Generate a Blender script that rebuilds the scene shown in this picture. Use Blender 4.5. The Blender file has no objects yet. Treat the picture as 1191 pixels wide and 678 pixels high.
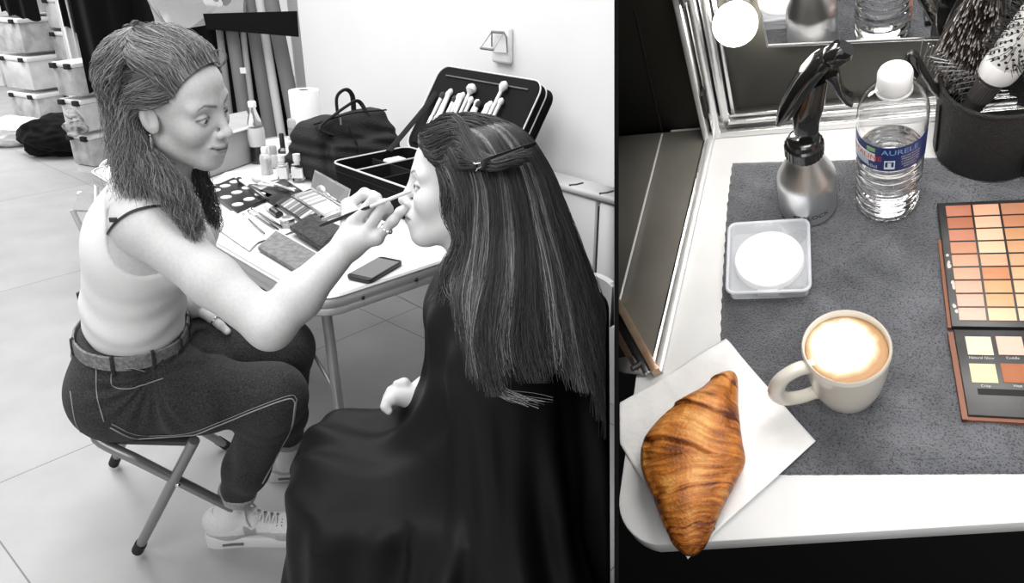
import bpy, bmesh, math, random
import numpy as np
from mathutils import Vector, Matrix
random.seed(7); np.random.seed(7)
COL = bpy.context.scene.collection
PI = math.pi
FPX, CX, CY, CAMZ, PITCH = 900.0, 595.5, 339.0, 1.45, math.radians(24)
SP, CP = math.sin(PITCH), math.cos(PITCH)
EX = np.array([1., 0, 0]); EU = np.array([0, SP, CP]); EF = np.array([0, CP, -SP]); CAM = np.array([0, 0, CAMZ])
def A(*v): return np.array(v, float)
def raydir(px, py): return EF + (px - CX) / FPX * EX - (py - CY) / FPX * EU
def P(px, py, t): return CAM + t * raydir(px, py)
def Pz(px, py, z):
    d = raydir(px, py); return CAM + (z - CAMZ) / d[2] * d
def cam2world(x, y, z): return x * EX + y * EU - z * EF
def unit(v): v = np.asarray(v, float); return v / np.linalg.norm(v)

# ------------------------------------------------------------------ materials
def nt(name):
    m = bpy.data.materials.new(name); m.use_nodes = True
    n = m.node_tree; b = n.nodes['Principled BSDF']; return m, n, b
def rgba(c):
    if isinstance(c, (int, float)): c = (c, c, c)
    return (c[0], c[1], c[2], 1)
def mat(name, c, rough=.5, metal=0, c2=None, scale=20, bump=0, bscale=None, detail=4, coat=0, trans=0, ior=1.45, alpha=1, sheen=0, emit=None, estr=0, stretch=None, lo=.35, hi=.65, spec=.5, aniso=0):
    m, n, b = nt(name)
    b.inputs['Base Color'].default_value = rgba(c)
    b.inputs['Roughness'].default_value = rough; b.inputs['Metallic'].default_value = metal
    b.inputs['Coat Weight'].default_value = coat; b.inputs['Transmission Weight'].default_value = trans
    b.inputs['IOR'].default_value = ior; b.inputs['Alpha'].default_value = alpha
    b.inputs['Specular IOR Level'].default_value = spec
    if aniso: b.inputs['Anisotropic'].default_value = aniso
    if sheen: b.inputs['Sheen Weight'].default_value = sheen
    if emit is not None:
        b.inputs['Emission Color'].default_value = rgba(emit); b.inputs['Emission Strength'].default_value = estr
    if c2 is not None or bump:
        tc = n.nodes.new('ShaderNodeTexCoord'); mp = n.nodes.new('ShaderNodeMapping')
        n.links.new(tc.outputs['Object'], mp.inputs[0])
        if stretch: mp.inputs['Scale'].default_value = stretch
    if c2 is not None:
        no = n.nodes.new('ShaderNodeTexNoise'); no.inputs['Scale'].default_value = scale; no.inputs['Detail'].default_value = detail
        n.links.new(mp.outputs[0], no.inputs['Vector'])
        r = n.nodes.new('ShaderNodeValToRGB'); r.color_ramp.elements[0].position = lo; r.color_ramp.elements[1].position = hi
        r.color_ramp.elements[0].color = rgba(c); r.color_ramp.elements[1].color = rgba(c2)
        n.links.new(no.outputs['Fac'], r.inputs[0]); n.links.new(r.outputs[0], b.inputs['Base Color'])
    if bump:
        n2 = n.nodes.new('ShaderNodeTexNoise'); n2.inputs['Scale'].default_value = bscale or scale; n2.inputs['Detail'].default_value = detail
        n.links.new(mp.outputs[0], n2.inputs['Vector'])
        bp = n.nodes.new('ShaderNodeBump'); bp.inputs['Strength'].default_value = min(1, bump); bp.inputs['Distance'].default_value = .01 if bump <= 1 else .01 * bump
        n.links.new(n2.outputs['Fac'], bp.inputs['Height']); n.links.new(bp.outputs[0], b.inputs['Normal'])
    return m
def attr_mat(name, rough=.5, bump=0, bscale=300, spec=.5, sss=0, noise=0, nscale=200, coat=0, att='Col', aniso=0):
    m, n, b = nt(name)
    a = n.nodes.new('ShaderNodeAttribute'); a.attribute_name = att
    src = a.outputs['Color']
    tc = n.nodes.new('ShaderNodeTexCoord')
    if noise:
        no = n.nodes.new('ShaderNodeTexNoise'); no.inputs['Scale'].default_value = nscale; no.inputs['Detail'].default_value = 5
        n.links.new(tc.outputs['Object'], no.inputs['Vector'])
        mr = n.nodes.new('ShaderNodeMapRange'); mr.inputs[1].default_value = .3; mr.inputs[2].default_value = .7
        mr.inputs[3].default_value = 1 - noise; mr.inputs[4].default_value = 1 + noise * .4
        n.links.new(no.outputs['Fac'], mr.inputs[0])
        mx = n.nodes.new('ShaderNodeMix'); mx.data_type = 'RGBA'; mx.blend_type = 'MULTIPLY'; mx.inputs[0].default_value = 1
        n.links.new(src, mx.inputs[6]); n.links.new(mr.outputs[0], mx.inputs[7]); src = mx.outputs[2]
    n.links.new(src, b.inputs['Base Color'])
    b.inputs['Roughness'].default_value = rough; b.inputs['Specular IOR Level'].default_value = spec
    b.inputs['Coat Weight'].default_value = coat
    if aniso: b.inputs['Anisotropic'].default_value = aniso
    if sss:
        b.inputs['Subsurface Weight'].default_value = sss; b.inputs['Subsurface Radius'].default_value = (.01, .008, .006); b.inputs['Subsurface Scale'].default_value = .5
    if bump:
        n2 = n.nodes.new('ShaderNodeTexNoise'); n2.inputs['Scale'].default_value = bscale; n2.inputs['Detail'].default_value = 4
        n.links.new(tc.outputs['Object'], n2.inputs['Vector'])
        bp = n.nodes.new('ShaderNodeBump'); bp.inputs['Strength'].default_value = bump; bp.inputs['Distance'].default_value = .003
        n.links.new(n2.outputs['Fac'], bp.inputs['Height']); n.links.new(bp.outputs[0], b.inputs['Normal'])
    return m

# ------------------------------------------------------------------ objects
MW = {}
def tagit(o, label=None, cat=None, group=None, kind=None):
    if label: o['label'] = label
    if cat: o['category'] = cat
    if group: o['group'] = group
    if kind: o['kind'] = kind
    return o
def thing(name, label, cat, M=None, group=None, kind=None):
    o = bpy.data.objects.new(name, None); COL.objects.link(o); o.empty_display_size = .05
    if M is None: M = Matrix.Identity(4)
    elif not isinstance(M, Matrix): M = Matrix.Translation(Vector([float(q) for q in M]))
    o.matrix_world = M; MW[o.name] = M.copy()
    return tagit(o, label, cat, group, kind)
def mesh_np(name, V, Fc, smooth=True, col=None, ngons=None):
    me = bpy.data.meshes.new(name)
    V = np.asarray(V, np.float32)
    if isinstance(Fc, np.ndarray) and Fc.ndim == 2:
        k = Fc.shape[1]; nf = len(Fc)
        me.vertices.add(len(V)); me.vertices.foreach_set('co', V.ravel())
        me.loops.add(nf * k); me.loops.foreach_set('vertex_index', Fc.astype(np.int32).ravel())
        me.polygons.add(nf); me.polygons.foreach_set('loop_start', np.arange(0, nf * k, k, dtype=np.int32))
        me.update(calc_edges=True)
    else:
        me.from_pydata([tuple(map(float, v)) for v in V], [], [tuple(int(i) for i in f) for f in Fc])
    if smooth: me.polygons.foreach_set('use_smooth', np.ones(len(me.polygons), bool))
    if col is not None:
        a = me.attributes.new('Col', 'FLOAT_COLOR', 'POINT')
        c = np.ones((len(V), 4), np.float32); col = np.asarray(col, np.float32)
        c[:, :3] = col if col.ndim == 2 else col[:, None]
        a.data.foreach_set('color', c.ravel())
    me.update()
    return me
class G:                                       # geometry collector -> one mesh
    def __init__(s): s.v = []; s.f = []; s.n = 0
    def add(s, V, Fc):
        s.v.extend([tuple(map(float, v)) for v in V]); s.f.extend([tuple(i + s.n for i in f) for f in Fc]); s.n += len(V); return s
    def bm(s, bm):
        bm.verts.index_update(); return s.add([v.co for v in bm.verts], [[v.index for v in f.verts] for f in bm.faces])
    def box(s, c, size, R=None, bev=0, seg=2):
        bm = bmesh.new(); bmesh.ops.create_cube(bm, size=1)
        for v in bm.verts: v.co = Vector((v.co.x * size[0], v.co.y * size[1], v.co.z * size[2]))
        if bev: bmesh.ops.bevel(bm, geom=bm.edges[:], offset=bev, segments=seg, profile=.5, affect='EDGES')
        T = Matrix.Translation(Vector([float(q) for q in c]))
        if R is not None: T = T @ R.to_4x4()
        bmesh.ops.transform(bm, matrix=T, verts=bm.verts)
        s.bm(bm); bm.free(); return s
    def prism(s, poly, z0, z1, M=None, bev=0):
        bm = bmesh.new(); vs = [bm.verts.new((float(p[0]), float(p[1]), z0)) for p in poly]
        f = bm.faces.new(vs); r = bmesh.ops.extrude_face_region(bm, geom=[f])
        for v in r['geom']:
            if isinstance(v, bmesh.types.BMVert): v.co.z = z1
        bmesh.ops.recalc_face_normals(bm, faces=bm.faces)
        if bev: bmesh.ops.bevel(bm, geom=[e for e in bm.edges if abs(e.verts[0].co.z - e.verts[1].co.z) < 1e-9], offset=bev, segments=2, profile=.5, affect='EDGES')
        if M is not None: bmesh.ops.transform(bm, matrix=M, verts=bm.verts)
        s.bm(bm); bm.free(); return s
    def lathe(s, prof, seg=32, M=None, cap=True):
        V = []; Fc = []
        for r, z in prof:
            for k in range(seg):
                a = 2 * PI * k / seg; V.append(Vector((r * math.cos(a), r * math.sin(a), z)))
        n = len(prof)
        for i in range(n - 1):
            for k in range(seg):
                k2 = (k + 1) % seg; Fc.append((i * seg + k, i * seg + k2, (i + 1) * seg + k2, (i + 1) * seg + k))
        if cap:
            Fc.append(tuple(range(seg - 1, -1, -1))); Fc.append(tuple((n - 1) * seg + k for k in range(seg)))
        if M is not None: V = [M @ v for v in V]
        return s.add(V, Fc)
    def tube(s, pts, r, seg=8, flat=None, closed=False):
        pts = [np.asarray(p, float) for p in pts]; n = len(pts)
        if not hasattr(r, '__len__'): r = [r] * n
        V = []; Fc = []; up = None
        for i in range(n):
            a = pts[i - 1] if (i or closed) else pts[i]; b = pts[(i + 1) % n] if (i < n - 1 or closed) else pts[i]
            t = unit(b - a)
            if up is None: up = A(0, 0, 1) if abs(t[2]) < .9 else A(1, 0, 0)
            sd = unit(np.cross(t, up)); up = np.cross(sd, t)
            for k in range(seg):
                an = 2 * PI * k / seg
                V.append(pts[i] + r[i] * (math.cos(an) * sd + (flat or 1) * math.sin(an) * up))
        m = n if closed else n - 1
        for i in range(m):
            j = (i + 1) % n
            for k in range(seg):
                k2 = (k + 1) % seg; Fc.append((i * seg + k, i * seg + k2, j * seg + k2, j * seg + k))
        if not closed:
            Fc.append(tuple(range(seg - 1, -1, -1))); Fc.append(tuple((n - 1) * seg + k for k in range(seg)))
        return s.add(V, Fc)
    def ball(s, c, r, su=20, sv=12, R=None):
        if not hasattr(r, '__len__'): r = (r, r, r)
        prof = []
        bm = bmesh.new(); bmesh.ops.create_uvsphere(bm, u_segments=su, v_segments=sv, radius=1)
        T = Matrix.Translation(Vector([float(q) for q in c]))
        if R is not None: T = T @ R.to_4x4()
        bmesh.ops.transform(bm, matrix=T @ Matrix.Diagonal((r[0], r[1], r[2], 1)), verts=bm.verts)
        s.bm(bm); bm.free(); return s
def rect_path(w, h, r, n=5):
    pts = []
    for cx, cy, a0 in ((w/2-r, h/2-r, 0), (-w/2+r, h/2-r, 90), (-w/2+r, -h/2+r, 180), (w/2-r, -h/2+r, 270)):
        for i in range(n + 1):
            a = math.radians(a0 + 90 * i / n); pts.append((cx + r*math.cos(a), cy + r*math.sin(a)))
    return pts
def autosmooth(me, ang=40):
    try:
        me.polygons.foreach_set('use_smooth', np.ones(len(me.polygons), bool))
        bm = bmesh.new(); bm.from_mesh(me)
        th = math.radians(ang)
        for e in bm.edges:
            if len(e.link_faces) == 2 and e.calc_face_angle(0) > th: e.smooth = False
        bm.to_mesh(me); bm.free()
    except Exception as ex: print('autosmooth', ex)
def ob(name, g, m, parent=None, world=False, smooth=True, label=None, cat=None, group=None, kind=None, M=None):
    me = g if isinstance(g, bpy.types.Mesh) else mesh_np(name, g.v, g.f, smooth=False)
    if not isinstance(g, bpy.types.Mesh):
        bm = bmesh.new(); bm.from_mesh(me); bmesh.ops.recalc_face_normals(bm, faces=bm.faces); bm.to_mesh(me); bm.free()
        if smooth: autosmooth(me)
    o = bpy.data.objects.new(name, me); COL.objects.link(o)
    if m is not None: me.materials.append(m)
    if M is not None: o.matrix_world = M; MW[o.name] = M.copy()
    if parent is not None:
        o.parent = parent
        if world:
            o.matrix_parent_inverse = MW.get(parent.name, Matrix.Identity(4)).inverted()
            MW[o.name] = Matrix.Identity(4)
        else: MW[o.name] = MW.get(parent.name, Matrix.Identity(4)) @ (M or Matrix.Identity(4))
    return tagit(o, label, cat, group, kind)
def struct(name, g, m, parent=None, smooth=False, world=False, M=None):
    o = ob(name, g, m, parent, smooth=smooth, world=world, M=M)
    if parent is None: o['kind'] = 'structure'
    return o
def dup(root, M, label=None, group=None):
    r = root.copy(); COL.objects.link(r); r.matrix_world = M; MW[r.name] = M.copy()
    if label: r['label'] = label
    if group: r['group'] = group
    def rec(src, dst):
        for ch in [c for c in bpy.data.objects if c.parent == src]:
            c = ch.copy(); COL.objects.link(c); c.parent = dst; rec(ch, c)
    rec(root, r)
    return r
def MT(x, y, z, rz=0, rx=0, ry=0):
    return Matrix.Translation((float(x), float(y), float(z))) @ Matrix.Rotation(rz, 4, 'Z') @ Matrix.Rotation(ry, 4, 'Y') @ Matrix.Rotation(rx, 4, 'X')
def frameM(o, x, y, z):
    M = Matrix.Identity(4)
    for i in range(3): M[i][0] = float(x[i]); M[i][1] = float(y[i]); M[i][2] = float(z[i]); M[i][3] = float(o[i])
    return M
def text_geo(txt, size, M=None, fn=None, ext=0, align='CENTER', subdiv=0):
    cu = bpy.data.curves.new('t', 'FONT'); cu.body = txt; cu.size = size; cu.align_x = align; cu.align_y = 'CENTER'; cu.extrude = ext; cu.resolution_u = 3
    to = bpy.data.objects.new('t', cu); COL.objects.link(to)
    dg = bpy.context.evaluated_depsgraph_get(); me = bpy.data.meshes.new_from_object(to.evaluated_get(dg))
    bm = bmesh.new(); bm.from_mesh(me)
    V = [v.co.copy() for v in bm.verts]; Fc = [[v.index for v in f.verts] for f in bm.faces]; bm.free()
    bpy.data.objects.remove(to); bpy.data.curves.remove(cu); bpy.data.meshes.remove(me)
    if M is not None: V = [M @ v for v in V]
    if fn: V = [fn(v) for v in V]
    g = G(); g.add(V, Fc); return g
def spline(pts, n):
    pts = np.asarray(pts, float); m = len(pts)
    ex = np.vstack([2*pts[0]-pts[1], pts, 2*pts[-1]-pts[-2]])
    out = []
    for q in np.linspace(0, m - 1 - 1e-9, n):
        i = int(q); u = q - i; a, b, c, d = ex[i], ex[i+1], ex[i+2], ex[i+3]
        out.append(.5*((2*b)+(-a+c)*u+(2*a-5*b+4*c-d)*u*u+(-a+3*b-3*c+d)*u**3))
    return np.array(out)

# ------------------------------------------------------------------ signed distance sculpting
def smin(a, b, k):
    if k <= 0: return np.minimum(a, b)
    h = np.maximum(k - np.abs(a - b), 0) / k; return np.minimum(a, b) - h * h * k * .25
def smax(a, b, k): return -smin(-a, -b, k)
def s_rc(p, a, b, r1, r2=None):
    r2 = r1 if r2 is None else r2
    a = np.asarray(a, float); ba = np.asarray(b, float) - a; pa = p - a
    h = np.clip(pa @ ba / max(ba @ ba, 1e-12), 0, 1)
    return np.linalg.norm(pa - h[:, None] * ba, axis=1) - (r1 + (r2 - r1) * h)
def s_ell(p, c, r, R=None):
    q = p - np.asarray(c, float)
    if R is not None: q = q @ R
    r = np.asarray(r, float)
    k0 = np.linalg.norm(q / r, axis=1); k1 = np.linalg.norm(q / (r * r), axis=1) + 1e-9
    return k0 * (k0 - 1) / k1
def s_sph(p, c, r): return np.linalg.norm(p - np.asarray(c, float), axis=1) - r
def sub(d, e, k): return smax(d, -e, k)
class Field:
    """list of (op, fn, centre, radius, k); each primitive only touches points near it"""
    def __init__(s): s.L = []
    def add(s, fn, c, R, k=.02, op='+'): s.L.append((op, fn, np.asarray(c, float), R, k)); return s
    def rc(s, a, b, r1, r2=None, k=.02, op='+'):
        a = np.asarray(a, float); b = np.asarray(b, float); r2 = r1 if r2 is None else r2
        return s.add(lambda p: s_rc(p, a, b, r1, r2), (a + b) / 2, np.linalg.norm(b - a) / 2 + max(r1, r2), k, op)
    def chain(s, pts, rs, k=.01):
        for i in range(len(pts) - 1): s.rc(pts[i], pts[i+1], rs[i], rs[i+1], k)
        return s
    def ell(s, c, r, R=None, k=.02, op='+'): return s.add(lambda p: s_ell(p, c, r, R), c, max(r), k, op)
    def __call__(s, p):
        d = np.full(len(p), 1.0)
        for op, fn, c, R, k in s.L:
            m = np.linalg.norm(p - c, axis=1) < R + k + .06
            if not m.any(): continue
            e = fn(p[m])
            if op == '+': d[m] = smin(d[m], e, k)
            elif op == '-': d[m] = sub(d[m], e, k)
            elif op == '&': d[m] = smax(d[m], e, k)
        return d
    def bounds(s):
        lo = np.min([c - R for op, f, c, R, k in s.L if op == '+'], axis=0); hi = np.max([c + R for op, f, c, R, k in s.L if op == '+'], axis=0)
        return lo - .02, hi + .02
def extract(fn, lo, hi, h, refine=2):
    lo = np.asarray(lo, float); hi = np.asarray(hi, float); c = 4 * h
    n = np.ceil((hi - lo) / c).astype(int) + 1
    I = np.stack(np.meshgrid(*[np.arange(q) for q in n], indexing='ij'), -1).reshape(-1, 3)
    d = np.concatenate([fn(lo + (I[i:i+400000] + .5) * c) for i in range(0, len(I), 400000)])
    act = I[np.abs(d) < c * 1.7]
    N = (n * 4 + 2).astype(np.int64)
    key = lambda q: (q[..., 0] * N[1] + q[..., 1]) * N[2] + q[..., 2]
    o5 = np.stack(np.meshgrid(*[np.arange(5)] * 3, indexing='ij'), -1).reshape(-1, 3)
    o4 = np.stack(np.meshgrid(*[np.arange(4)] * 3, indexing='ij'), -1).reshape(-1, 3)
    ck = np.unique(key((act[:, None] * 4 + o5[None]).astype(np.int64)).ravel())
    ii = np.stack([ck // (N[1] * N[2]), (ck // N[2]) % N[1], ck % N[2]], -1)
    vals = np.concatenate([fn(lo + ii[i:i+400000] * h) for i in range(0, len(ii), 400000)])
    cells = (act[:, None] * 4 + o4[None]).reshape(-1, 3).astype(np.int64)
    co = np.array([[a, b, e] for a in (0, 1) for b in (0, 1) for e in (0, 1)])
    cv = np.stack([vals[np.searchsorted(ck, key(cells + o))] for o in co], 1)
    mix = (cv.min(1) < 0) & (cv.max(1) >= 0)
    cells = cells[mix]; cv = cv[mix]
    k = key(cells); od = np.argsort(k); cells = cells[od]; cv = cv[od]; k = k[od]
    acc = np.zeros((len(cells), 3)); cnt = np.zeros(len(cells))
    for a in range(8):
        for b in range(a + 1, 8):
            if np.abs(co[a] - co[b]).sum() != 1: continue
            m = (cv[:, a] < 0) != (cv[:, b] < 0)
            t = cv[m, a] / (cv[m, a] - cv[m, b])
            acc[m] += co[a] + t[:, None] * (co[b] - co[a]); cnt[m] += 1
    V = lo + (cells + acc / cnt[:, None]) * h
    F4 = []
    for ax in range(3):
        e = np.zeros(3, int); e[ax] = 1; ia = 0; ib = int(np.where((co == e).all(1))[0][0])
        m = (cv[:, ia] < 0) != (cv[:, ib] < 0)
        base = cells[m]; neg = cv[m, ia] < 0
        o1 = np.zeros(3, int); o1[(ax + 1) % 3] = 1; o2 = np.zeros(3, int); o2[(ax + 2) % 3] = 1
        q = [key(base), key(base - o1), key(base - o1 - o2), key(base - o2)]
        idx = [np.clip(np.searchsorted(k, x), 0, len(k) - 1) for x in q]
        ok = np.all([k[i] == x for i, x in zip(idx, q)], axis=0)
        f = np.stack(idx, 1)[ok]; ng = neg[ok]
        f[~ng] = f[~ng][:, ::-1]; F4.append(f)
    F4 = np.concatenate(F4)
    for _ in range(refine):
        d0 = fn(V); e = h * .25
        g = np.stack([fn(V + np.eye(3)[i] * e) - d0 for i in range(3)], 1) / e
        gn = (g ** 2).sum(1) + 1e-6
        V = V - np.clip(d0 / gn, -h, h)[:, None] * g * .9
    return V, F4
def strands(paths, r0, r1=None, rnd=None, cols=None, ns=3):
    """paths S x M x 3 -> one mesh of thin tubes"""
    S, M, _ = paths.shape
    T = np.gradient(paths, axis=1); T /= np.linalg.norm(T, axis=2, keepdims=True) + 1e-9
    up = A(.3, -.8, .5); sd = np.cross(T, up); sd /= np.linalg.norm(sd, axis=2, keepdims=True) + 1e-9
    u2 = np.cross(sd, T)
    rr = np.linspace(1, (r1 if r1 is not None else .3 * r0) / r0, M) * r0
    rr = rr[None, :, None]
    ring = [paths + rr * (math.cos(2*PI*k/ns) * sd + math.sin(2*PI*k/ns) * u2) for k in range(ns)]
    V = np.stack(ring, 2).reshape(-1, 3)
    s = np.arange(S)[:, None, None]; i = np.arange(M - 1)[None, :, None]; k = np.arange(ns)[None, None, :]
    b = (s * M + i) * ns; k2 = (k + 1) % ns
    Fq = np.stack([b + k, b + k2, b + ns + k2, b + ns + k], -1).reshape(-1, 4)
    col = None
    if cols is not None: col = np.repeat(np.asarray(cols, np.float32), M * ns)
    return V, Fq, col
# ------------------------------------------------------------------ heads (local frame: +x face, +y her left, +z up, metres)
def head_sdf(q, lid=.0042, smile=0.0):
    p = q.copy(); p[:, 1] = np.abs(p[:, 1])
    d = s_ell(p, (-.014, 0, .034), (.088, .074, .078))
    d = smin(d, s_ell(p, (.034, 0, .044), (.054, .060, .052)), .03)
    d = smin(d, s_ell(p, (.030, 0, -.022), (.057, .055, .080)), .03)
    d = smin(d, s_rc(p, (.060, .014, -.086), (.004, .047, -.056), .019, .015), .028)
    d = smin(d, s_sph(p, (.071, 0, -.090), .0185), .022)
    d = smin(d, s_ell(p, (.058, .036, -.022), (.024, .024, .026)), .022)
    d = smin(d, s_rc(p, (.080, .012, .025), (.070, .045, .024), .010, .009), .016)
    d = smin(d, s_ell(p, (.080, 0, -.058), (.020, .027, .023)), .016)
    d = sub(d, s_ell(p, (.097, .032, .003), (.020, .018, .013)), .014)
    d = smin(d, s_rc(p, (.085, 0, .018), (.1045, 0, -.023), .0066, .0076), .014)
    d = smin(d, s_sph(p, (.1072, 0, -.0275), .0086), .008)
    d = smin(d, s_sph(p, (.0975, .0112, -.0315), .0062), .008)
    d = smin(d, s_rc(p, (.0985, .002, -.0545), (.0845, .0220 + smile, -.0575 + smile), .0042, .0013), .006)
    d = smin(d, s_rc(p, (.0965, 0, -.0642), (.0840, .0205 + smile, -.0595 + smile), .0058, .0013), .006)
    d = sub(d, s_rc(p, (.1040, 0, -.0597), (.0960, .0125, -.0597), .0012, .0011), .003)
    d = sub(d, s_rc(p, (.0960, .0125, -.0597), (.0885, .0215 + smile, -.0585 + smile), .0011, .0004), .003)
    d = smin(d, s_sph(p, (.0735, .0315, .0020), .0136), .004)
    d = sub(d, s_ell(p, (.0875, .0320, .0012), (.010, .0125, lid)), .0014)
    d = sub(d, s_sph(p, (.1045, .0065, -.0385), .0030), .002)
    ea = math.radians(-14); R = np.array([[math.cos(ea), 0, math.sin(ea)], [0, 1, 0], [-math.sin(ea), 0, math.cos(ea)]])
    R2 = np.array([[math.cos(.35), math.sin(.35), 0], [-math.sin(.35), math.cos(.35), 0], [0, 0, 1.]])
    d = smin(d, s_ell(p, (.002, .077, -.002), (.0155, .0055, .0285), R2 @ R), .005)
    d = sub(d, s_ell(p, (.008, .083, .001), (.0080, .0080, .0170), R), .004)
    return d
def head_col(q, base, lips, brow, smile=0.0):
    x, y, z = q[:, 0], np.abs(q[:, 1]), q[:, 2]
    c = np.full(len(q), base, float)
    lz = -.0595; lc = -.0597 + (smile + .001) * np.clip((y - .0125) / .010, 0, 1.2); ml = np.clip(1.1 - np.abs((z - lc) / (.0088 * np.sqrt(np.clip(1 - (y / (.0245 + smile)) ** 2, .02, 1)))) ** 3, 0, 1) * (y < .0245 + smile) * (x > .078)
    c = c * (1 - ml) + lips * ml
    zb = .0245 + .006 * np.clip((y - .012) / .022, 0, 1) - .012 * np.clip((y - .036) / .02, 0, 1) ** 1.2
    th = .0032 * np.clip((.052 - y) / .025, .35, 1)
    mb = np.clip(1.3 - np.abs(z - zb) / th, 0, 1) * np.clip((y - .009) / .004, 0, 1) * np.clip((.051 - y) / .004, 0, 1) * (x > .045)
    c = c * (1 - mb * .85) + brow * mb * .85
    e = ((y - .032) / .0150) ** 2 + ((z - .0012) / .0066) ** 2
    me = np.clip(1 - np.abs(np.sqrt(e) - .92) / .24, 0, 1) * (x > .06) * np.where(z > .0012, 1, .45)
    c = c * (1 - me) + .03 * me
    mn = (np.linalg.norm(np.stack([x - .1045, y - .0065, z + .037], 1), axis=1) < .0036)
    c[mn] = .08
    mg = np.clip(1.2 - np.abs(z - lc) / .0012, 0, 1) * (y < .026 + smile) * (x > .075); c = c * (1 - mg * .75)
    return c
def add_head(F, M3, o, lid=.0042, smile=0.0, k=.02):
    F.add(lambda p: head_sdf((p - o) @ M3, lid, smile), o, .16, k)
def eyeball(M3, o, side, gaze, parent):
    c = A(.0735, side * .0315, .002)
    bm = bmesh.new(); bmesh.ops.create_uvsphere(bm, u_segments=48, v_segments=32, radius=.0128)
    V = np.array([v.co[:] for v in bm.verts]); Fc = [[v.index for v in f.verts] for f in bm.faces]; bm.free()
    g = unit(gaze); a = V @ g / .0128
    col = np.where(a > .97, .008, np.where(a > .885, .05, np.where(a > .865, .02, .70)))
    V = V + (np.clip((a - .88) / .12, 0, 1) * .0006)[:, None] * g
    me = mesh_np('eye', (V + c) @ M3.T + o, Fc, True, col)
    return ob('eye', me, M_eye, parent, world=True)
M_eye = attr_mat('eye_surface', .08, coat=1)
def skin_field_mesh(name, F, h, colfn, m, parent, clip=None):
    lo, hi = F.bounds(); V, Fc = extract(F, lo, hi, h)
    return ob(name, mesh_np(name, V, Fc, True, colfn(V)), m, parent, world=True)

def finger(F, pts, r0, r1, k=.006):
    n = len(pts); rs = np.linspace(r0, r1, n)
    F.chain([np.asarray(q) for q in pts], rs, k)
PARTN = unit(np.cross(EF + (715.5 - CX) / FPX * EX, EU)); 
if PARTN[0] > 0: PARTN = -PARTN           # points to the left room
def part_dist(p): return (np.asarray(p) - CAM) @ PARTN   # >0 on the left side of the partition
M_strap = mat('black_elastic', .012, .6, bump=.2, bscale=500)
M_silver = mat('silver', .75, .2, 1)
def brush(name, label, a, b, r, tipl, mh, mf, mt, tipr=None, group=None, cat='makeup brush', fer=.22):
    a, b = A(*a), A(*b); t = thing(name, label, cat, (a + b) / 2, group=group)
    L = np.linalg.norm(b - a); d = (b - a) / L
    g = G(); g.tube([a, a + d * L * .03, a + d * L * .35, a + d * L * (1 - fer) - d * tipl], [r * .45, r * .8, r * 1.1, r * .75], 10); ob('handle', g, mh, t, world=True)
    g = G(); g.tube([a + d * L * (1 - fer) - d * tipl, b - d * tipl * 1.02], [r * .82, r * .9], 10); ob('ferrule', g, mf, t, world=True)
    tr = tipr or r * 1.3
    g = G(); g.tube([b - d * tipl * 1.1, b - d * tipl * .6, b - d * tipl * .25, b], [r * .85, tr, tr * .85, tr * .25], 10); ob('bristles', g, mt, t, world=True)
    return t
M_blackgl = mat('black_lacquer', .012, .18, coat=.5); M_ferr = mat('silver_ferrule', .8, .25, .9); M_hairw = mat('white_bristles', .8, .9, bump=.3, bscale=800)
M_hairk = mat('dark_bristles', .05, .9, bump=.3, bscale=800); M_whitegl = mat('white_lacquer', .85, .3)
M_dark = mat('dark_hole', .02, .8)
from mathutils.bvhtree import BVHTree
from mathutils import noise as mn
M_cloth = mat('black_fabric', .006, .9, sheen=.05, bump=.2, bscale=40, spec=.1)
# ================================================================== MAKEUP ARTIST
M_skinA = attr_mat('fair_skin', .5, bump=.12, bscale=260, sss=.08, noise=.07, nscale=160, spec=.35)
def hair_mat(name, rough=.38):
    m, n, b = nt(name); a = n.nodes.new('ShaderNodeAttribute'); a.attribute_name = 'Col'
    n.links.new(a.outputs['Color'], b.inputs['Base Color']); b.inputs['Roughness'].default_value = rough
    b.inputs['Specular IOR Level'].default_value = .5
    return m
M_hair = hair_mat('hair_strands')
artist = thing('person', 'person in white tank top and jeans on a folding stool, painting the other face', 'person', Pz(215, 600, 0))
hf = unit(cam2world(.949, -.282, .137)); hl = cam2world(.268, .50, -.824); hl = unit(hl - hf * (hl @ hf)); hu = np.cross(hf, hl)
AM3 = np.stack([hf, hl, hu], 1)
HA = CAM + cam2world(-.622, .345, -1.429)
def AH(x, y, z): return HA + AM3 @ A(x, y, z)
f_, l_ = unit(A(.95, .28, 0)), unit(A(-.28, .95, 0))
pelv = A(-.905, 1.57, .545); waist = A(-.835, 1.55, .725); chest = A(-.775, 1.525, .885); neckb = A(-.695, 1.50, 1.035)
shR = P(170, 262, 1.44); shL = A(-.79, 1.69, .98)
elR = P(314, 380, 1.40); wrR = P(406, 284, 1.46)
def frame(u):
    u = unit(u); l = unit(l_ - u * (l_ @ u)); return np.stack([np.cross(l, u), l, u], 1)
Rw = frame(A(.10, .0, 1)); Rc = frame(neckb - waist)
def torso_prims(T, o=0.0):
    T.ell(pelv, A(.098, .150, .100) + o, Rw, .05)
    T.ell(waist, A(.100, .130, .125) + o, Rw, .06)
    T.ell(chest, A(.108, .138, .135) + o, Rc, .06)
    T.rc(neckb - A(.02, .0, .055) + .085 * -l_, neckb - A(.02, 0, .055) + .085 * l_, .062 + o, .062 + o, .06)
    for s, w in ((-1, .060), (1, .058)):
        T.ell(chest + .085 * f_ + s * .068 * l_ + A(0, 0, .0), A(.058, .060, .060) + o, None, .035)
torso = Field(); torso_prims(torso)
body = Field(); torso_prims(body)
body.rc(neckb - A(.015, 0, .03), AH(-.012, 0, -.055), .056, .050, .035)
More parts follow.
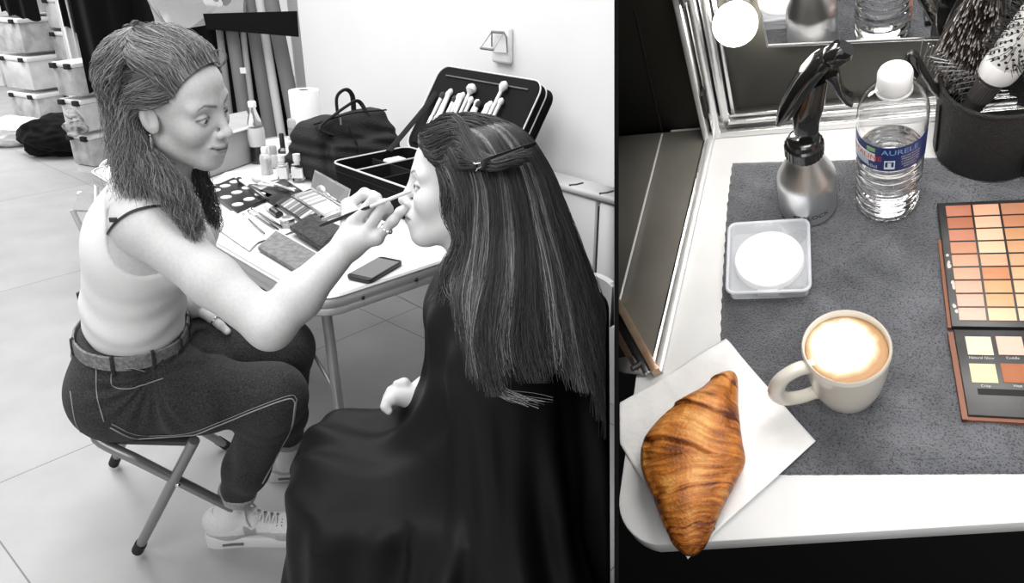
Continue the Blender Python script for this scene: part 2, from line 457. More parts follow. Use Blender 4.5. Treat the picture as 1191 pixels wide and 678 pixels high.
body.rc(neckb - A(.02, 0, .01), shR, .05, .052, .05); body.rc(neckb - A(.02, 0, .01), shL, .05, .052, .05)
body.rc(shR, shR * .45 + elR * .55, .055, .047, .03); body.rc(shR * .45 + elR * .55, elR, .047, .040, .02)
m1 = elR * .65 + wrR * .35
body.rc(elR, m1, .040, .041, .02); body.rc(m1, wrR, .040, .026, .02)
elL = A(-.87, 1.80, .76); wrL = P(224, 356, 1.86)
body.rc(shL, elL, .052, .038, .03); body.rc(elL, wrL, .037, .026, .02)
# right hand
mcp = [P(405, 239, 1.50), P(411, 259, 1.455), P(426, 270, 1.445), P(438, 277, 1.445)]
for q, r in zip(mcp, (.0115, .0125, .012, .0115)): body.rc(wrR, q, .022, r, .016)
body.rc(mcp[0], mcp[3], .011, .010, .014)
finger(body, [mcp[0], P(424, 225, 1.495), P(434, 228, 1.485), P(443, 237, 1.475)], .0112, .0085)
finger(body, [mcp[1], P(437, 231, 1.435), P(440, 236, 1.45), P(438, 243, 1.475)], .0118, .0088)
finger(body, [mcp[2], P(447.5, 238, 1.425), P(451, 243, 1.44), P(448, 252, 1.465)], .0112, .0085)
finger(body, [mcp[3], P(457, 257, 1.425), P(465, 247, 1.425), P(473, 239.5, 1.425)], .0104, .0074)
finger(body, [P(404, 268, 1.49), P(420, 256, 1.50), P(432, 246, 1.50), P(442, 239, 1.49)], .0150, .0095)
# left hand resting on thigh
kn = [P(236, 361, 1.87), P(240, 358, 1.89), P(243, 356, 1.91), P(247, 355, 1.93)]
for q in kn: body.rc(wrL, q, .02, .012, .014)
for i, q in enumerate(kn):
    e = P(284 + i * 4, 381 - i * 5, 1.875 + .02 * i); finger(body, [q, q * .55 + e * .45 + A(0, 0, .008), q * .25 + e * .75 + A(0, 0, .004), e], .0100, .0070)
finger(body, [P(232, 362, 1.855), P(246, 370, 1.845), P(256, 378, 1.84), P(264, 385, 1.84)], .0125, .0085)
# legs
hipR, hipL = pelv - .088 * l_ + A(0, 0, -.005), pelv + .088 * l_ + A(0, 0, -.005)
knR, knL = P(322, 458, 1.765), P(333, 402, 1.93)
anR, anL = P(269, 590, 2.03), A(-.665, 1.90, .09)
toeR = Pz(330, 643, .03)
for hp, kn_, an in ((hipR, knR, anR), (hipL, knL, anL)):
    body.rc(hp, kn_, .07, .05, .04); body.rc(kn_, kn_ * .6 + an * .4, .048, .046, .03); body.rc(kn_ * .6 + an * .4, an, .042, .030, .02)
body.rc(anR, anR + A(-.035, -.005, -.055), .028, .026, .02); body.rc(anR + A(-.03, 0, -.05), anR + A(.13, .03, -.065), .027, .020, .02)
add_head(body, AM3, HA, lid=.0035, smile=.004)
def colA(V):
    q = (V - HA) @ AM3
    c = np.full(len(V), .64)
    m = (np.abs(q) < .14).all(1); c[m] = head_col(q[m], .64, .32, .08, .004)
    nails = [(P(264.5, 385.5, 1.832), .0065)]
    for p0, r in nails: c[np.linalg.norm(V - p0, axis=1) < r] = .85
    return c
skin_field_mesh('body', body, .0022, colA, M_skinA, artist)
gz = A(.9, -.08, -.22)
eyeball(AM3, HA, -1, A(.9, .12, -.30), artist); eyeball(AM3, HA, 1, A(.9, .12, -.30), artist)

# tank top
M_tank = mat('white_ribbed_cotton', .86, .9, bump=.25, bscale=420, sheen=.2)
tank = Field(); torso_prims(tank, .0065)
tank.rc(neckb - A(.03, 0, .02) - .075 * l_, neckb - A(.03, 0, .02) + .075 * l_, .066, .066, .03)
def tank_f(p):
    d = tank(p)
    q = (p - pelv) @ Rw
    d += .0022 * np.sin(q[:, 2] * 95 + 5 * q[:, 0] + 3 * np.sin(q[:, 1] * 20)) * np.clip((.30 - q[:, 2]) / .12, 0, 1) * np.clip((q[:, 2]) / .05, 0, 1)
    for sh, s in ((shR, -1), (shL, 1)):
        a = sh + A(.0, .0, -.02) - s * l_ * .0; b = a + s * l_ * .3
        d = sub(d, s_rc(p, a + A(-.01, 0, -.02) - s * l_ * .012, b + A(0, 0, -.03), .086, .11), .006)
    d = sub(d, s_rc(p, neckb + A(.035, 0, .03), neckb + A(.02, 0, .15), .085, .10), .006)
    d = sub(d, s_sph(p, neckb + f_ * .10 + A(0, 0, -.03), .075), .01)
    d = smax(d, -((p - (pelv + Rw @ A(0, 0, .106))) @ Rw[:, 2]), .004)
    return d
lo, hi = tank.bounds(); V, Fc = extract(tank_f, lo, hi, .0032)
ob('tank_top', mesh_np('tank_top', V, Fc), M_tank, artist, world=True)

# jeans
M_jeans = mat('dark_grey_denim', .008, .85, c2=.058, scale=260, detail=6, bump=.35, bscale=600, lo=.3, hi=.75, sheen=.06)
jn = Field()
jn.ell(pelv + A(-.0, 0, -.01), A(.108, .168, .112), Rw, .05)
jn.ell(A(-.855, 1.556, .655), A(.110, .140, .09), Rw, .05)
for hp, kn_, an in ((hipR, knR, anR), (hipL, knL, anL)):
    md = hp * .5 + kn_ * .5
    jn.rc(hp, md, .098, .084, .06); jn.rc(md, kn_ + A(-.005, 0, -.004), .084, .066, .04)
    ce = kn_ * .38 + an * .62
    jn.rc(kn_ + A(-.005, 0, -.004), ce, .066, .052, .045); jn.rc(ce, kn_ * .16 + an * .84, .052, .044, .03)
def jeans_f(p):
    d = jn(p)
    for hp, kn_, an in ((hipR, knR, anR), (hipL, knL, anL)):
        hem = kn_ * .12 + an * .88; ax = unit(an - kn_)
        m = (np.linalg.norm(p - hem, axis=1) < .12)
        d[m] = smax(d[m], (p[m] - hem) @ ax, .003)
        q = p - kn_; r = np.linalg.norm(q, axis=1)
        t = q @ unit(hp - kn_)
        d += .0030 * np.sin(r * 170 + 3 * np.sin(q[:, 1] * 30)) * np.exp(-(r / .10) ** 2) * (q @ unit(A(.3, 0, -1)) > -.05)
        h = p - (hp + A(.11, -.04, .075)); rh = np.linalg.norm(h, axis=1); an2 = np.arctan2(h[:, 2], h[:, 0])
        d += .0032 * np.sin(an2 * 17 + rh * 20) * np.exp(-((rh - .09) / .05) ** 2)
        d += .0016 * np.sin(t * 75 + 9 * q[:, 2] + 2 * np.sin(q[:, 1] * 40)) * np.clip(t / .1, 0, 1) * np.clip((.38 - t) / .1, 0, 1)
    q = (p - pelv) @ Rw
    return smax(d, q[:, 2] - .128 - 3 * np.clip(q[:, 0] - .17, 0, 1), .004)
lo, hi = jn.bounds(); V, Fc = extract(jeans_f, lo, hi, .0036)
jeans = ob('jeans', mesh_np('jeans', V, Fc), M_jeans, artist, world=True)
from mathutils.bvhtree import BVHTree
def bvh_of(V, Fc): return BVHTree.FromPolygons([tuple(v) for v in V.tolist()], [tuple(f) for f in Fc.tolist()])
bvh_j = bvh_of(V, Fc)
def onsurf(bvh, px, py, off=.001):
    d = Vector(unit(raydir(px, py))); h = bvh.ray_cast(Vector(CAM), d)
    if h[0] is None: return None
    return np.array(h[0]) + off * np.array(h[1] if h[1].dot(d) < 0 else -h[1])
def surfline(bvh, pix, n, off=.001):
    s = spline(pix, n); out = [onsurf(bvh, x, y, off) for x, y in s]; return [q for q in out if q is not None]
M_stitch = mat('pale_seam_thread', .33, .8); M_cuff = mat('faded_denim_cuff', .28, .9, c2=.5, scale=220, bump=.3, bscale=500)
g = G()
for pix in ([(128, 497), (160, 510), (215, 508), (255, 494), (300, 476), (335, 464), (343, 468)], [(343, 468), (338, 500), (322, 530), (305, 562)]):
    L = surfline(bvh_j, pix, 60, .0012); L and g.tube(L, .0016, 5)
    L = surfline(bvh_j, [(x + 2, y - 4) for x, y in pix], 60, .001); L and g.tube(L, .0008, 5)
ob('seam', g, M_stitch, jeans, world=True)
g = G()
for pix in ([(112, 424), (113, 460), (121, 490)], [(130, 430), (150, 428), (168, 432)], [(130, 430), (131, 448), (150, 452), (190, 440)], [(82, 455), (88, 490), (98, 508)]):
    L = surfline(bvh_j, pix, 30, .001); L and g.tube(L, .0011, 5)
ob('pocket_stitching', g, M_stitch, jeans, world=True)
# rolled hems
for hp, kn_, an in ((hipR, knR, anR), (hipL, knL, anL)):
    ax = unit(an - kn_); c0 = kn_ * .16 + an * .84
    M = frameM(c0, *[unit(v) for v in (lambda z: (np.cross(A(0, 1, 0), z), np.cross(z, np.cross(A(0, 1, 0), z)), z))(ax)])
    ob('rolled_hem', G().lathe([(.043, -.012), (.0475, -.010), (.0485, 0), (.0480, .012), (.0440, .014), (.040, .008), (.040, -.010)], 32, M, cap=False), M_cuff, jeans, world=True)
# belt with loops
M_belt = mat('woven_grey_belt', .15, .8, c2=.28, scale=120, bump=.4, bscale=200)
bp = []
cb = pelv + Rw @ A(.03, -.01, .116)
for k in range(64):
    a = 2 * PI * k / 64; d = Rw @ A(math.cos(a), math.sin(a), 0)
    t = .05
    pts = cb + np.linspace(.05, .24, 120)[:, None] * d; dv = jn(pts); i = np.argmax(dv > 0); bp.append(cb + np.linspace(.05, .24, 120)[i] * d + d * .001)
g = G(); V = []; Fc = []
for i, q in enumerate(bp):
    n = unit(q - cb); z = Rw[:, 2]
    for a, b in ((.0, -.017), (.0045, -.015), (.0045, .015), (.0, .017)): V.append(q + n * a + z * b)
for i in range(64):
    j = (i + 1) % 64
    for k in range(4): Fc.append((i*4+k, j*4+k, j*4+(k+1) % 4, i*4+(k+1) % 4))
g.add(V, Fc); belt = ob('belt', g, M_belt, artist, world=True)
for k in (2, 14, 26, 38, 47, 52, 57, 62):
    q = bp[k]; n = unit(q - cb); z = Rw[:, 2]
    ob('belt_loop', G().tube([q + n * .002 - z * .024, q + n * .0075 - z * .02, q + n * .008, q + n * .0075 + z * .018, q + n * .002 + z * .021], .004, 6, flat=.5), M_jeans, jeans, world=True)
# sock and shoe
M_sock = mat('white_sock', .85, .95, bump=.4, bscale=300); M_shoe = mat('white_leather_sneaker', .80, .55, bump=.1, bscale=60)
M_shoeg = mat('grey_suede_patch', .42, .85, c2=.55, scale=90, bump=.3, bscale=200); M_sole = mat('white_rubber_sole', .78, .5)
M_lace = mat('grey_laces', .62, .8)
def sneaker(an, toe_dir, parent):
    """local frame: x to toe, y to left, z up, origin heel-centre on the floor"""
    x = unit(A(toe_dir[0], toe_dir[1], 0)); y = A(-x[1], x[0], 0); z = A(0, 0, 1)
    o = A(an[0], an[1], 0) - x * .062
    M = frameM(o, x, y, z); MI = M.inverted()
    R3 = np.stack([x, y, z], 1)
    loc = lambda p: (p - o) @ R3
    def upper(p):
        q = loc(p); q[:, 1] *= 1 + .0 * q[:, 0]
        d = s_ell(q, (.045, 0, .045), (.058, .037, .055))
        d = smin(d, s_ell(q, (.03, 0, .075), (.042, .033, .03)), .03)
        d = smin(d, s_rc(q, (.09, 0, .062), (.20, -.004, .030), .036, .024), .03)
        d = smin(d, s_ell(q, (.205, -.004, .026), (.062, .043, .034)), .03)
        d = sub(d, s_rc(q, (.048, 0, .085), (.040, 0, .16), .030, .036), .006)
        return smax(d, .022 - q[:, 2], .004)
    lo = o - .12; hi = o + .12 + x * .28; lo = np.minimum(o - .1, o + x * .3 - .1); hi = np.maximum(o + .1, o + x * .3 + .1) + A(0, 0, .05)
    V, Fc = extract(upper, lo, hi, .0025)
    q = loc(V); col = np.full(len(V), .80)
    band = (q[:, 2] < .046 - .0 * q[:, 0]) & (q[:, 2] > .02); col[band] = .52
    side = (np.abs(q[:, 1]) > .012) & (q[:, 0] > .095) & (q[:, 0] < .125) & (q[:, 2] < .078); col[side] = .42
    ton = (np.abs(q[:, 1]) < .017) & (q[:, 0] > .075) & (q[:, 0] < .17); col[ton] = .50
    toe = (q[:, 0] > .175) & (q[:, 2] < .040); col[toe] = .45
    sh = thing('sneaker', None, None, M); sh.parent = parent; sh.matrix_parent_inverse = MW[parent.name].inverted()
    return M, V, Fc, col, o, R3
def build_sneaker(an, td, parent):
    M, V, Fc, col, o, R3 = sneaker(an, td, parent)
    bpy.data.objects.remove(bpy.data.objects[[k.name for k in bpy.data.objects if k.name.startswith('sneaker')][-1]])
    sn = ob('sneaker', mesh_np('sneaker', V, Fc, True, col), attr_mat('sneaker_upper', .6, bump=.25, bscale=150, noise=.1), parent, world=True)
    pts = [(-.008, -.026), (.02, -.036), (.08, -.034), (.15, -.042), (.21, -.048), (.25, -.040), (.275, -.018), (.278, .008), (.262, .032), (.22, .042), (.15, .036), (.08, .032), (.02, .034), (-.008, .024), (-.016, 0)]
    pl = spline([A(*q) for q in pts + [pts[0]]], 60)[:-1]
    bm = bmesh.new(); r = []
    for z, s in ((0, .94), (.006, .99), (.020, 1.0), (.028, .97), (.031, .93)):
        r.append([bm.verts.new(tuple(o + R3 @ A(.13 + (q[0] - .13) * (.97 + .03 * s), q[1] * s, z + (.008 * max(0, (q[0] - .2) / .08) if z < .01 else 0) + (.010 * max(0, (.06 - q[0]) / .07) if z > .015 else 0)))) for q in pl])
    for i in range(4):
        for k in range(len(pl)): bm.faces.new((r[i][k], r[i][(k+1) % len(pl)], r[i+1][(k+1) % len(pl)], r[i+1][k]))
    bm.faces.new(r[0][::-1]); bm.faces.new(r[-1]); g = G().bm(bm); bm.free()
    ob('sole', g, M_sole, sn, world=True)
    W_ = lambda x, y, z: o + R3 @ A(x, y, z)
    g = G(); g.tube([W_(.035, -.0362, .014), W_(.06, -.0358, .0145), W_(.088, -.0365, .014)], .0035, 6); ob('sole_window', g, mat('dark_sole_window', .12, .3), sn, world=True)
    bv = bvh_of(V, Fc)
    def top(x, y, off):
        h = bv.ray_cast(Vector(W_(x, y, .2)), Vector((0, 0, -1))); return np.array(h[0]) + A(0, 0, off) if h[0] is not None else W_(x, y, .06)
    g = G()
    for i in range(6):
        x = .085 + i * .016
        g.tube([top(x, -.024, .001), top(x + .004, -.010, .005), top(x + .008, .004, .006), top(x + .012, .024, .001)], .0030, 6, flat=.5)
        g.tube([top(x, .024, .001), top(x + .004, .010, .005), top(x + .008, -.004, .006), top(x + .012, -.024, .001)], .0030, 6, flat=.5)
    a = top(.082, 0, .008)
    for s in (-1, 1):
        g.tube(spline([a, a + R3 @ A(.0, s * .018, .012), a + R3 @ A(-.012, s * .034, -.002), a + R3 @ A(.004, s * .020, -.004), a], 16), .0028, 6)
        g.tube(spline([a, a + R3 @ A(.016, s * .022, .006), a + R3 @ A(.022, s * .036, -.020), a + R3 @ A(.030, s * .040, -.040)], 14), .0028, 6)
    ob('laces', g, M_lace, sn, world=True)
    g = G()
    for i in range(3):
        for j in range(2):
            q = top(.178 + j * .012, -.012 - i * .008, .0003); g.ball(q, .0016, 8, 6)
    ob('perforations', g, M_dark, sn, world=True)
    return sn
build_sneaker(anR, (1, .10), artist); build_sneaker(anL, (1, .05), artist)
for an, kn_ in ((anR, knR), (anL, knL)):
    sk = Field(); t0 = an * .93 + kn_ * .07
    sk.rc(t0 + A(0, 0, .01), an + A(-.008, 0, -.03), .038, .037, .02); sk.rc(an + A(-.01, 0, -.03), an + A(.05, 0, -.045), .036, .030, .03)
    ax = unit(kn_ - an)
    fn = lambda p: smax(sk(p), (p - (t0 + ax * .012)) @ ax, .003)
    lo, hi = sk.bounds(); V, Fc = extract(fn, lo, hi, .003); ob('sock', mesh_np('sock', V, Fc), M_sock, artist, world=True)

# bra strap, necklace, earring, ring
V = None
bodymesh = [o for o in bpy.data.objects if o.parent == artist and o.name.startswith('body')][0].data
def bvh_mesh(me):
    V = np.empty(len(me.vertices) * 3); me.vertices.foreach_get('co', V); V = V.reshape(-1, 3)
    return BVHTree.FromPolygons([tuple(v) for v in V.tolist()], [tuple(p.vertices) for p in me.polygons])
bvh_a = bvh_mesh(bodymesh)
L = surfline(bvh_a, [(120, 284), (124, 274), (134, 260), (150, 248), (168, 242), (186, 240), (206, 244)], 34, .0015)
g = G(); len(L) > 2 and g.tube(L, .0050, 6, flat=.35); sp_ = ob('bra_strap', g, M_strap, artist, world=True)
q = onsurf(bvh_a, 134, 256, .004)
if q is not None: ob('strap_slider', G().box(q, (.014, .004, .009), None, .001), mat('black_plastic_slider', .05, .3), sp_, world=True)
er = AH(.005, -.082, -.032)
g = G(); R_ = .019
g.tube([er + A(0, 0, -.022) + .0 * hf + (math.cos(a) * unit(A(.35, -.9, 0)) * .010 + math.sin(a) * A(0, 0, 1) * .024) for a in np.linspace(PI * .5, PI * 2.35, 30)], .0013, 8)
ob('hoop_earring', g, M_silver, artist, world=True)
def ringat(name, p, ax, r, w, m, gem=None):
    ax = unit(ax); z = A(0, 0, 1) if abs(ax[2]) < .9 else A(1, 0, 0); s = unit(np.cross(ax, z)); t = np.cross(s, ax)
    g = G(); g.tube([p + r * (math.cos(a) * s + math.sin(a) * t) for a in np.linspace(0, 2 * PI, 28, endpoint=False)], w, 6, closed=True)
    if gem is not None: g.ball(p + unit(gem) * r * 1.15, w * 2.2, 10, 8)
    return ob(name, g, m, artist, world=True)
ringat('thumb_ring', P(250.5, 373.5, 1.8425), P(256, 378, 1.84) - P(246, 370, 1.845), .0118, .0024, M_silver)
ringat('finger_ring', P(450, 266, 1.434), P(457, 257, 1.425) - mcp[3], .0112, .0018, M_silver, gem=EF * -1 + A(.3, 0, -.6))

# ---- hair
def skullpt(x, y, z, off):
    """push a local direction out to the scalp"""
    d = unit(A(x + .01, y, z - .03)); t = np.linspace(.03, .2, 60)[:, None]; pts = A(-.01, 0, .03) + t * d
    v = head_sdf(pts); i = int(np.argmax(v > 0)); return A(-.01, 0, .03) + (t[i, 0] + off) * d
capf = Field()
def cap_sdf(p):
    q = (p - HA) @ AM3
    d = s_ell(q, (-.018, 0, .040), (.097, .080, .083)); d = smin(d, s_ell(q, (-.055, 0, .005), (.06, .066, .075)), .03)
    # keep the face, ears and forehead free
    face = (q[:, 0] - .052 + .35 * (.075 - q[:, 2]) * 0) 
    pl1 = (q[:, 0] * .80 - (q[:, 2] - .085) * .60) - .035
    pl2 = q[:, 0] - (-.005) - .9 * np.clip(q[:, 2] - .03, 0, 1)
    d = smax(d, np.where(q[:, 2] > .03, pl1, pl2), .006)
    return d
V, Fc = extract(cap_sdf, HA - .16, HA + .16, .004)
hcol = np.full(len(V), .10)
hair = ob('hair', mesh_np('hair', V, Fc, True, hcol), M_hair, artist, world=True)
rng = np.random.RandomState(3)
def lock(cps, n, rad, wav=.006, freq=7, M=26, tone=(.10, .35), rads=None, phase=None):
    c = spline(cps, M); S = n
    rr = np.ones(M) * rad if rads is None else np.interp(np.linspace(0, 1, M), np.linspace(0, 1, len(rads)), rads)
    a = rng.rand(S) * 2 * PI; u = np.sqrt(rng.rand(S))
    T = np.gradient(c, axis=0); T /= np.linalg.norm(T, axis=1, keepdims=True)
    up = A(.2, -.9, .3); sd = np.cross(T, up); sd /= np.linalg.norm(sd, axis=1, keepdims=True); u2 = np.cross(sd, T)
    s = np.linspace(0, 1, M)
    ph = rng.rand(S) * 1.6 + (phase or rng.rand() * 6); fq = freq * (1 + .25 * rng.randn(S))
    w1 = wav * np.sin(s[None] * fq[:, None] * PI + ph[:, None]) * np.clip(s * 3, 0, 1)[None]
    w2 = wav * np.cos(s[None] * fq[:, None] * PI * .9 + ph[:, None] * 1.3) * np.clip(s * 3, 0, 1)[None]
    ox = (np.cos(a) * u)[:, None] * rr[None] + w1; oy = (np.sin(a) * u)[:, None] * rr[None] + w2
    pth = c[None] + ox[..., None] * sd[None] + oy[..., None] * u2[None]
    ln = .70 + .30 * rng.rand(S) ** .6
    if wav > .004:
        ix = (ln[:, None] * np.linspace(0, 1, M)[None] * (M - 1)).clip(0, M - 1.001); j0 = ix.astype(int); uu = (ix - j0)[..., None]; ar = np.arange(S)[:, None]
        pth = pth[ar, j0] * (1 - uu) + pth[ar, j0 + 1] * uu
    tone_ = tone[0] * .6 + (tone[1] * 1.15 - tone[0] * .6) * rng.rand(S) ** 1.7 * (.65 + .5 * rng.rand())
    return pth, tone_
HP = []; HT = []
def addlock(*a, **k):
    p, t = lock(*a, **k)
    HP.append(p); HT.append(t)
def sp(x, y, z, off=.008): return HA + AM3 @ skullpt(x, y, z, off)
tie = AH(-.075, -.005, .098)
tie = P(158, 44, 1.47)
# swept back from the hairline to the tie
for i in range(34):
    v = i / 33; ang = -1.45 + 2.9 * v                      # hairline from right temple over the forehead to left temple
    y = .07 * math.sin(ang); zz = .035 + .062 * math.cos(ang) ** .8 if math.cos(ang) > 0 else .035
    x = .045 + .032 * math.cos(ang)
    a0 = sp(x, y, zz, .002); a1 = sp(x * .5, y * 1.05, zz + .03, .014); a2 = sp(-.03, y * .8, .09, .018)
    addlock([a0, a1, a2, tie], 42, .007, .0035, 5, tone=(.16, .62), rads=[.006, .011, .011, .006])
# over the near temple and ear, falling down the back of the neck
for i in range(16):
    v = i / 15
    a0 = sp(.045 - .03 * v, -.07, .05 + .03 * v, .004); a1 = sp(.0 - .03 * v, -.075, .035, .012)
    a2 = P(160 - 8 * v + rng.randn() * 2, 116 + 14 * v, 1.395 + .02 * v); a3 = P(150 - 8 * v + rng.randn() * 3, 170 + 10 * v, 1.41 + .03 * v)
    addlock([a0, a1, a2, a3, P(162 + rng.randn() * 8 - 14 * v, 225, 1.42)], 46, .012, .006, 7, tone=(.12, .55), rads=[.005, .011, .014, .016, .018])
# tail from the tie and the back hair falling, outer contour at left
for i in range(30):
    v = i / 29
    st = P(160 + 18 * v, 50 + 16 * v, 1.43 - .06 * v)
    addlock([st, P(150 + 26 * v, 85 + 8 * v, 1.375 - .025 * v), P(144 + 22 * v + rng.randn() * 4, 130, 1.370 - .01 * v), P(143 + 20 * v + rng.randn() * 5, 180, 1.395 - .01 * v), P(138 + 34 * v + rng.randn() * 8, 226 + 10 * v + rng.randn() * 10, 1.405)], 52, .013, .007, 8, tone=(.12, .58), rads=[.007, .013, .015, .016, .013])
for i in range(26):
    v = i / 25; v2 = (i * 7 % 26) / 25
    a0 = sp(-.02 - .05 * v, -.068 + .03 * v2, .075 - .05 * v2, .006)
    addlock([a0, sp(-.075, -.055 + .02 * v, .045 - .05 * v2, .014), P(147 + 18 * v + rng.randn() * 3, 118 + 8 * v2, 1.44 - .03 * v), P(143 + 26 * v, 165, 1.43 - .02 * v), P(139 + 38 * v + rng.randn() * 7, 218 + 14 * v + rng.randn() * 10, 1.40 - .01 * v)], 46, .011, .008, 9, tone=(.12, .58), rads=[.006, .013, .015, .016, .013])
for i in range(12):
    v = i / 11
    a0 = sp(.040 - .03 * v, -.072, .040 + .02 * v, .004)
    addlock([a0, sp(.008, -.078, .024 + .01 * v, .013), AH(-.052 - .012 * v, -.080, .004 - .012 * v), P(153 + 9 * v, 172, 1.39), P(166 + 20 * v, 210, 1.375)], 34, .006, .005, 8, tone=(.12, .55), rads=[.004, .006, .006, .010, .012])
# front fall over the near shoulder and chest
for i in range(18):
    v = i / 17
    addlock([P(154 + 9 * v, 156, 1.41), P(168 + 17 * v, 188, 1.385), P(186 + 26 * v + rng.randn() * 3, 220, 1.375), P(204 + 24 * v + rng.randn() * 3, 252, 1.385), P(224 + 14 * v + rng.randn() * 3, 284 - 26 * abs(v - .5), 1.40)], 42, .012, .007, 8, tone=(.10, .46), rads=[.014, .014, .013, .010, .004])
# far side, hanging in front of the chest beyond the neck
for i in range(8):
    v = i / 7
    addlock([P(226 + 10 * v, 196, 1.52), P(232 + 12 * v, 222, 1.53), P(238 + 14 * v, 245, 1.55), P(246 + 12 * v, 262 + 10 * v, 1.56)], 34, .010, .005, 6, tone=(.03, .16), rads=[.012, .012, .009, .004])
for i in range(16):
    v = i / 15
    addlock([P(157 + 5 * v, 50, 1.42), P(136 + 14 * v, 70 + 4 * v, 1.40 - .03 * v), P(131 + 14 * v + rng.randn() * 2, 105, 1.395 - .025 * v), P(136 + 12 * v + rng.randn() * 3, 150, 1.41), P(142 + 14 * v + rng.randn() * 5, 205, 1.41)], 40, .010, .007, 8, tone=(.12, .58), rads=[.006, .010, .012, .013, .010])
def capdir(az, el, off=.010):
    az, el = math.radians(az), math.radians(el)
    return AH(-.018 + (.097 + off) * math.cos(el) * math.cos(az), (.080 + off) * math.cos(el) * math.sin(az), .040 + (.083 + off) * math.sin(el))
for i in range(34):
    v = i / 33; az = 188 + 62 * v; wob = rng.randn() * 3
    e0 = capdir(az, -22, .016)
    addlock([capdir(185 + 25 * v, 62, .010), capdir(az + wob, 42, .012), capdir(az + wob, 20, .014), capdir(az, 0, .015), e0, e0 + A(rng.randn() * .006, 0, -.06), e0 + A(rng.randn() * .012, 0, -.12)], 44, .009, .006, 8, tone=(.12, .58), rads=[.006, .010, .010, .011, .012, .014, .014])
# left wisps down the back
for i in range(9):
    v = i / 8
    addlock([P(148, 150, 1.46), P(143 + 4 * v, 190, 1.45), P(136 + 8 * v, 214, 1.44), P(128 + 14 * v, 232 + 6 * v, 1.44)], 20, .009, .006, 7, tone=(.07, .3), rads=[.012, .011, .009, .004])
addlock([P(246, 62, 1.33), P(254, 58, 1.32), P(261, 62, 1.32), P(262, 71, 1.32), P(256, 77, 1.325), P(250, 74, 1.33)], 12, .002, .001, 4, tone=(.2, .5))
# flyaways
for i in range(110):
    x, y = 150 + rng.rand() * 90, 45 + rng.rand() * 120
    x = 140 + rng.rand() * 20 if i % 2 else x
    y = y if i % 2 else 36 + .18 * abs(x - 195) + rng.rand() * 10
    addlock([P(x, y, 1.42), P(x - 8 - 8 * rng.rand(), y - 3 + 10 * rng.rand(), 1.42), P(x - 14 * rng.rand() - 4, y + 16 * rng.rand() + 8, 1.42)], 2, .004, .006, 5, tone=(.2, .5))
HP_ = np.concatenate(HP); HT_ = np.concatenate(HT) * .82
_q = (HP_ - HA) @ AM3
_w = .026 * np.exp(-((_q[..., 0] - .006) / .020) ** 2 - ((_q[..., 2] + .006) / .034) ** 2) * (_q[..., 1] < -.045)
HP_ = HP_ - _w[..., None] * AM3[:, 0]
V, Fc, col = strands(HP_, .0005, .0003, cols=HT_)
ob('hair_strands', mesh_np('hair_strands', V, Fc, True, col), M_hair, hair, world=True, kind='stuff')
g = G(); 
for k in range(3):
    g.tube([tie + .024 * (math.cos(a) * A(.25, .3, .9) + math.sin(a) * unit(A(-.4, -.8, .3))) * (1 + .12 * math.sin(7 * a + k)) + A(.006 * k, .002 * k, -.003 * k) for a in np.linspace(0, 2 * PI, 40, endpoint=False)], .0075, 8, closed=True)
ob('scrunchie', g, M_strap, hair, world=True)
# ================================================================== SEATED MODEL IN A CAPE
M_skinM = attr_mat('pale_skin', .48, bump=.05, bscale=260, sss=.08, noise=.03, nscale=60, spec=.35)
M_hairM = hair_mat('long_dark_hair', .30)
model = thing('person', 'person with long dark hair under a black cape, facing left with face being made up', 'person', A(.0, 1.3, 0))
mf = unit(cam2world(-.996, .056, .063)); ml = cam2world(.048, -.241, .969); ml = unit(ml - mf * (ml @ mf)); mu = np.cross(mf, ml)
MM3 = np.stack([mf, ml, mu], 1); HM = CAM + cam2world(-.092, .189, -1.426)
def MH(x, y, z): return HM + MM3 @ A(x, y, z)
mneck = A(-.045, 1.335, .885); mshN, mshF = A(-.020, 1.195, .815), A(-.000, 1.49, .815)
mpel = A(.03, 1.36, .53); mkN, mkF = A(-.34, 1.24, .445), A(-.35, 1.36, .445)
mb = Field()
mb.rc(mneck - A(0, 0, .03), MH(-.010, 0, -.055), .056, .050, .03)
mb.rc(mshN, mshF, .055, .055, .04); mb.ell(A(-.035, 1.345, .74), (.10, .14, .15), None, .06); mb.ell(A(.0, 1.355, .62), (.10, .13, .13), None, .06); mb.ell(mpel, (.12, .16, .10), None, .05)
for s, kn_ in ((-.09, mkN), (.09, mkF)):
    mb.rc(mpel + A(-.02, s, -.03), kn_, .068, .048, .04); mb.rc(kn_, A(-.35, kn_[1], .1), .052, .034, .02); mb.rc(A(-.35, kn_[1], .07), A(-.40, kn_[1], .035), .030, .024, .02)
hwr = P(481, 462, 1.60); mb.rc(mshF, A(-.02, 1.56, .66), .045, .038, .03); mb.rc(A(-.02, 1.56, .66), hwr, .036, .026, .03)
mb.rc(mshN, A(.02, 1.23, .60), .042, .036, .03); mb.rc(A(.02, 1.23, .60), A(-.14, 1.30, .50), .034, .024, .03)
hk = [P(462 - i * 2, 452 + i * 4, 1.60 - .014 * i) for i in range(4)]
for i, q in enumerate(hk):
    mb.rc(hwr, q, .019, .012, .012)
    finger(mb, [q, P(455 - i * 1.5, 455 + i * 4, 1.595 - .014 * i), P(451 - i, 462 + i * 3.6, 1.59 - .014 * i), P(452, 469 + i * 3, 1.59 - .014 * i)], .0102, .0078)
finger(mb, [hwr + A(-.01, 0, .015), P(470, 446, 1.59), P(462, 447, 1.585)], .013, .009)
add_head(mb, MM3, HM, lid=.0040)
def colM(V):
    q = (V - HM) @ MM3; c = np.full(len(V), .74); m = (np.abs(q) < .14).all(1)
    c[m] = head_col(q[m], .74, .42, .10); return c
skin_field_mesh('body', mb, .0024, colM, M_skinM, model)
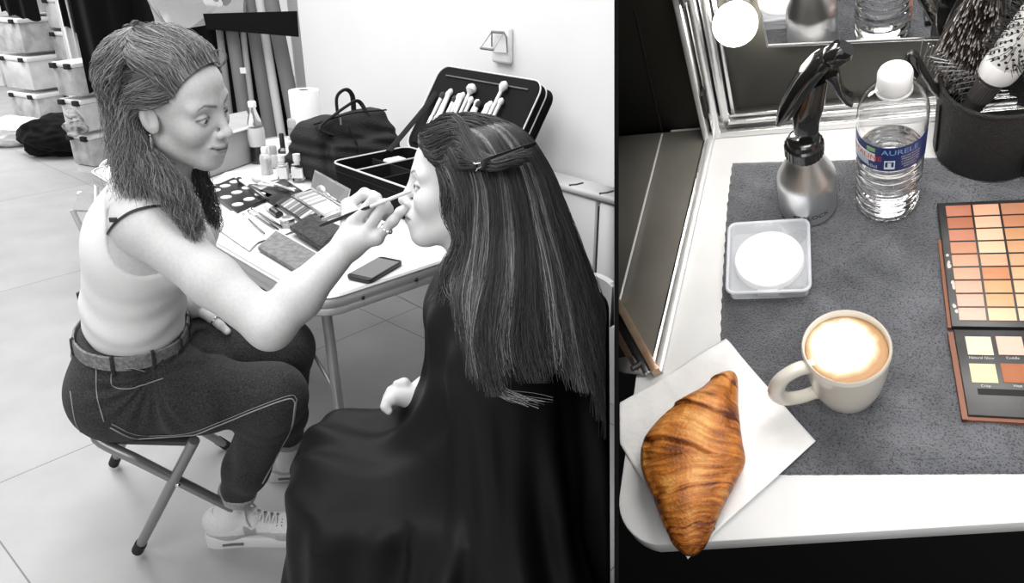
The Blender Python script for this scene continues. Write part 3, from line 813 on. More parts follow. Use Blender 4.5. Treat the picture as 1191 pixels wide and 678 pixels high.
eyeball(MM3, HM, 1, A(.9, .15, .12), model); eyeball(MM3, HM, -1, A(.9, .15, .12), model)

# cape -----------------------------------------------------------------
M_cape = mat('black_nylon_cape', .007, .52, spec=.22, bump=.12, bscale=6)
def cape_f(p):
    q = p.copy()
    d = s_rc(q, mneck - A(0, 0, .055), mneck + A(.0, 0, -.005), .080, .064)
    d = smin(d, s_rc(q, mshN - A(0, .0, .01), mshF, .072, .072), .07)
    d = smin(d, s_rc(q, A(-.01, 1.345, .78), A(.0, 1.34, .60), .15, .19), .10)
    # near side falling from the shoulder and elbow to the floor
    d = smin(d, s_rc(q, A(.0, 1.16, .74), A(.0, 1.08, .30), .075, .13), .12)
    d = smin(d, s_rc(q, A(.0, 1.08, .30), A(.0, 1.04, -.02), .13, .15), .10)
    # lap
    d = smin(d, s_rc(q, A(-.06, 1.27, .49), A(-.340, 1.235, .462), .105, .082), .10)
    d = smin(d, s_rc(q, A(-.06, 1.42, .495), A(-.350, 1.36, .462), .098, .080), .08)
    # skirts over the shins
    for yk in (1.215, 1.36):
        d = smin(d, s_rc(q, A(-.350, yk, .455), A(-.385, yk - .01, -.02), .080, .118), .08)
    for a, b in ((A(-.28, 1.20, .38), A(-.29, 1.13, -.02)), (A(-.18, 1.18, .40), A(-.19, 1.08, -.02)), (A(-.08, 1.15, .42), A(-.09, 1.06, -.02))):
        d = smin(d, s_rc(q, a, b, .09, .125), .10)
    d = smin(d, s_rc(q, A(.02, 1.36, .5), A(.02, 1.36, -.02), .19, .22), .1)
    d = smin(d, s_rc(q, A(.10, 1.33, .72), A(.13, 1.28, -.02), .13, .20), .10)
    # folds: two families, running down from the neck / from the knees
    z = q[:, 2]; w = np.clip((.80 - z) / .25, 0, 1)
    ph = np.arctan2(q[:, 1] - 1.345, q[:, 0] + .03)
    f1 = np.sin(ph * 13 + 2.2 * np.sin(z * 5 + ph * 2)) + .5 * np.sin(ph * 29 + 3 * z)
    ph2 = np.arctan2(q[:, 1] - 1.29, q[:, 0] + .28)
    lap = np.clip((.44 - z) / .2, 0, 1) * np.clip((-.08 - q[:, 0]) / .1, 0, 1)
    f2 = np.sin(ph2 * 11 + 2 * np.sin(z * 6)) + .4 * np.sin(ph2 * 23 + 4 * z)
    top = np.clip((z - .44) / .06, 0, 1) * np.clip((-.02 - q[:, 0]) / .1, 0, 1)
    f3 = np.sin((q[:, 0] * .7 + q[:, 1] * 1.1) * 60 + 3 * np.sin(q[:, 0] * 13)) 
    d = d + .0125 * f1 * w * (1 - lap) * (1 - top) + .0095 * f2 * lap + .0042 * f3 * top
    d = smax(d, -z + .002, .001)
    d = smax(d, .012 - ((p - CAM) @ PARTN), .01)
    hd = p - hk[1]; d = sub(d, s_rc(p, P(462, 450, 1.585), P(445, 470, 1.575), .030, .036), .012)
    return d
V, Fc = extract(cape_f, A(-.58, .88, -.01), A(.32, 1.66, .98), .006)
V = V[:]; ob('cape', mesh_np('cape', V, Fc), M_cape, model, world=True)

# long hair ---------------------------------------------------------------
def mcap(p):
    q = (p - HM) @ MM3
    d = s_ell(q, (-.016, 0, .038), (.096, .082, .085)); d = smin(d, s_ell(q, (-.05, 0, -.01), (.058, .070, .09)), .03)
    pl = np.where(q[:, 2] > .02, (q[:, 0] * .86 - (q[:, 2] - .075) * .50) - .047, q[:, 0] - .014 - .5 * np.clip(q[:, 2] + .02, 0, .04))
    return smax(d, pl, .01)
V, Fc = extract(mcap, HM - .17, HM + .17, .004)
hairm = ob('hair', mesh_np('hair', V, Fc, True, np.full(len(V), .02)), M_hairM, model, world=True)
# guide curves (s = front/near edge ... back edge), each from the parting down to the tips
GC = [
 [(508, 158, 1.375), (512, 185, 1.335), (528, 222, 1.325), (534, 262, 1.325), (532, 300, 1.30), (526, 335, 1.27), (540, 372, 1.235), (548, 400, 1.215)],
 [(512, 150, 1.39), (532, 172, 1.325), (550, 215, 1.305), (553, 262, 1.295), (548, 310, 1.27), (542, 350, 1.235), (546, 390, 1.21), (556, 435, 1.195)],
 [(520, 142, 1.40), (552, 165, 1.320), (572, 210, 1.295), (577, 262, 1.285), (572, 315, 1.255), (563, 362, 1.225), (560, 405, 1.20), (572, 462, 1.185)],
 [(532, 137, 1.41), (572, 158, 1.325), (596, 205, 1.300), (607, 262, 1.290), (610, 318, 1.26), (609, 365, 1.235), (610, 405, 1.215), (618, 446, 1.20)],
 [(545, 134, 1.42), (588, 152, 1.345), (618, 200, 1.325), (635, 262, 1.315), (650, 320, 1.285), (660, 372, 1.26), (668, 415, 1.245), (676, 456, 1.235)],
 [(558, 133, 1.43), (602, 152, 1.38), (634, 200, 1.37), (655, 258, 1.36), (675, 318, 1.345), (690, 372, 1.325), (700, 425, 1.31), (704, 490, 1.30)],
 [(570, 133, 1.44), (612, 155, 1.42), (643, 204, 1.42), (664, 258, 1.42), (686, 318, 1.42), (701, 372, 1.41), (708, 430, 1.40), (711, 512, 1.39)]]
GCw = np.array([[P(*q) for q in c] for c in GC])
def sheet(s, M=40):
    """interpolate between the guide curves at s in 0..1 (array) -> S x M x 3"""
    K, L, _ = GCw.shape
    rows = np.array([spline(GCw[k], M) for k in range(K)])            # K x M x 3
    S = []
    for v in s:
        x = v * (K - 1); i = min(int(x), K - 2); u = x - i
        a, b, c, d = rows[max(i-1, 0)], rows[i], rows[i+1], rows[min(i+2, K-1)]
        S.append(.5*((2*b)+(-a+c)*u+(2*a-5*b+4*c-d)*u*u+(-a+3*b-3*c+d)*u**3))
    return np.array(S)
# dense under-layer as a solid slab of hair below the strands
sv = np.linspace(0, 1, 60); sh = sheet(sv, 50)
nx = np.cross(np.gradient(sh, axis=0), np.gradient(sh, axis=1)); nx /= np.linalg.norm(nx, axis=2, keepdims=True) + 1e-9
cen = sh.mean((0, 1)); 
if (nx[30, 25] @ (CAM - cen)) < 0: nx = -nx
mm = np.linspace(0, 1, 50)[None, :, None]
out = sh - nx * .004; inn = sh - nx * (.018 + .030 * np.sin(PI * np.clip(mm, 0, 1)))
cut = 37; out = out[:, :cut]; inn = inn[:, :cut]; S_, M_ = out.shape[:2]
V = np.concatenate([out.reshape(-1, 3), inn.reshape(-1, 3)]); off = S_ * M_
Fq = []
for i in range(S_ - 1):
    for j in range(M_ - 1):
        a = i * M_ + j; Fq.append((a, a + 1, a + M_ + 1, a + M_)); Fq.append((off + a, off + a + M_, off + a + M_ + 1, off + a + 1))
for i in range(S_ - 1):
    for j in (0, M_ - 1):
        a = i * M_ + j; Fq.append((a, a + M_, off + a + M_, off + a))
for j in range(M_ - 1):
    for i in (0, S_ - 1):
        a = i * M_ + j; Fq.append((a, a + 1, off + a + 1, off + a))
me = mesh_np('hair_fall', V, np.array(Fq), True, np.full(len(V), .018)); 
ob('hair_fall', me, M_hairM, hairm, world=True)
N = 5200
s = rng.rand(N); st = sheet(s, 44); m = np.linspace(0, 1, 44)
nrm = sheet(np.clip(s + .01, 0, 1), 44) - st; 
towards = CAM - st; towards /= np.linalg.norm(towards, axis=2, keepdims=True)
dep = rng.rand(N) ** 1.5
side = np.array([1, 0, 0])
wv = np.sin(m[None] * (3 + 3 * rng.rand(N))[:, None] * PI + rng.rand(N)[:, None] * 6) * (.0015 + .0035 * m[None]) * rng.randn(N)[:, None]
spread = rng.randn(N)[:, None] * .006 * m[None] ** 1.5 + np.sin(m[None] * 9 + (s * 34)[:, None]) * .003 * m[None]
st = st - towards * ((dep * .022 + .002 * np.sin(s * 90))[:, None] * np.clip(m * 4, .15, 1)[None])[..., None] + towards * .004 + side * (wv + spread)[..., None]
ln = .72 + .28 * rng.rand(N) ** .6 + .05 * np.sin(s * 40)
idx = (ln[:, None] * np.linspace(0, 1, 34)[None] * 43).clip(0, 42.99)
i0 = idx.astype(int); u = (idx - i0)[..., None]; ar = np.arange(N)[:, None]
st = st[ar, i0] * (1 - u) + st[ar, np.minimum(i0 + 1, 43)] * u
streak = np.clip(.5 + .5 * np.sin(s * 31 + 1.0) + .5 * np.sin(s * 77), 0, 1.4) * (s < .75)
tone = (.018 + .05 * rng.rand(N) ** 2 + .17 * streak ** 3 * rng.rand(N) ** 2)
pd = part_dist(st.reshape(-1, 3)).reshape(st.shape[:2]); push = np.clip(.016 - pd, 0, None); st = st + push[..., None] * PARTN
V, Fc, col = strands(st, .00062, .0003, cols=tone)
ob('hair_strands', mesh_np('hair_strands', V, Fc, True, col), M_hairM, hairm, world=True, kind='stuff')
# hair drawn back from the forehead to the clip, and over the ear
HP, HT = [], []
clipA, clipB = P(562, 193, 1.275), P(622, 168, 1.300)
def smp(x, y, z, off): return HM + MM3 @ skullpt(x, y, z, off)
for i in range(30):
    v = i / 29
    y = -.045 + .115 * v; z = .088 - .0 * v - .60 * max(0, v - .55) * .085 / .45 ; x = .070 - .012 * v - 8 * max(0, v - .6) * .006
    a0 = smp(x, y, max(z, .015), .0015)
    mid = MH(.02 - .01 * v, .02 + .070 * v ** .8, .125 - .085 * v ** 1.5)
    e = clipA * (1 - .25 * v) + clipB * .25 * v if i % 2 else clipA
    p_, t_ = lock([a0, smp(x * .6, y + .02, .085 - .05 * v, .010), mid, e + A(.0, .004, .004 * (1 - v)), e + A(.06, .0, .012)], 64, .006, .0016, 3, tone=(.018, .085), rads=[.004, .010, .012, .008, .01])
    HP.append(p_); HT.append(t_)
for i in range(22):                                                   # over the crown towards the back
    v = i / 21
    a0 = smp(.055, -.05 + .08 * v, .10, .002)
    p_, t_ = lock([a0, smp(.0, -.05 + .08 * v, .1, .014), smp(-.06, -.05 + .10 * v, .08, .016), smp(-.10, -.04 + .09 * v, .02, .018), MH(-.135, -.03 + .08 * v, -.06), MH(-.16, -.02 + .08 * v, -.14)], 60, .010, .003, 3, tone=(.014, .075), rads=[.004, .010, .012, .014, .02, .02])
    HP.append(p_); HT.append(t_)
for i in range(12):                                                   # temple and jaw edge
    v = i / 11
    p_, t_ = lock([P(508 + 14 * v, 196 + 8 * v, 1.335), P(516 + 12 * v, 222, 1.325), P(520 + 10 * v, 250, 1.325), P(532 + 6 * v, 280, 1.31), P(524 + 14 * v + rng.randn() * 4, 320, 1.29), P(512 + 30 * v + rng.randn() * 5, 346 + rng.rand() * 10, 1.28)], 40, .006, .004, 4, tone=(.016, .11), rads=[.003, .007, .007, .009, .012, .014])
    HP.append(p_); HT.append(t_)
for i in range(8):                                                    # loose hair wisps on the cape
    x = 545 + rng.rand() * 40
    p_, t_ = lock([P(x, 380, 1.22), P(x + 2, 420, 1.205), P(x + 12 + rng.rand() * 18, 455, 1.195), P(x + 50 + rng.rand() * 22, 464 + rng.rand() * 8, 1.18)], 3, .004, .003, 3, tone=(.1, .35)); HP.append(p_); HT.append(t_)
V, Fc, col = strands(np.concatenate(HP), .00062, .0003, cols=np.concatenate(HT))
ob('swept_back_hair', mesh_np('swept_back_hair', V, Fc, True, col), M_hairM, hairm, world=True, kind='stuff')
# duckbill clip
hc = thing('hair_clip', 'long dark metal hair clip holding back the hair of the person in the cape', 'hair clip', P(560, 196, 1.25))
ca, cb_ = P(556, 193, 1.262), P(622, 167, 1.275)
ax = unit(cb_ - ca); nn = unit(CAM - (ca + cb_) / 2); nn = unit(nn - ax * (nn @ ax)); bb = np.cross(nn, ax)
M = frameM(ca, ax, bb, nn); Ln = float(np.linalg.norm(cb_ - ca))
M_clip = mat('dark_clip_metal', .05, .25, .8); M_cliph = mat('clip_highlight_strip', .55, .3, 1)
g = G().prism([(0, -.0075), (.02, -.0078), (Ln, -.0028), (Ln + .002, 0), (Ln, .0028), (.02, .0078), (0, .0075)], 0, .0028, M, bev=.0006); ob('upper_blade', g, M_clip, hc, world=True)
g = G().prism([(.022, -.0018), (Ln * .8, -.001), (Ln * .8, .001), (.022, .0018)], .0029, .0036, M); ob('painted_highlight', g, M_cliph, hc, world=True)  # bright strip stands in for the highlight along the blade
g = G().prism([(-.003, -.007), (.02, -.007), (Ln, -.0025), (Ln, .0025), (.02, .007), (-.003, .007)], -.0045, -.0025, M); ob('lower_blade', g, M_clip, hc, world=True)
g = G(); g.tube([(M @ Vector(q))[:] for q in ((-.002, -.007, -.003), (-.006, -.0065, .002), (-.004, -.004, .006), (.004, -.003, .0065), (.004, .003, .0065), (-.004, .004, .006), (-.006, .0065, .002), (-.002, .007, -.003))], .0012, 6); ob('spring_loop', g, M_silver, hc, world=True)
# clamp everything hanging at the back clear of the partition
# ---- brushes held in the hand
brush('makeup_brush', 'thin black brush with pale ferrule held to the eye of the person in the cape', P(372, 263, 1.50), P(478, 222, 1.372), .0040, .014, M_blackgl, mat('white_ferrule', .85, .4), M_hairw, .0035, fer=.36)
brush('makeup_brush', 'silver brush tucked beside the black one in the same hand, handle pointing left', P(374, 256, 1.515), P(436, 234, 1.475), .0042, .010, M_ferr, M_ferr, M_hairk, fer=.2)
# ================================================================== THE ROOM WITH THE MAKEUP TABLE
M_wall = mat('white_painted_wall', .82, .8, c2=.85, scale=3, bump=.03, bscale=80)
M_floor, n_, b_ = nt('pale_stone_tile')
TA, TB = unit(A(.725, .689, 0)), unit(A(-.689, .725, 0))           # table / wall axes
TC = Pz(368, 352, .70); TC0 = A(TC[0], TC[1], 0)
def TT(a, b, z=0.): return TC0 + TA * a + TB * b + A(0, 0, z)
def uvT(px, py, z=.70):
    q = Pz(px, py, z) - TC0; return float(q @ TA), float(q @ TB)
def build_floor_mat(n, b):
    tc = n.nodes.new('ShaderNodeTexCoord'); mp = n.nodes.new('ShaderNodeMapping'); n.links.new(tc.outputs['Object'], mp.inputs[0])
    br = n.nodes.new('ShaderNodeTexBrick'); br.offset = .0; br.inputs['Scale'].default_value = 1; br.inputs['Mortar Size'].default_value = .0022
    br.inputs['Brick Width'].default_value = FLW; br.inputs['Row Height'].default_value = FLH; br.inputs['Bias'].default_value = 0
    br.inputs['Color1'].default_value = rgba(.43); br.inputs['Color2'].default_value = rgba(.47); br.inputs['Mortar'].default_value = rgba(.16)
    mp.inputs['Rotation'].default_value = (0, 0, FLR); mp.inputs['Location'].default_value = (FLX, FLY, 0)
    n.links.new(mp.outputs[0], br.inputs['Vector'])
    no = n.nodes.new('ShaderNodeTexNoise'); no.inputs['Scale'].default_value = 5; no.inputs['Detail'].default_value = 8; n.links.new(tc.outputs['Object'], no.inputs['Vector'])
    mr = n.nodes.new('ShaderNodeMapRange'); mr.inputs[1].default_value = .3; mr.inputs[2].default_value = .7; mr.inputs[3].default_value = .88; mr.inputs[4].default_value = 1.05
    n.links.new(no.outputs['Fac'], mr.inputs[0])
    mx = n.nodes.new('ShaderNodeMix'); mx.data_type = 'RGBA'; mx.blend_type = 'MULTIPLY'; mx.inputs[0].default_value = 1
    n.links.new(br.outputs['Color'], mx.inputs[6]); n.links.new(mr.outputs[0], mx.inputs[7]); n.links.new(mx.outputs[2], b.inputs['Base Color'])
    b.inputs['Roughness'].default_value = .42
# tile joints measured on the floor of the photograph
_pA, _pB = Pz(8, 558, 0), Pz(100, 524, 0)          # joint running left-right
FLW, FLH = 1.55, 1.55
_th = math.radians(48); FLR = -_th
_q = np.array([[math.cos(-_th), -math.sin(-_th)], [math.sin(-_th), math.cos(-_th)]])
_r = _q @ _pA[:2]; FLY = -(_r[1] % FLH)
_r2 = _q @ Pz(72, 200, 0)[:2]; FLX = -(_r2[0] % FLW)
build_floor_mat(n_, b_)
def slab(pts, z0, z1): return G().prism([(q[0], q[1]) for q in pts], z0, z1)
# floor stops at the partition
pe = lambda t: CAM + t * (EF + (716.5 - CX) / FPX * EX)
pn = unit(A(PARTN[0], PARTN[1], 0))
_f1, _f2 = Pz(717, 660, 0), Pz(717, 210, 0); _fd = (_f2 - _f1); FPA, FPB = _f1 - _fd * 1.2, _f2 + _fd * 1.6
struct('floor', slab([(-11, FPA[1]), FPA, FPB, (FPB[0], 14), (-11, 14)], -.05, 0), M_floor)
wa = 1.15
# long right wall behind the table, running away from the partition
w0, w1 = TT(wa, -1.25), TT(wa, 1.90)
def wallslab(p0, p1, th, h, nrm):
    return slab([p0, p1, p1 + nrm * th, p0 + nrm * th], 0, h)
struct('wall_right', wallslab(w0, w1, .12, 2.7, TA), M_wall)
# far walls of the deep room
far0 = A(-9.6, 9.75, 0)
struct('wall_back', wallslab(A(-10.5, 9.75, 0), A(1.0, 9.75, 0), .12, 3.2, A(0, 1, 0)), M_wall)
struct('wall_return', wallslab(w1, w1 + TA * 3.4, .12, 2.7, TB), M_wall)
M_duct = mat('white_lacquered_metal', .82, .35)
struct('trim_1', G().box(TT(wa - .055, .35, .15), (.11, 2.9, .30), Matrix.Rotation(math.atan2(TB[1], TB[0]) - PI/2, 3, 'Z'), .006), M_duct)
RT = Matrix.Rotation(math.atan2(TA[1], TA[0]), 3, 'Z')
# radiator
def ray_plane_a(px, py, a):
    d = raydir(px, py); t = (a - (CAM - TC0) @ TA) / (d @ TA); return CAM + t * d
r1 = ray_plane_a(655, 208, wa - .12); r2 = ray_plane_a(712, 238, wa - .12)
rt = (r1[2] + r2[2]) / 2; rb1 = (r1 - TC0) @ TB; 
rad = thing('radiator', 'white panel radiator fixed to the wall behind the long hair', 'radiator', TT(wa - .06, rb1 - .3, .12))
ry0, ry1 = rb1 + .25, -1.02
g = G(); mid = (r2 - TC0) @ TB + .06
gap = (ray_plane_a(690, 262, wa - .12) - TC0) @ TB
g.box(TT(wa - .065, (ry0 + gap) / 2 + .003, (rt - .03 + .14) / 2), (.08, abs(ry0 - gap) - .008, rt - .03 - .14), RT, .008); ob('panel', g, M_duct, rad, world=True)
g = G().box(TT(wa - .065, (ry1 + gap) / 2 - .003, (rt - .03 + .14) / 2), (.08, abs(ry1 - gap) - .008, rt - .03 - .14), RT, .008); ob('panel', g, M_duct, rad, world=True)
g = G().box(TT(wa - .065, (ry0 + ry1) / 2, rt - .012), (.10, abs(ry1 - ry0), .024), RT, .008); ob('top_grille', g, M_duct, rad, world=True)
g = G(); g.box(TT(wa - .065, gap, (rt - .04 + .14) / 2), (.06, .010, rt - .2), RT); ob('joint_gap', g, mat('dark_gap', .03, .8), rad, world=True)
m_ = mat('dark_slot', .05, .8)
for px, py in ((665, 212), (700, 224)):
    q = ray_plane_a(px, py, wa - .1); bq = (q - TC0) @ TB; g = G().tube([TT(wa - .112, bq, rt + .001), TT(wa - .09, bq - .012, rt + .0015), TT(wa - .06, bq - .014, rt + .0015)], .003, 6); ob('grille_slot', g, m_, rad, world=True)
# folded wire dispenser bracket on the wall
def WP(px, py, o=0): return ray_plane_a(px, py, wa - o)
disp = thing('wall_bracket', 'small white wall box with a folded wire holder high on the white wall', 'bracket', WP(582, 52))
M_wp = mat('white_plastic', .84, .35); M_wire = mat('grey_steel_wire', .35, .3, .9)
c = WP(584, 52, .012); g = G().box(c, (.024, .095, .125), RT, .010, 3); ob('back_box', g, M_wp, disp, world=True)
g = G()
a1, a2, a3, a4 = WP(572, 37, .04), WP(586, 38, .04), WP(559, 56, .12), WP(574, 58, .12)
ob('roller_bar', G().tube([a1, a2], .005, 8), M_wire, disp, world=True); ob('roller_bar', G().tube([a3, a4], .0045, 8), M_wire, disp, world=True)
g = G(); g.tube([a1, a3], .0016, 6); g.tube([a2, a4], .0016, 6); g.tube([a1, WP(572, 54, .03)], .003, 6); g.tube([a2, WP(589, 43, .03), WP(590, 61, .03)], .0025, 6); g.tube([WP(574, 61, .03), WP(590, 62, .03)], .0016, 6); ob('wire_arms', g, M_wire, disp, world=True)

# ------------------------------------------------------------------ folding table
M_top = mat('white_laminate', .70, .35, c2=.76, scale=6); M_alu = mat('brushed_aluminium', .66, .38, .55, bump=.05, bscale=200); M_aluD = mat('dull_aluminium', .40, .45, 1)
tab = thing('folding_table', 'white folding makeup table with rounded aluminium rim and tubular legs', 'table', TT(.4, .9))
TW, TL = .82, 1.62
MTb = frameM(TT(0, 0, 0), TA, TB, A(0, 0, 1))
def TL3(x, y, z): return (MTb @ Vector((x, y, z)))[:]
op = [(x + TW/2, y + TL/2) for x, y in rect_path(TW, TL, .07, 8)]
ob('table_top', G().prism([(TW/2 + (x-TW/2)*.985, TL/2 + (y-TL/2)*.993) for x, y in op], .672, .700, MTb), M_top, tab, world=True)
g = G(); V = []; Fc = []; prof = [(-.006, .7015), (.002, .703), (.0065, .700), (.0045, .694), (.0065, .690), (.0065, .676), (.0045, .671), (.0065, .667), (.006, .655), (.001, .651), (-.004, .655)]
n = len(op)
for i, (x, y) in enumerate(op):
    a = A(*op[i-1]); b = A(*op[(i+1) % n]); t = unit(b - a); nr = A(t[1], -t[0])
    for o_, z in prof: V.append(TL3(x + nr[0] * o_, y + nr[1] * o_, z))
m = len(prof)
for i in range(n):
    for k in range(m - 1): Fc.append((i*m+k, ((i+1) % n)*m+k, ((i+1) % n)*m+k+1, i*m+k+1))
g.add(V, Fc); rim = ob('rim', g, M_alu, tab, world=True)
def bolt(p, nrm, r=.006):
    ax = unit(nrm); s = unit(np.cross(ax, A(0, 0, 1))); M = frameM(p, s, np.cross(ax, s), ax)
    ob('rivet', G().lathe([(r, -.001), (r, .001), (r * .6, .003)], 14, M), mat('dark_rivet', .06, .35, .8), rim, world=True)
for a in (.28, .60, .12): bolt(TT(a, -.0075, .677), -TB, .005)
LX = .055
for x0, y0, spl in ((.06, .07, -1), (TW - .06, .07, -1), (.06, TL - .08, 1), (TW - .06, TL - .08, 1)):
    a, b = A(*TL3(x0, y0, .655)), A(*TL3(x0 + (.0), y0 + spl * .03, .0))
    lg = ob('leg', G().tube([a, b + A(0, 0, .02)], .0135, 12), M_alu, tab, world=True)
    ob('foot_cap', G().tube([b + A(0, 0, .03), b], .0155, 10), M_strap, lg, world=True)
g = G(); g.tube([TL3(.06, .07, .25), TL3(TW - .06, .07, .25)], .008, 8); ob('crossbar', g, M_alu, tab, world=True)
g = G(); g.tube([TL3(.06, .06, .40), TL3(.06, .36, .645)], .005, 8); ob('brace', g, M_alu, tab, world=True)
g = G(); g.tube([TL3(TW-.06, .06, .40), TL3(TW-.06, .36, .645)], .005, 8); ob('brace', g, M_alu, tab, world=True)
# white clip + cable on the rim
tc_ = thing('table_clip', 'white plastic clip with a thin clear cable fixed to the table rim under the face', 'clip', Pz(478, 335, .68))
q0 = TT(.40, -.013, .684)
g = G().box(q0, (.026, .014, .026), RT, .004); ob('clip_base', g, M_wp, tc_, world=True)
g = G(); g.tube(spline([q0 + TA * .012 + -TB * .004, q0 + TA * .035 - TB * .012, q0 + TA * .06 - TB * .016 - A(0, 0, .004)], 10), [.010, .011, .012, .012, .012, .011, .010, .008, .006, .004], 10); ob('clip_arm', g, M_wp, tc_, world=True)
g = G(); g.tube(spline([q0 + TA * .055 - TB * .016, q0 + TA * .11 - TB * .03 - A(0, 0, .008), q0 + TA * .16 - TB * .035 + A(0, 0, .002)], 16), .0035, 8); ob('cable', g, M_wp, tc_, world=True)
ob('screw', G().ball(q0 - TB * .009, .005, 12, 8), M_dark, tc_, world=True)

# ------------------------------------------------------------------ objects on the table
def onT(px, py, z=.7045): q = Pz(px, py, z); return q
def flatM(px, py, ang, z=.7045, tilt=0):
    """frame on the table top: local x turned ang degrees from the table's long axis TB"""
    q = Pz(px, py, z); th = math.atan2(TB[1], TB[0]) + math.radians(ang)
    return Matrix.Translation(Vector(q)) @ Matrix.Rotation(th, 4, 'Z') @ Matrix.Rotation(tilt, 4, 'X')
def quadT(pix, z):                      # a quad from four pixels on a horizontal plane
    return [tuple(Pz(x, y, z)[:2]) for x, y in pix]
M_gl = mat('clear_glass', .95, .02, trans=1, ior=1.45); M_blackpl = mat('black_plastic', .015, .3); M_wht = mat('white_powder', .85, .9); M_paper = mat('white_paper_label', .86, .8)
M_tissue = mat('soft_white_tissue', .9, .95, bump=.3, bscale=60)
M_mir = mat('compact_mirror', .9, .03, 1)
# phone
ph = thing('smartphone', 'black smartphone lying on the near end of the makeup table', 'phone', Pz(440, 315, .705))
P4 = quadT([(399, 322), (446, 296), (479, 309), (419, 334)], .7045)
c4 = np.mean(P4, 0); e1 = A(*P4[1]) - A(*P4[0]); th = math.atan2(e1[1], e1[0])
Mph = MT(c4[0], c4[1], .7035, th)
ob('phone_body', G().prism(rect_path(.145, .072, .011), 0, .009, Mph, bev=.0015), M_blackpl, ph, world=True)
ob('screen', G().prism(rect_path(.118, .066, .002), .009, .0096, Mph), mat('grey_glass_screen', .05, .06, coat=1), ph, world=True)
# grey sleeve book with white line
bk = thing('grey_case', 'flat grey box with a pale stripe near the corner of the makeup table', 'box', Pz(320, 300, .70))
P4 = quadT([(300, 288), (322, 268), (372, 296), (350, 318)], .712)
ob('lid', G().prism(P4, .7035, .716, None, bev=.003), mat('grey_felt', .16, .8, c2=.26, scale=60, bump=.3, bscale=120), bk, world=True)
st4 = [A(*P4[1]) * .93 + A(*P4[0]) * .07, A(*P4[2]) * .93 + A(*P4[3]) * .07]
ob('stripe', G().tube([A(st4[0][0], st4[0][1], .717), A(st4[1][0], st4[1][1], .717)], .002, 6), M_wp, bk, world=True)
# paper towel sheet with three brushes
ts = [(247, 262), (262, 250), (282, 240), (316, 246), (344, 268), (322, 276), (300, 282), (290, 292), (272, 280)]
g = G(); pts = quadT(ts, .7045); cen_ = np.mean(pts, 0)
bm = bmesh.new(); vs = [bm.verts.new((x, y, .7045)) for x, y in pts]; f = bm.faces.new(vs); bmesh.ops.triangulate(bm, faces=[f]); bmesh.ops.subdivide_edges(bm, edges=bm.edges[:], cuts=5, use_grid_fill=True)
for v in bm.verts: v.co.z += .0018 + .0015 * math.sin(v.co.x * 90 + v.co.y * 30) * math.cos(v.co.y * 70)
g.bm(bm); bm.free()
tw = ob('paper_towel', g, M_tissue); tagit(tw, 'crumpled white paper towel on the table under three thin brushes', 'paper towel')
sol = tw.modifiers.new('s', 'SOLIDIFY'); sol.thickness = .0014
for (a, b, nm) in (((308, 272), (283, 249), 'short thin black brush lying nearest on the white paper towel'), ((324, 267), (289, 245), 'middle thick black brush lying on the white paper towel'), ((328, 264), (293, 242), 'long black brush lying farthest on the white paper towel')):
    brush('makeup_brush', nm, Pz(*a, .714), Pz(*b, .714), .0042 if 'thin' not in nm else .003, .010, M_blackgl, M_ferr, M_hairk, group='brushes on the paper towel')
# round pan palette
pal = thing('foundation_palette', 'black palette with nine round pale pans next to the long hair', 'palette', Pz(275, 226, .70))
P4 = quadT([(238, 222), (272, 207), (318, 228), (276, 248)], .708)
ob('tray', G().prism(P4, .7035, .712, None, bev=.002), M_blackpl, pal, world=True)
a0, a1, a2, a3 = [A(*q) for q in P4]
for i in range(3):
    for j in range(3):
        u, v = .17 + .33 * i, .18 + .32 * j
        q = a0 * (1-u) * (1-v) + a3 * u * (1-v) + a1 * (1-u) * v + a2 * u * v
        ob('pan', G().lathe([(.0175, .711), (.0175, .7145), (.015, .7155)], 24, Matrix.Translation((q[0], q[1], 0))), mat('pan_cream', .66 + .03 * (i + j) % .2, .7), pal, world=True)
# card / lid behind
cd = ob('compact_case', G().prism(quadT([(302, 222), (330, 208), (352, 222), (318, 240)], .710), .7035, .712, None, bev=.002), M_blackpl); tagit(cd, 'flat black closed compact between the round pan palette and the white bottle', 'compact')
# big brushes
brush('makeup_brush', 'black brush with white collar lying across the round pan palette', Pz(312, 232, .722), Pz(277, 208, .722), .0062, .022, M_blackgl, M_whitegl, M_hairk, .010, fer=.3)
brush('makeup_brush', 'large white fluffy brush lying behind the round pan palette', Pz(342, 222, .722), Pz(294, 206, .728), .0065, .045, M_ferr, M_whitegl, M_hairw, .017, fer=.35)
brush('makeup_brush', 'slim metal brush lying beside the large white fluffy brush', Pz(344, 220, .720), Pz(300, 214, .720), .0045, .020, M_ferr, M_whitegl, M_hairw, .007, fer=.3)
# lipstick tube and small jar
lt = thing('lipstick_tube', 'pale cylindrical lipstick lying beside the striped black palette', 'lipstick', Pz(318, 244, .715))
a, b = Pz(311, 240, .716), Pz(325, 250, .716)
ob('tube', G().tube([a, a * .55 + b * .45], .011, 16), mat('pale_tube', .62, .35), lt, world=True); ob('cap', G().tube([a * .55 + b * .45, b], .0122, 16), M_blackpl, lt, world=True)
jr = thing('glass_jar', 'little clear round jar standing at the corner of the paper towel', 'jar', Pz(335, 262, .7045))
q = Pz(335, 264, .7045); Mj = Matrix.Translation((q[0], q[1], .7045))
ob('jar_body', G().lathe([(.019, 0), (.021, .002), (.021, .018), (.019, .02)], 24, Mj), mat('frosted_glass', .75, .2, trans=.5), jr, world=True); ob('lid', G().lathe([(.0215, .0195), (.0215, .028), (.019, .030), (.012, .0302)], 24, Mj), M_ferr, jr, world=True)
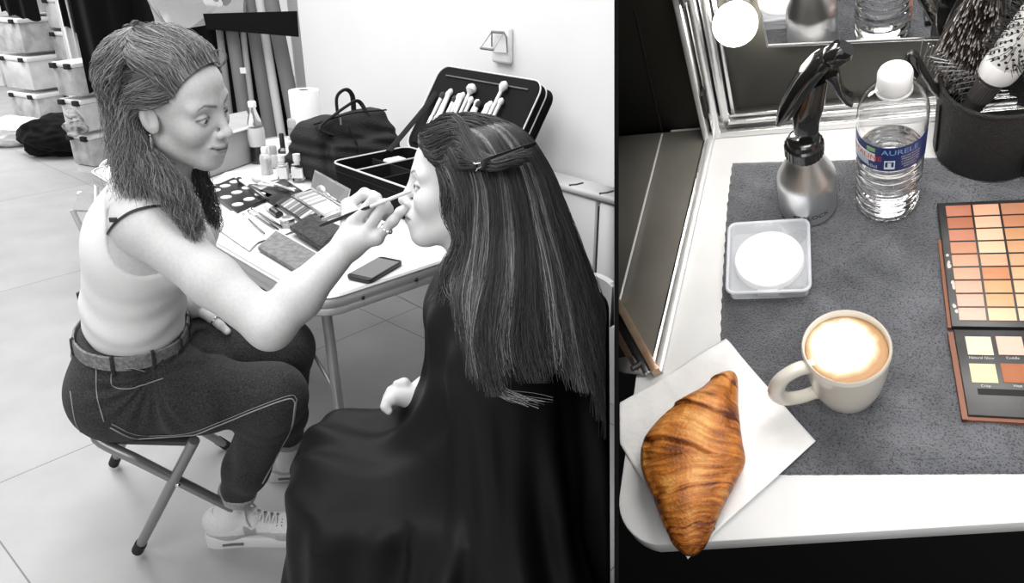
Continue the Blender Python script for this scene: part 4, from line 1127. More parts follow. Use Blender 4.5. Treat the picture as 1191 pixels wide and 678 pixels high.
# striped palettes
def stripe_palette(name, label, quad, z, h, ncol, light, mir=None):
    t = thing(name, label, 'palette', Pz(*quad[0], .70)); P4 = [A(*q) for q in quadT(quad, z + h)]
    ob('tray', G().prism(P4, z, z + h, None, bev=.0015), M_blackpl if not light else M_ferr, t, world=True)
    rs = np.random.RandomState(len(label))
    for i in range(ncol):
        for j, (v0, v1) in enumerate(((.10, .90),)):
            u0, u1 = .06 + .88 * i / ncol, .06 + .88 * (i + .78) / ncol
            B = lambda u, v: P4[0] * (1-u) * (1-v) + P4[3] * (1 - u) * v + P4[1] * u * (1-v) + P4[2] * u * v
            c = (.25 + .6 * rs.rand()) if light else (.03 + .7 * rs.rand() ** 1.3)
            ob('pan', G().prism([B(u0, v0), B(u1, v0), B(u1, v1), B(u0, v1)], z + h - .001, z + h + .0008), mat('pressed_powder', c, .8), t, world=True)
    return t, P4
stripe_palette('eyeshadow_palette', 'black slim palette of striped powders open on the makeup table', [(320, 236), (358, 262), (374, 250), (336, 226)], .7035, .010, 12, False)
t, P4 = stripe_palette('eyeshadow_palette', 'silver framed palette of pale striped powders with raised mirror lid', [(338, 227), (378, 252), (402, 243), (362, 219)], .7035, .010, 14, True)
q1, q2 = P4[3], P4[2]
Lm = A(q2[0] - q1[0], q2[1] - q1[1], 0); nrm_ = unit(A(Lm[1], -Lm[0], 0)); 
if nrm_ @ TA < 0: nrm_ = -nrm_
upv = unit(A(0, 0, 1) + nrm_ * .35); o_ = A(q1[0], q1[1], .715)
Mlid = frameM(o_, unit(Lm), upv, np.cross(unit(Lm), upv)); LL = float(np.linalg.norm(Lm))
ob('lid_frame', G().prism([(0, 0), (LL, 0), (LL, .062), (0, .062)], -.004, .002, Mlid, bev=.001), M_ferr, t, world=True)
ob('lid_mirror', G().prism([(.006, .006), (LL-.006, .006), (LL-.006, .056), (.006, .056)], .0021, .0026, Mlid), M_mir, t, world=True)
ob('lid_mirror_back', G().prism([(.006, .006), (LL-.006, .006), (LL-.006, .056), (.006, .056)], -.0046, -.0041, Mlid), M_mir, t, world=True)
# snakeskin compact
sc_ = ob('textured_compact', G().prism(quadT([(337, 266), (362, 251), (398, 266), (374, 290)], .722), .7165, .730, None, bev=.003), mat('dark_reptile_leather', .004, .35, c2=.06, scale=90, detail=8, bump=.8, bscale=110, lo=.45, hi=.7)); tagit(sc_, 'dark reptile textured flat compact beside the forearm on the table', 'compact')
# long slim pencils
pn_ = [(376, 262, 420, 238, 'silver long brush lying behind the raised hand'), (372, 268, 412, 250, 'black long pencil lying behind the raised hand')]
# bottles ---------------------------------------------------------------
def standM(px, py, z=.7045):
    q = Pz(px, py, z); return Matrix.Translation(Vector(q))
MB_ = standM(302, 188)
cb1 = thing('soda_bottle', 'half full dark soda bottle with white cap standing on the makeup table', 'bottle', MB_)
s_ = 1.04
ob('bottle_body', G().lathe([(.018, .001), (.030, .003), (.0315, .012), (.029, .03), (.028, .06), (.031, .085), (.0315, .115), (.029, .135), (.024, .158), (.017, .180), (.0125, .196), (.0125, .210)], 28, None), mat('clear_pet', .9, .05, trans=1, ior=1.35), cb1)
ob('dark_liquid', G().lathe([(.017, .003), (.0285, .005), (.0298, .012), (.0275, .03), (.0265, .058)], 24), mat('dark_cola', .01, .1), cb1)
ob('label', G().lathe([(.0290, .062), (.0322, .085), (.0325, .118), (.0305, .132)], 28, None, cap=False), mat('pale_label', .60, .6, c2=.35, scale=14, lo=.6, hi=.62), cb1)
ob('cap', G().lathe([(.0150, .206), (.0152, .224), (.013, .227)], 24), M_wp, cb1)
def simple_bottle(px, py, name, label, cat, body, mb_, cap, mc, seg=24, sq=False, lab=None):
    M_ = standM(px, py); t = thing(name, label, cat, M_)
    if sq:
        g = G().prism(rect_path(sq, sq, sq * .15), 0, body, None, bev=.002)
        ob('glass', g, mb_, t); ob('label', G().box((0, 0, body * .5), (sq + .001, sq * 1.005, body * .55)), M_paper, t)
        g = G(); g.lathe([(sq * .28, body), (sq * .28, body + cap * .3), (sq * .34, body + cap * .3), (sq * .34, body + cap)], 20); ob('cap', g, mc, t)
    else:
        ob('body', G().lathe(body, seg), mb_, t); ob('cap', G().lathe(cap, seg), mc, t)
        if lab: ob('label', G().lathe(lab, seg, None, cap=False), M_paper, t)
    return t
simple_bottle(311, 203, 'pump_bottle', 'small clear plastic bottle in front of the soda bottle', 'bottle', [(.019, 0), (.021, .003), (.021, .06), (.018, .072), (.010, .078)], mat('cloudy_plastic', .8, .12, trans=.7), [(.012, .077), (.012, .096), (.009, .1)], M_wp)
simple_bottle(330, 208, 'perfume_bottle', 'left square glass bottle with white label by the black bag', 'bottle', .055, M_gl, .030, M_whitegl, sq=.036)
simple_bottle(348, 210, 'perfume_bottle', 'right square glass bottle with tall white cap by the black bag', 'bottle', .060, M_gl, .034, M_whitegl, sq=.038)
simple_bottle(331, 188, 'nail_polish_bottle', 'small dark bottle with black cap beside the soda bottle', 'bottle', [(.018, 0), (.020, .003), (.020, .045), (.009, .055)], mat('dark_glass', .03, .08, coat=1), [(.0095, .054), (.0090, .105), (.007, .108)], M_blackpl, lab=[(.0204, .012), (.0204, .035)])
simple_bottle(340, 196, 'spray_bottle', 'slim white dropper bottle standing behind the square glass bottles', 'bottle', [(.015, 0), (.016, .003), (.016, .075), (.011, .083)], M_whitegl, [(.010, .083), (.010, .10), (.005, .104), (.004, .118)], M_wp)
simple_bottle(320, 194, 'lotion_bottle', 'short pale bottle with round cap near the soda bottle', 'bottle', [(.016, 0), (.018, .003), (.018, .04), (.012, .05)], mat('pale_lotion', .55, .3), [(.013, .05), (.013, .075), (.011, .078)], mat('grey_cap', .35, .4))
simple_bottle(345, 172, 'toner_bottle', 'tall translucent grey bottle in front of the paper roll', 'bottle', [(.024, 0), (.026, .003), (.026, .075), (.024, .085)], mat('grey_translucent', .45, .2, trans=.4), [(.0255, .085), (.0255, .112), (.022, .118), (.012, .12)], mat('grey_cap2', .42, .35))
# kitchen roll
M_ = standM(360, 170); kr = thing('kitchen_roll', 'white paper towel roll standing behind the black bag', 'paper roll', M_)
ob('roll', G().lathe([(.020, .002), (.058, .002), (.060, .006), (.060, .222), (.058, .226), (.020, .226), (.020, .002)], 40, None, cap=False), mat('roll_paper', .88, .95, bump=.1, bscale=90), kr)
ob('core', G().lathe([(.0195, .001), (.0195, .2265), (.0175, .2265), (.0175, .001), (.0195, .001)], 32, None, cap=False), mat('cardboard_core', .22, .9), kr)
# white pages on the table (far left) and grey carton behind the face
pg = ob('paper_sheet', G().prism(quadT([(246, 214), (262, 200), (300, 196), (330, 206), (300, 214), (262, 212)], .705), .7035, .7052), M_paper); tagit(pg, 'blank white sheet on the table behind the round pan palette', 'paper')
q = Pz(262, 196, .7045)
cr = thing('carton', 'grey open carton behind the smiling face at the far end of the table', 'box', q)
P4 = [A(*v) for v in quadT([(228, 212), (300, 186), (292, 165), (240, 178)], .7045)]
ob('carton_body', G().prism(P4, .704, .835, None, bev=.003), mat('grey_card', .36, .8, c2=.42, scale=8), cr, world=True)
ob('flap', G().prism([P4[0] - A(.0, .0), P4[1], P4[1] + A(.01, -.02), P4[0] + A(.0, -.03)], .834, .839), M_paper, cr, world=True)

# black bag -------------------------------------------------------------
M_bag = mat('black_woven_nylon', .010, .75, bump=.5, bscale=180); M_zip = mat('black_zip', .010, .7, spec=.2)
bq = Pz(425, 205, .7045); bA, bB = uvT(352, 208), uvT(455, 196)
bag = thing('black_bag', 'black fabric bag with two handles standing on the makeup table', 'bag', Pz(410, 205, .70))
p0, p1 = Pz(360, 202, .7045), Pz(395, 225, .7045); p2 = Pz(462, 192, .7045)
dx = unit(A(*(Pz(468, 188, .7045) - Pz(372, 214, .7045))[:2], 0)); dy = A(-dx[1], dx[0], 0); c = (Pz(372, 214, .7045) + Pz(468, 188, .7045)) / 2 + dy * .09
R3 = np.stack([dx, dy, A(0, 0, 1)], 1); bl = float(np.linalg.norm(Pz(468, 188, .7045) - Pz(372, 214, .7045))) / 2
def bag_f(p):
    q = (p - c - A(0, 0, .105)) @ R3; q = q.copy()
    w = bl * (1 - .10 * np.clip(q[:, 2] / .1, -1, 1)); th = .085 - .035 * np.clip(q[:, 2] / .1, -1, 1)
    dd = np.stack([np.abs(q[:, 0]) - w + .03, np.abs(q[:, 1]) - th + .03, np.abs(q[:, 2] + .01 * np.cos(q[:, 0] * 9)) - .10 + .03], 1)
    d = np.linalg.norm(np.maximum(dd, 0), axis=1) + np.minimum(dd.max(1), 0) - .03
    # front pocket
    e = np.stack([np.abs(q[:, 0]) - w * .8 + .02, np.abs(q[:, 1] + th) - .028 + .01, np.abs(q[:, 2] + .035) - .055 + .02], 1)
    d = smin(d, np.linalg.norm(np.maximum(e, 0), axis=1) + np.minimum(e.max(1), 0) - .015, .012)
    return d + .004 * np.sin(q[:, 0] * 40 + 8 * np.sin(q[:, 2] * 20)) + .003 * np.sin(q[:, 2] * 60 + q[:, 0] * 25)
V, Fc = extract(bag_f, c - .32, c + A(.32, .32, .30), .006); V[:, 2] = np.maximum(V[:, 2], .7045)
ob('bag_body', mesh_np('bag_body', V, Fc), M_bag, bag, world=True)
BW = lambda x, y, z: c + dx * x + dy * y + A(0, 0, z)
g = G()
ob('handle', G().tube(spline([BW(-bl * .55, -.075, .15), BW(-bl * .85, -.08, .185), BW(-bl * .35, -.05, .215), BW(.02, -.02, .232), BW(bl * .25, -.02, .240), BW(bl * .38, -.02, .228), BW(bl * .42, -.05, .18)], 40), .0085, 8, flat=.6), M_bag, bag, world=True)
ob('handle', G().tube(spline([BW(bl * .1, .05, .18), BW(bl * .10, .045, .25), BW(bl * .25, .03, .275), BW(bl * .40, .03, .25), BW(bl * .45, .04, .18)], 30), .010, 8, flat=.6), M_bag, bag, world=True)
ob('zip', G().tube(spline([BW(-bl * .85, -.052, .195), BW(0, -.056, .208), BW(bl * .85, -.052, .195)], 20), .003, 6), M_zip, bag, world=True)
ob('zip_pull', G().box(BW(-bl * .3, -.062, .19), (.006, .004, .026)), mat('zip_pull_metal', .4, .3, 1), bag, world=True)
ob('pocket_strap', G().tube([BW(-bl * .2, -.125, .045), BW(-bl * .2, -.118, .11), BW(-bl * .2, -.08, .17)], .009, 6, flat=.3), M_zip, bag, world=True)

# open makeup case ---------------------------------------------------------
M_case = mat('black_case_shell', .008, .8, bump=.3, bscale=250, spec=.15); M_edge = mat('light_piping', .7, .4); M_inner = mat('black_lining', .008, .9)
Kc = Pz(385, 190, .80); ka = (Kc - TC0) @ TA; kb = (Kc - TC0) @ TB
CW, CL, CH = .31, .52, .10
case = thing('makeup_case', 'open black makeup case with dividers and a lid full of brushes', 'case', TT(ka, kb, .70))
Mc = frameM(TT(ka + CW / 2, kb - CL / 2, .7045), TA, TB, A(0, 0, 1))
g = G(); rp = rect_path(CW, CL, .035, 6); n = len(rp); V = []; Fc = []
prof = [(0, 0), (0, CH), (-.006, CH), (-.006, .006)]
for i, (x, y) in enumerate(rp):
    t = unit(A(*rp[(i+1) % n]) - A(*rp[i-1])); nr = A(t[1], -t[0])
    for o_, z in prof: V.append(Mc @ Vector((x + nr[0] * o_, y + nr[1] * o_, z)))
for i in range(n):
    for k in range(3): Fc.append((i*4+k, ((i+1) % n)*4+k, ((i+1) % n)*4+k+1, i*4+k+1))
Fc.append([i*4 for i in range(n)]); Fc.append([i*4+3 for i in range(n)][::-1]); g.add(V, Fc); ob('shell', g, M_case, case, world=True)
ob('rim_piping', G().tube([Mc @ Vector((x, y, CH + .001)) for x, y in rp], .0030, 6, closed=True), M_edge, case, world=True)
ob('rim_piping', G().tube([Mc @ Vector((x * 1.005, y * 1.005, CH - .025)) for x, y in rp], .0018, 6, closed=True), M_zip, case, world=True)
for y in (-.13, .02, .15): ob('divider', G().box(Mc @ Vector((0, y, .045)), (CW - .016, .005, .085), RT), M_inner, case, world=True)
ob('divider', G().box(Mc @ Vector((.0, .0, .045)), (.005, CL - .02, .085), RT), M_inner, case, world=True)
for i in range(2):
    ob('divider_trim', G().tube([Mc @ Vector((-CW/2 + .012, y_, .090)) for y_ in (0,)] + [Mc @ Vector((CW/2 - .012, 0, .090))] if False else [Mc @ Vector((-CW/2 + .01, (-.13, .15)[i], .089)), Mc @ Vector((CW/2 - .01, (-.13, .15)[i], .089))], .003, 6), M_edge, case, world=True)
# lid
ub = TT(ka + CW, kb + .015, .7045 + CH); CLb = CL; CL = .50; vb_ = ub - TB * CL
lt1 = P(512, 77, 2.86); lt2 = P(633, 98, 2.46)
_d = raydir(514, 76); _t = ((ub - CAM) @ TB) / (_d @ TB); _tp = CAM + _t * _d; lup = unit(_tp - ub); LH = float(np.linalg.norm(_tp - ub)); print('LID', LH, lup)
_best = min(np.linspace(.3, .6, 61), key=lambda L: (lambda q: abs(CX + FPX * q[0] / ((q - CAM) @ EF) - 634))(ub + lup * LH - TB * L)); CL = float(_best); print('CL', CL)
ln_ = unit(np.cross(-TB, lup)); 
if ln_ @ (CAM - ub) < 0: ln_ = -ln_
Ml = frameM(ub, -TB, lup, ln_)
if Ml.to_3x3().determinant() < 0: Ml = frameM(ub, -TB, lup, -ln_)
sg = 1 if Vector(ln_).dot(Ml.to_3x3() @ Vector((0, 0, 1))) > 0 else -1
lp = [(x + CL / 2, y + LH / 2) for x, y in rect_path(CL, LH, .045, 7)]
def LZ(a): return a * sg
g = G(); g.prism(lp, min(LZ(-.07), LZ(-.0)), max(LZ(-.07), LZ(-.0)), Ml, bev=.004); lid = ob('lid', g, M_case, case, world=True)
for z in (0, -.032, -.066): ob('lid_piping', G().tube([Ml @ Vector((CL/2 + (x - CL/2) * 1.006, LH/2 + (y - LH/2) * 1.006, LZ(z))) for x, y in lp], .0028 if z > -.01 else .0022, 6, closed=True), M_edge if z > -.06 else M_zip, lid, world=True)
ob('brush_pocket', G().prism([(.03, .02), (CL - .03, .02), (CL - .03, .155), (.03, .155)], min(LZ(.001), LZ(.008)), max(LZ(.001), LZ(.008)), Ml, bev=.003), mat('black_pocket_mesh', .012, .8, bump=.6, bscale=300, spec=.2), lid, world=True)
ob('lid_zip', G().tube([Ml @ Vector((x, LH - .035, LZ(.003))) for x in (.05, CL - .05)], .003, 6), mat('grey_zip', .12, .4), lid, world=True)
ob('case_strap', G().tube(spline([P(515, 95, 2.78), P(500, 118, 2.70), P(478, 145, 2.62), P(452, 176, 2.52)], 16), .012, 6, flat=.3), M_zip, case, world=True)
rs = np.random.RandomState(5)
bl_ = ['leftmost brush in the case lid, short with white ferrule', 'brush second from left in the case lid', 'dark flat brush in the left part of the case lid', 'white handled brush left of centre in the case lid', 'narrow brush beside the white handled one in the lid', 'small pale brush near the middle of the case lid', 'big round white powder brush in the middle of the case lid', 'plain brush right beside the big round powder brush', 'slanted pale brush right of centre in the case lid', 'slim silver brush in the right half of the case lid', 'tall pointed grey brush in the right half of the case lid', 'wide pale brush low in the right half of the case lid', 'tallest fluffy white brush at the right of the case lid', 'rightmost small brush in the case lid']
for i, lb in enumerate(bl_):
    x = .085 + .285 * i / 13; big = i in (6, 12); L = .15 + .03 * rs.rand() + (.055 if i == 12 else .035 if i == 6 else 0)
    sl = rs.randn() * .008 + .012
    a = Ml @ Vector((x, .06, LZ(.012))); b = Ml @ Vector((x + sl, .06 + L, LZ(.016)))
    brush('lid_brush', lb, a[:], b[:], .0068 + .0015 * rs.rand(), .034 if big else .024, M_whitegl if i % 3 else M_ferr, M_whitegl, M_hairw if (i % 3 or big) else M_hairk, (.019 if i == 6 else .016) if big else .0105, group='brushes in the lid of the makeup case', fer=.4)
# tissue inside the case
ob('cotton_pads', G().box(Mc @ Vector((.05, .19, .075)), (.07, .05, .03), RT, .008), M_tissue, case, world=True)
# ================================================================== THE DRESSING TABLE IN THE DARK BOOTH
dn = unit(cam2world(.433, -.645, -1.0)); wz = -dn
ux = unit(cam2world(1, 0, .433)); ux = unit(ux - wz * (ux @ wz)); vy = np.cross(wz, ux)
O = P(955, 339, .95)
MS = frameM(O, ux, vy, wz); MSI = MS.inverted(); S3 = np.stack([ux, vy, wz], 1)
def T(px, py, h=0.):
    d = raydir(px, py); t = (O + wz * h - CAM) @ wz / (d @ wz); q = (CAM + t * d - O) @ S3; return A(q[0], q[1], h)
def TV(px, py, v):                         # on the upright plane at depth v
    d = raydir(px, py); t = (O + vy * v - CAM) @ vy / (d @ vy); return (CAM + t * d - O) @ S3
def here(px, py, rz=0, h=0.):
    q = T(px, py, h); return MS @ MT(q[0], q[1], h, rz)
def at(q, rz=0): return MS @ MT(q[0], q[1], q[2], rz)
TOP = 0.0
# table top -----------------------------------------------------------------
fl, fr = T(726, 628), T(1191, 612)
backv = T(900, 152)[1]
M_desk = mat('scuffed_white_melamine', .74, .45, c2=.82, scale=7, detail=8, bump=.04, bscale=60)
e0 = T(722, 636)
lft = T(719, 500)[0] - .005
desk = thing('dressing_table', 'white laminate dressing table top with a rounded front corner and worn edge', 'table', MS @ MT(0, 0, -.04))
def deskpoly():
    p = []
    rgt = 1.0; back = backv + .019
    a = T(1191, 608); b = T(800, 632); dirf = unit(b - a); 
    fy = lambda x: a[1] + dirf[1] / dirf[0] * (x - a[0])
    p.append((rgt, fy(rgt)))
    c = T(724, 600); r = .05
    x0 = T(722, 560)[0]
    for k in range(9):
        an = -PI/2 - PI/2 * k / 8; p.append((x0 + r + r * math.cos(an), fy(x0 + r) + r + r * math.sin(an)))
    p.append((x0 - .0, T(720, 440)[1])); p.append((x0 + .0, back)); p.append((rgt, back)); return p
dp = deskpoly()
g = G().prism(dp, -.034, 0, None, bev=.003); ob('table_top', g, M_desk, desk, M=MT(0, 0, .04))
g = G().prism([(x * .998, y + .012) for x, y in dp], -.050, -.0345, None, bev=.002); ob('under_edge', g, mat('grey_under_edge', .28, .6), desk, M=MT(0, 0, .04))
# dark cabinet carrying it
g = G().prism([(dp[-1][0], dp[0][1] + .10), (dp[2][0] + .06, dp[0][1] + .10), (dp[2][0] + .06, dp[-1][1] - .02), (dp[-1][0], dp[-1][1] - .02)], -.55, -.0505, None)
M_dk = mat('matt_black_board', .006, .85, spec=.1); o_ = ob('plinth', g, M_dk, desk, M=MT(0, 0, .04))
# back board, seam, trims ----------------------------------------------------
M_board = mat('charcoal_panel', (.060, .058, .048), .5, c2=(.075, .073, .060), scale=4, bump=.03, bscale=150); M_frame = mat('silver_frame', .72, .25, 1, bump=.08, bscale=40); M_pale = mat('pale_metal_edge', .80, .4, .6)
bv = backv
def stp(name, g, m, kind=True):
    o_ = ob(name, g, m, M=MS); o_['kind'] = 'structure'; return o_
xl, xr = TV(700, 100, bv)[0] - .05, .85
stp('wall_booth', G().box(((xl + xr) / 2, bv + .035, .35), (xr - xl, .03, .75)), M_board)
# frame: bottom rail, left stile (two steps)
frame_ = thing('panel_frame', 'silver stepped frame around the charcoal board behind the spray bottle', 'frame', at(A(TV(840, 150, bv)[0], bv, 0)))
LI = at(A(TV(840, 150, bv)[0], bv, 0)).inverted() @ MS
def fob(n, g, m): return ob(n, g, m, frame_, M=LI)
xA = T(836, 153)[0]
topL = TV(806, 8, bv); lean = (topL[0] - xA) / topL[2]
h1 = TV(905, 128, bv)[2]
HH = .62
g = G(); g.box(((xA + xr) / 2, bv + .004, .006), (xr - xA, .022, .012), None, .002); g.box(((xA + xr) / 2, bv + .010, .018), (xr - xA, .018, .014), None, .003); g.box(((xA + xr) / 2, bv + .013, .029), (xr - xA, .014, .008), None, .002); fob('bottom_rail', g, M_frame)
def stile(x0, w, z0, z1, y, d):
    M = Matrix.Identity(4); M[0][2] = lean
    bm = bmesh.new(); bmesh.ops.create_cube(bm, size=1)
    for v in bm.verts: v.co = Vector((v.co.x * w, v.co.y * d, v.co.z * (z1 - z0)))
    bmesh.ops.bevel(bm, geom=bm.edges[:], offset=min(w, d) * .2, segments=2, profile=.5, affect='EDGES')
    for v in bm.verts: v.co += Vector((x0 + lean * (v.co.z + (z0 + z1) / 2), y, (z0 + z1) / 2))
    gg = G().bm(bm); bm.free(); return gg
fob('stile', stile(xA - .001, .012, 0, HH, bv + .004, .024), M_frame)
fob('stile', stile(xA + .013, .012, 0.012, HH, bv + .010, .018), M_frame)
fob('stile', stile(xA + .024, .005, 0.02, HH, bv + .014, .012), M_frame)
fob('outer_edge', stile(xA - .016, .008, 0, HH, bv + .000, .026), M_pale)
for z in (.075, .27): fob('hinge_gap', G().box((xA - .0085 + lean * z, bv - .002, z), (.004, .026, .045)), M_dark)
# seam in the dark board on the left
s0, s1 = TV(770, 152, bv + .02), TV(738, 10, bv + .02)
frs = G().tube([A(s0[0], bv + .0185, s0[2]), A(s1[0], bv + .0185, s1[2])], .0016, 6)
sm = stp('trim_2', frs, mat('seam_black', .004, .9))
# mirror above -------------------------------------------------------------
m0 = TV(893, 52, bv + .012); m1 = TV(1066, 44, bv + .012); ml0 = TV(884, 8, bv + .012)
mir = thing('wall_mirror', 'frameless mirror fixed on the charcoal board above the bottles', 'mirror', at(A(m0[0], bv, m0[2])))
MI_ = at(A(m0[0], bv, m0[2])).inverted() @ MS
xm = m0[0]; le2 = (ml0[0] - m0[0]) / (ml0[2] - m0[2]); slope = (m1[2] - m0[2]) / (m1[0] - m0[0])
xe = .60; ht = .30
quad_ = [(xm, m0[2]), (xe, m0[2] + slope * (xe - xm)), (xe, m0[2] + ht), (xm + le2 * ht, m0[2] + ht)]
def upprism(poly, y0, y1, bev=0):
    Mx = Matrix(((1, 0, 0, 0), (0, 0, 1, 0), (0, 1, 0, 0), (0, 0, 0, 1)))
    return G().prism(poly, y0, y1, Mx, bev=bev)
ob('glass', upprism(quad_, bv + .010, bv + .016), mat('mirror_silvering', .92, .015, 1), mir, M=MI_)
ob('bevelled_edge', G().tube([A(x, bv + .010, z) for x, z in quad_], .0022, 6, closed=True), mat('mirror_edge', .6, .15, 1), mir, M=MI_)
# bulbs ---------------------------------------------------------------------
M_bulb = mat('glowing_bulb', 1, .3, emit=(1, .96, .90), estr=26)
bc = TV(855, 28, bv - .016)
bulb = thing('light_bulb', 'round glowing white bulb on the dark board left of the mirror', 'light bulb', at(bc))
ob('globe', G().ball((0, 0, 0), .0265, 40, 24), M_bulb, bulb)
ob('socket', G().lathe([(.017, 0), (.017, .006), (.0135, .02)], 24, Matrix.Translation((0, .034, 0)) @ Matrix.Rotation(PI/2, 4, 'X')), M_frame, bulb)
for k, dz in enumerate((.16, .32)):
    b2 = bc + A(lean * dz, 0, dz); dup(bulb, at(b2), label=('second glowing bulb up on the dark board' if k == 0 else 'topmost glowing bulb on the dark board'))
# left dark tray with rails ---------------------------------------------------
wing = thing('case_wing', 'dark grey metal panel with silver rails at the left end of the dressing table', 'panel', here(790, 300))
WI = (here(790, 300)).inverted() @ MS
def wob(n, g, m, **k): return ob(n, g, m, wing, M=WI, **k)
w1_, w2_ = T(829, 158), T(767, 434); w3_ = T(722, 350); w4_ = T(712, 158)
wl = min(w3_[0], w4_[0]) - .0
M_tray = mat('dark_grey_painted_sheet', (.12, .115, .10), .42, c2=(.16, .152, .135), scale=6, bump=.04, bscale=90)
ob_poly = [(w1_[0], bv + .01), (w2_[0], w2_[1]), (T(714, 336)[0], T(714, 336)[1]), (T(714, 158)[0] , bv + .01)]
wob('sheet', G().prism(ob_poly, .001, .004), M_tray)
wob('side_rail', G().tube([A(w1_[0], bv, .004), A(*w2_[:2], .004)], .0055, 8, flat=.8), M_pale)
wob('side_rail', G().tube([A(w1_[0] - .008, bv, .004), A(w2_[0] - .009, w2_[1] + .01, .004)], .003, 8), M_frame)
sa, sb = T(770, 156, .0045), T(720, 352, .0045); wob('seam_strip', G().tube([sa, sb], .0016, 6), M_pale)
up = T(768, 434); ta, tb = A(*T(766, 437)[:2], .001), A(*T(712, 340)[:2], .001)
M_wood = mat('brass_edge', (.42, .27, .17), .35, .7, c2=(.62, .52, .40), scale=14, spec=.5)
dd = unit(tb - ta); nn_ = A(dd[1], -dd[0], 0); nn_ = nn_ if nn_[1] < 0 else -nn_
wob('front_rail', G().prism([(ta + nn_ * -.004)[:2], (tb + nn_ * -.004)[:2], (tb + nn_ * .006)[:2], (ta + nn_ * .006)[:2]], .001, .018, None, bev=.001), M_wood)
wob('front_rail', G().prism([(ta + nn_ * .0062 + dd * .006)[:2], (tb + nn_ * .0062)[:2], (tb + nn_ * .016)[:2], (ta + nn_ * .014 + dd * .006)[:2]], .001, .010, None, bev=.001), M_frame)
wob('front_rail', G().prism([(ta + nn_ * .0165 + dd * .012)[:2], (tb + nn_ * .0165)[:2], (tb + nn_ * .030)[:2], (ta + nn_ * .024 + dd * .02)[:2]], .001, .006, None, bev=.001), mat('dark_brown_rail', (.05, .03, .02), .5))
hq = T(741, 428); g = G(); g.prism([(hq[0] - .030, hq[1] - .006), (hq[0] - .012, hq[1] - .011), (hq[0] + .012, hq[1] - .012), (hq[0] + .020, hq[1] - .004), (hq[0] + .014, hq[1] + .012), (hq[0] - .004, hq[1] + .016), (hq[0] - .030, hq[1] + .010)], .001, .006, None, bev=.0015); wob('hinge_plate', g, mat('tarnished_steel', .22, .4, .9))
wob('hinge_knuckle', G().tube([A(hq[0] - .004, hq[1] - .004, .007), A(hq[0] + .006, hq[1] + .003, .007)], .004, 10), mat('hinge_hole', .08, .4, .8))

# towel -----------------------------------------------------------------------
def terry():
    m, n, b = nt('charcoal_terry_towel'); tc = n.nodes.new('ShaderNodeTexCoord')
    a = n.nodes.new('ShaderNodeTexNoise'); a.inputs['Scale'].default_value = 420; a.inputs['Detail'].default_value = 3; n.links.new(tc.outputs['Object'], a.inputs['Vector'])
    v = n.nodes.new('ShaderNodeTexVoronoi'); v.inputs['Scale'].default_value = 430; n.links.new(tc.outputs['Object'], v.inputs['Vector'])
    l = n.nodes.new('ShaderNodeTexNoise'); l.inputs['Scale'].default_value = 14; l.inputs['Detail'].default_value = 6; n.links.new(tc.outputs['Object'], l.inputs['Vector'])
    ad = n.nodes.new('ShaderNodeMath'); ad.operation = 'ADD'; n.links.new(a.outputs['Fac'], ad.inputs[0]); n.links.new(v.outputs['Distance'], ad.inputs[1])
    r = n.nodes.new('ShaderNodeValToRGB'); r.color_ramp.elements[0].position = .45; r.color_ramp.elements[1].position = 1.25
    r.color_ramp.elements[0].color = rgba((.024, .025, .029)); r.color_ramp.elements[1].color = rgba((.15, .155, .17)); n.links.new(ad.outputs[0], r.inputs[0])
    mr = n.nodes.new('ShaderNodeMapRange'); mr.inputs[1].default_value = .3; mr.inputs[2].default_value = .7; mr.inputs[3].default_value = .62; mr.inputs[4].default_value = 1.25; n.links.new(l.outputs['Fac'], mr.inputs[0])
    mx = n.nodes.new('ShaderNodeMix'); mx.data_type = 'RGBA'; mx.blend_type = 'MULTIPLY'; mx.inputs[0].default_value = 1; n.links.new(r.outputs[0], mx.inputs[6]); n.links.new(mr.outputs[0], mx.inputs[7]); n.links.new(mx.outputs[2], b.inputs['Base Color'])
    bp = n.nodes.new('ShaderNodeBump'); bp.inputs['Strength'].default_value = .9; bp.inputs['Distance'].default_value = .002; n.links.new(ad.outputs[0], bp.inputs['Height']); n.links.new(bp.outputs[0], b.inputs['Normal'])
    b.inputs['Roughness'].default_value = 1; b.inputs['Sheen Weight'].default_value = .35; b.inputs['Specular IOR Level'].default_value = .1; return m
M_towel = terry()
edge_l = spline([T(852, 190), T(846, 240), T(842, 300), T(839, 365), T(838, 430), T(838, 500), T(842, 553)], 90)
tr_, br_ = T(1300, 178), T(1300, 551)
nU, nV = 150, 90
V = []; rs = np.random.RandomState(2)
fyt = lambda u: 0
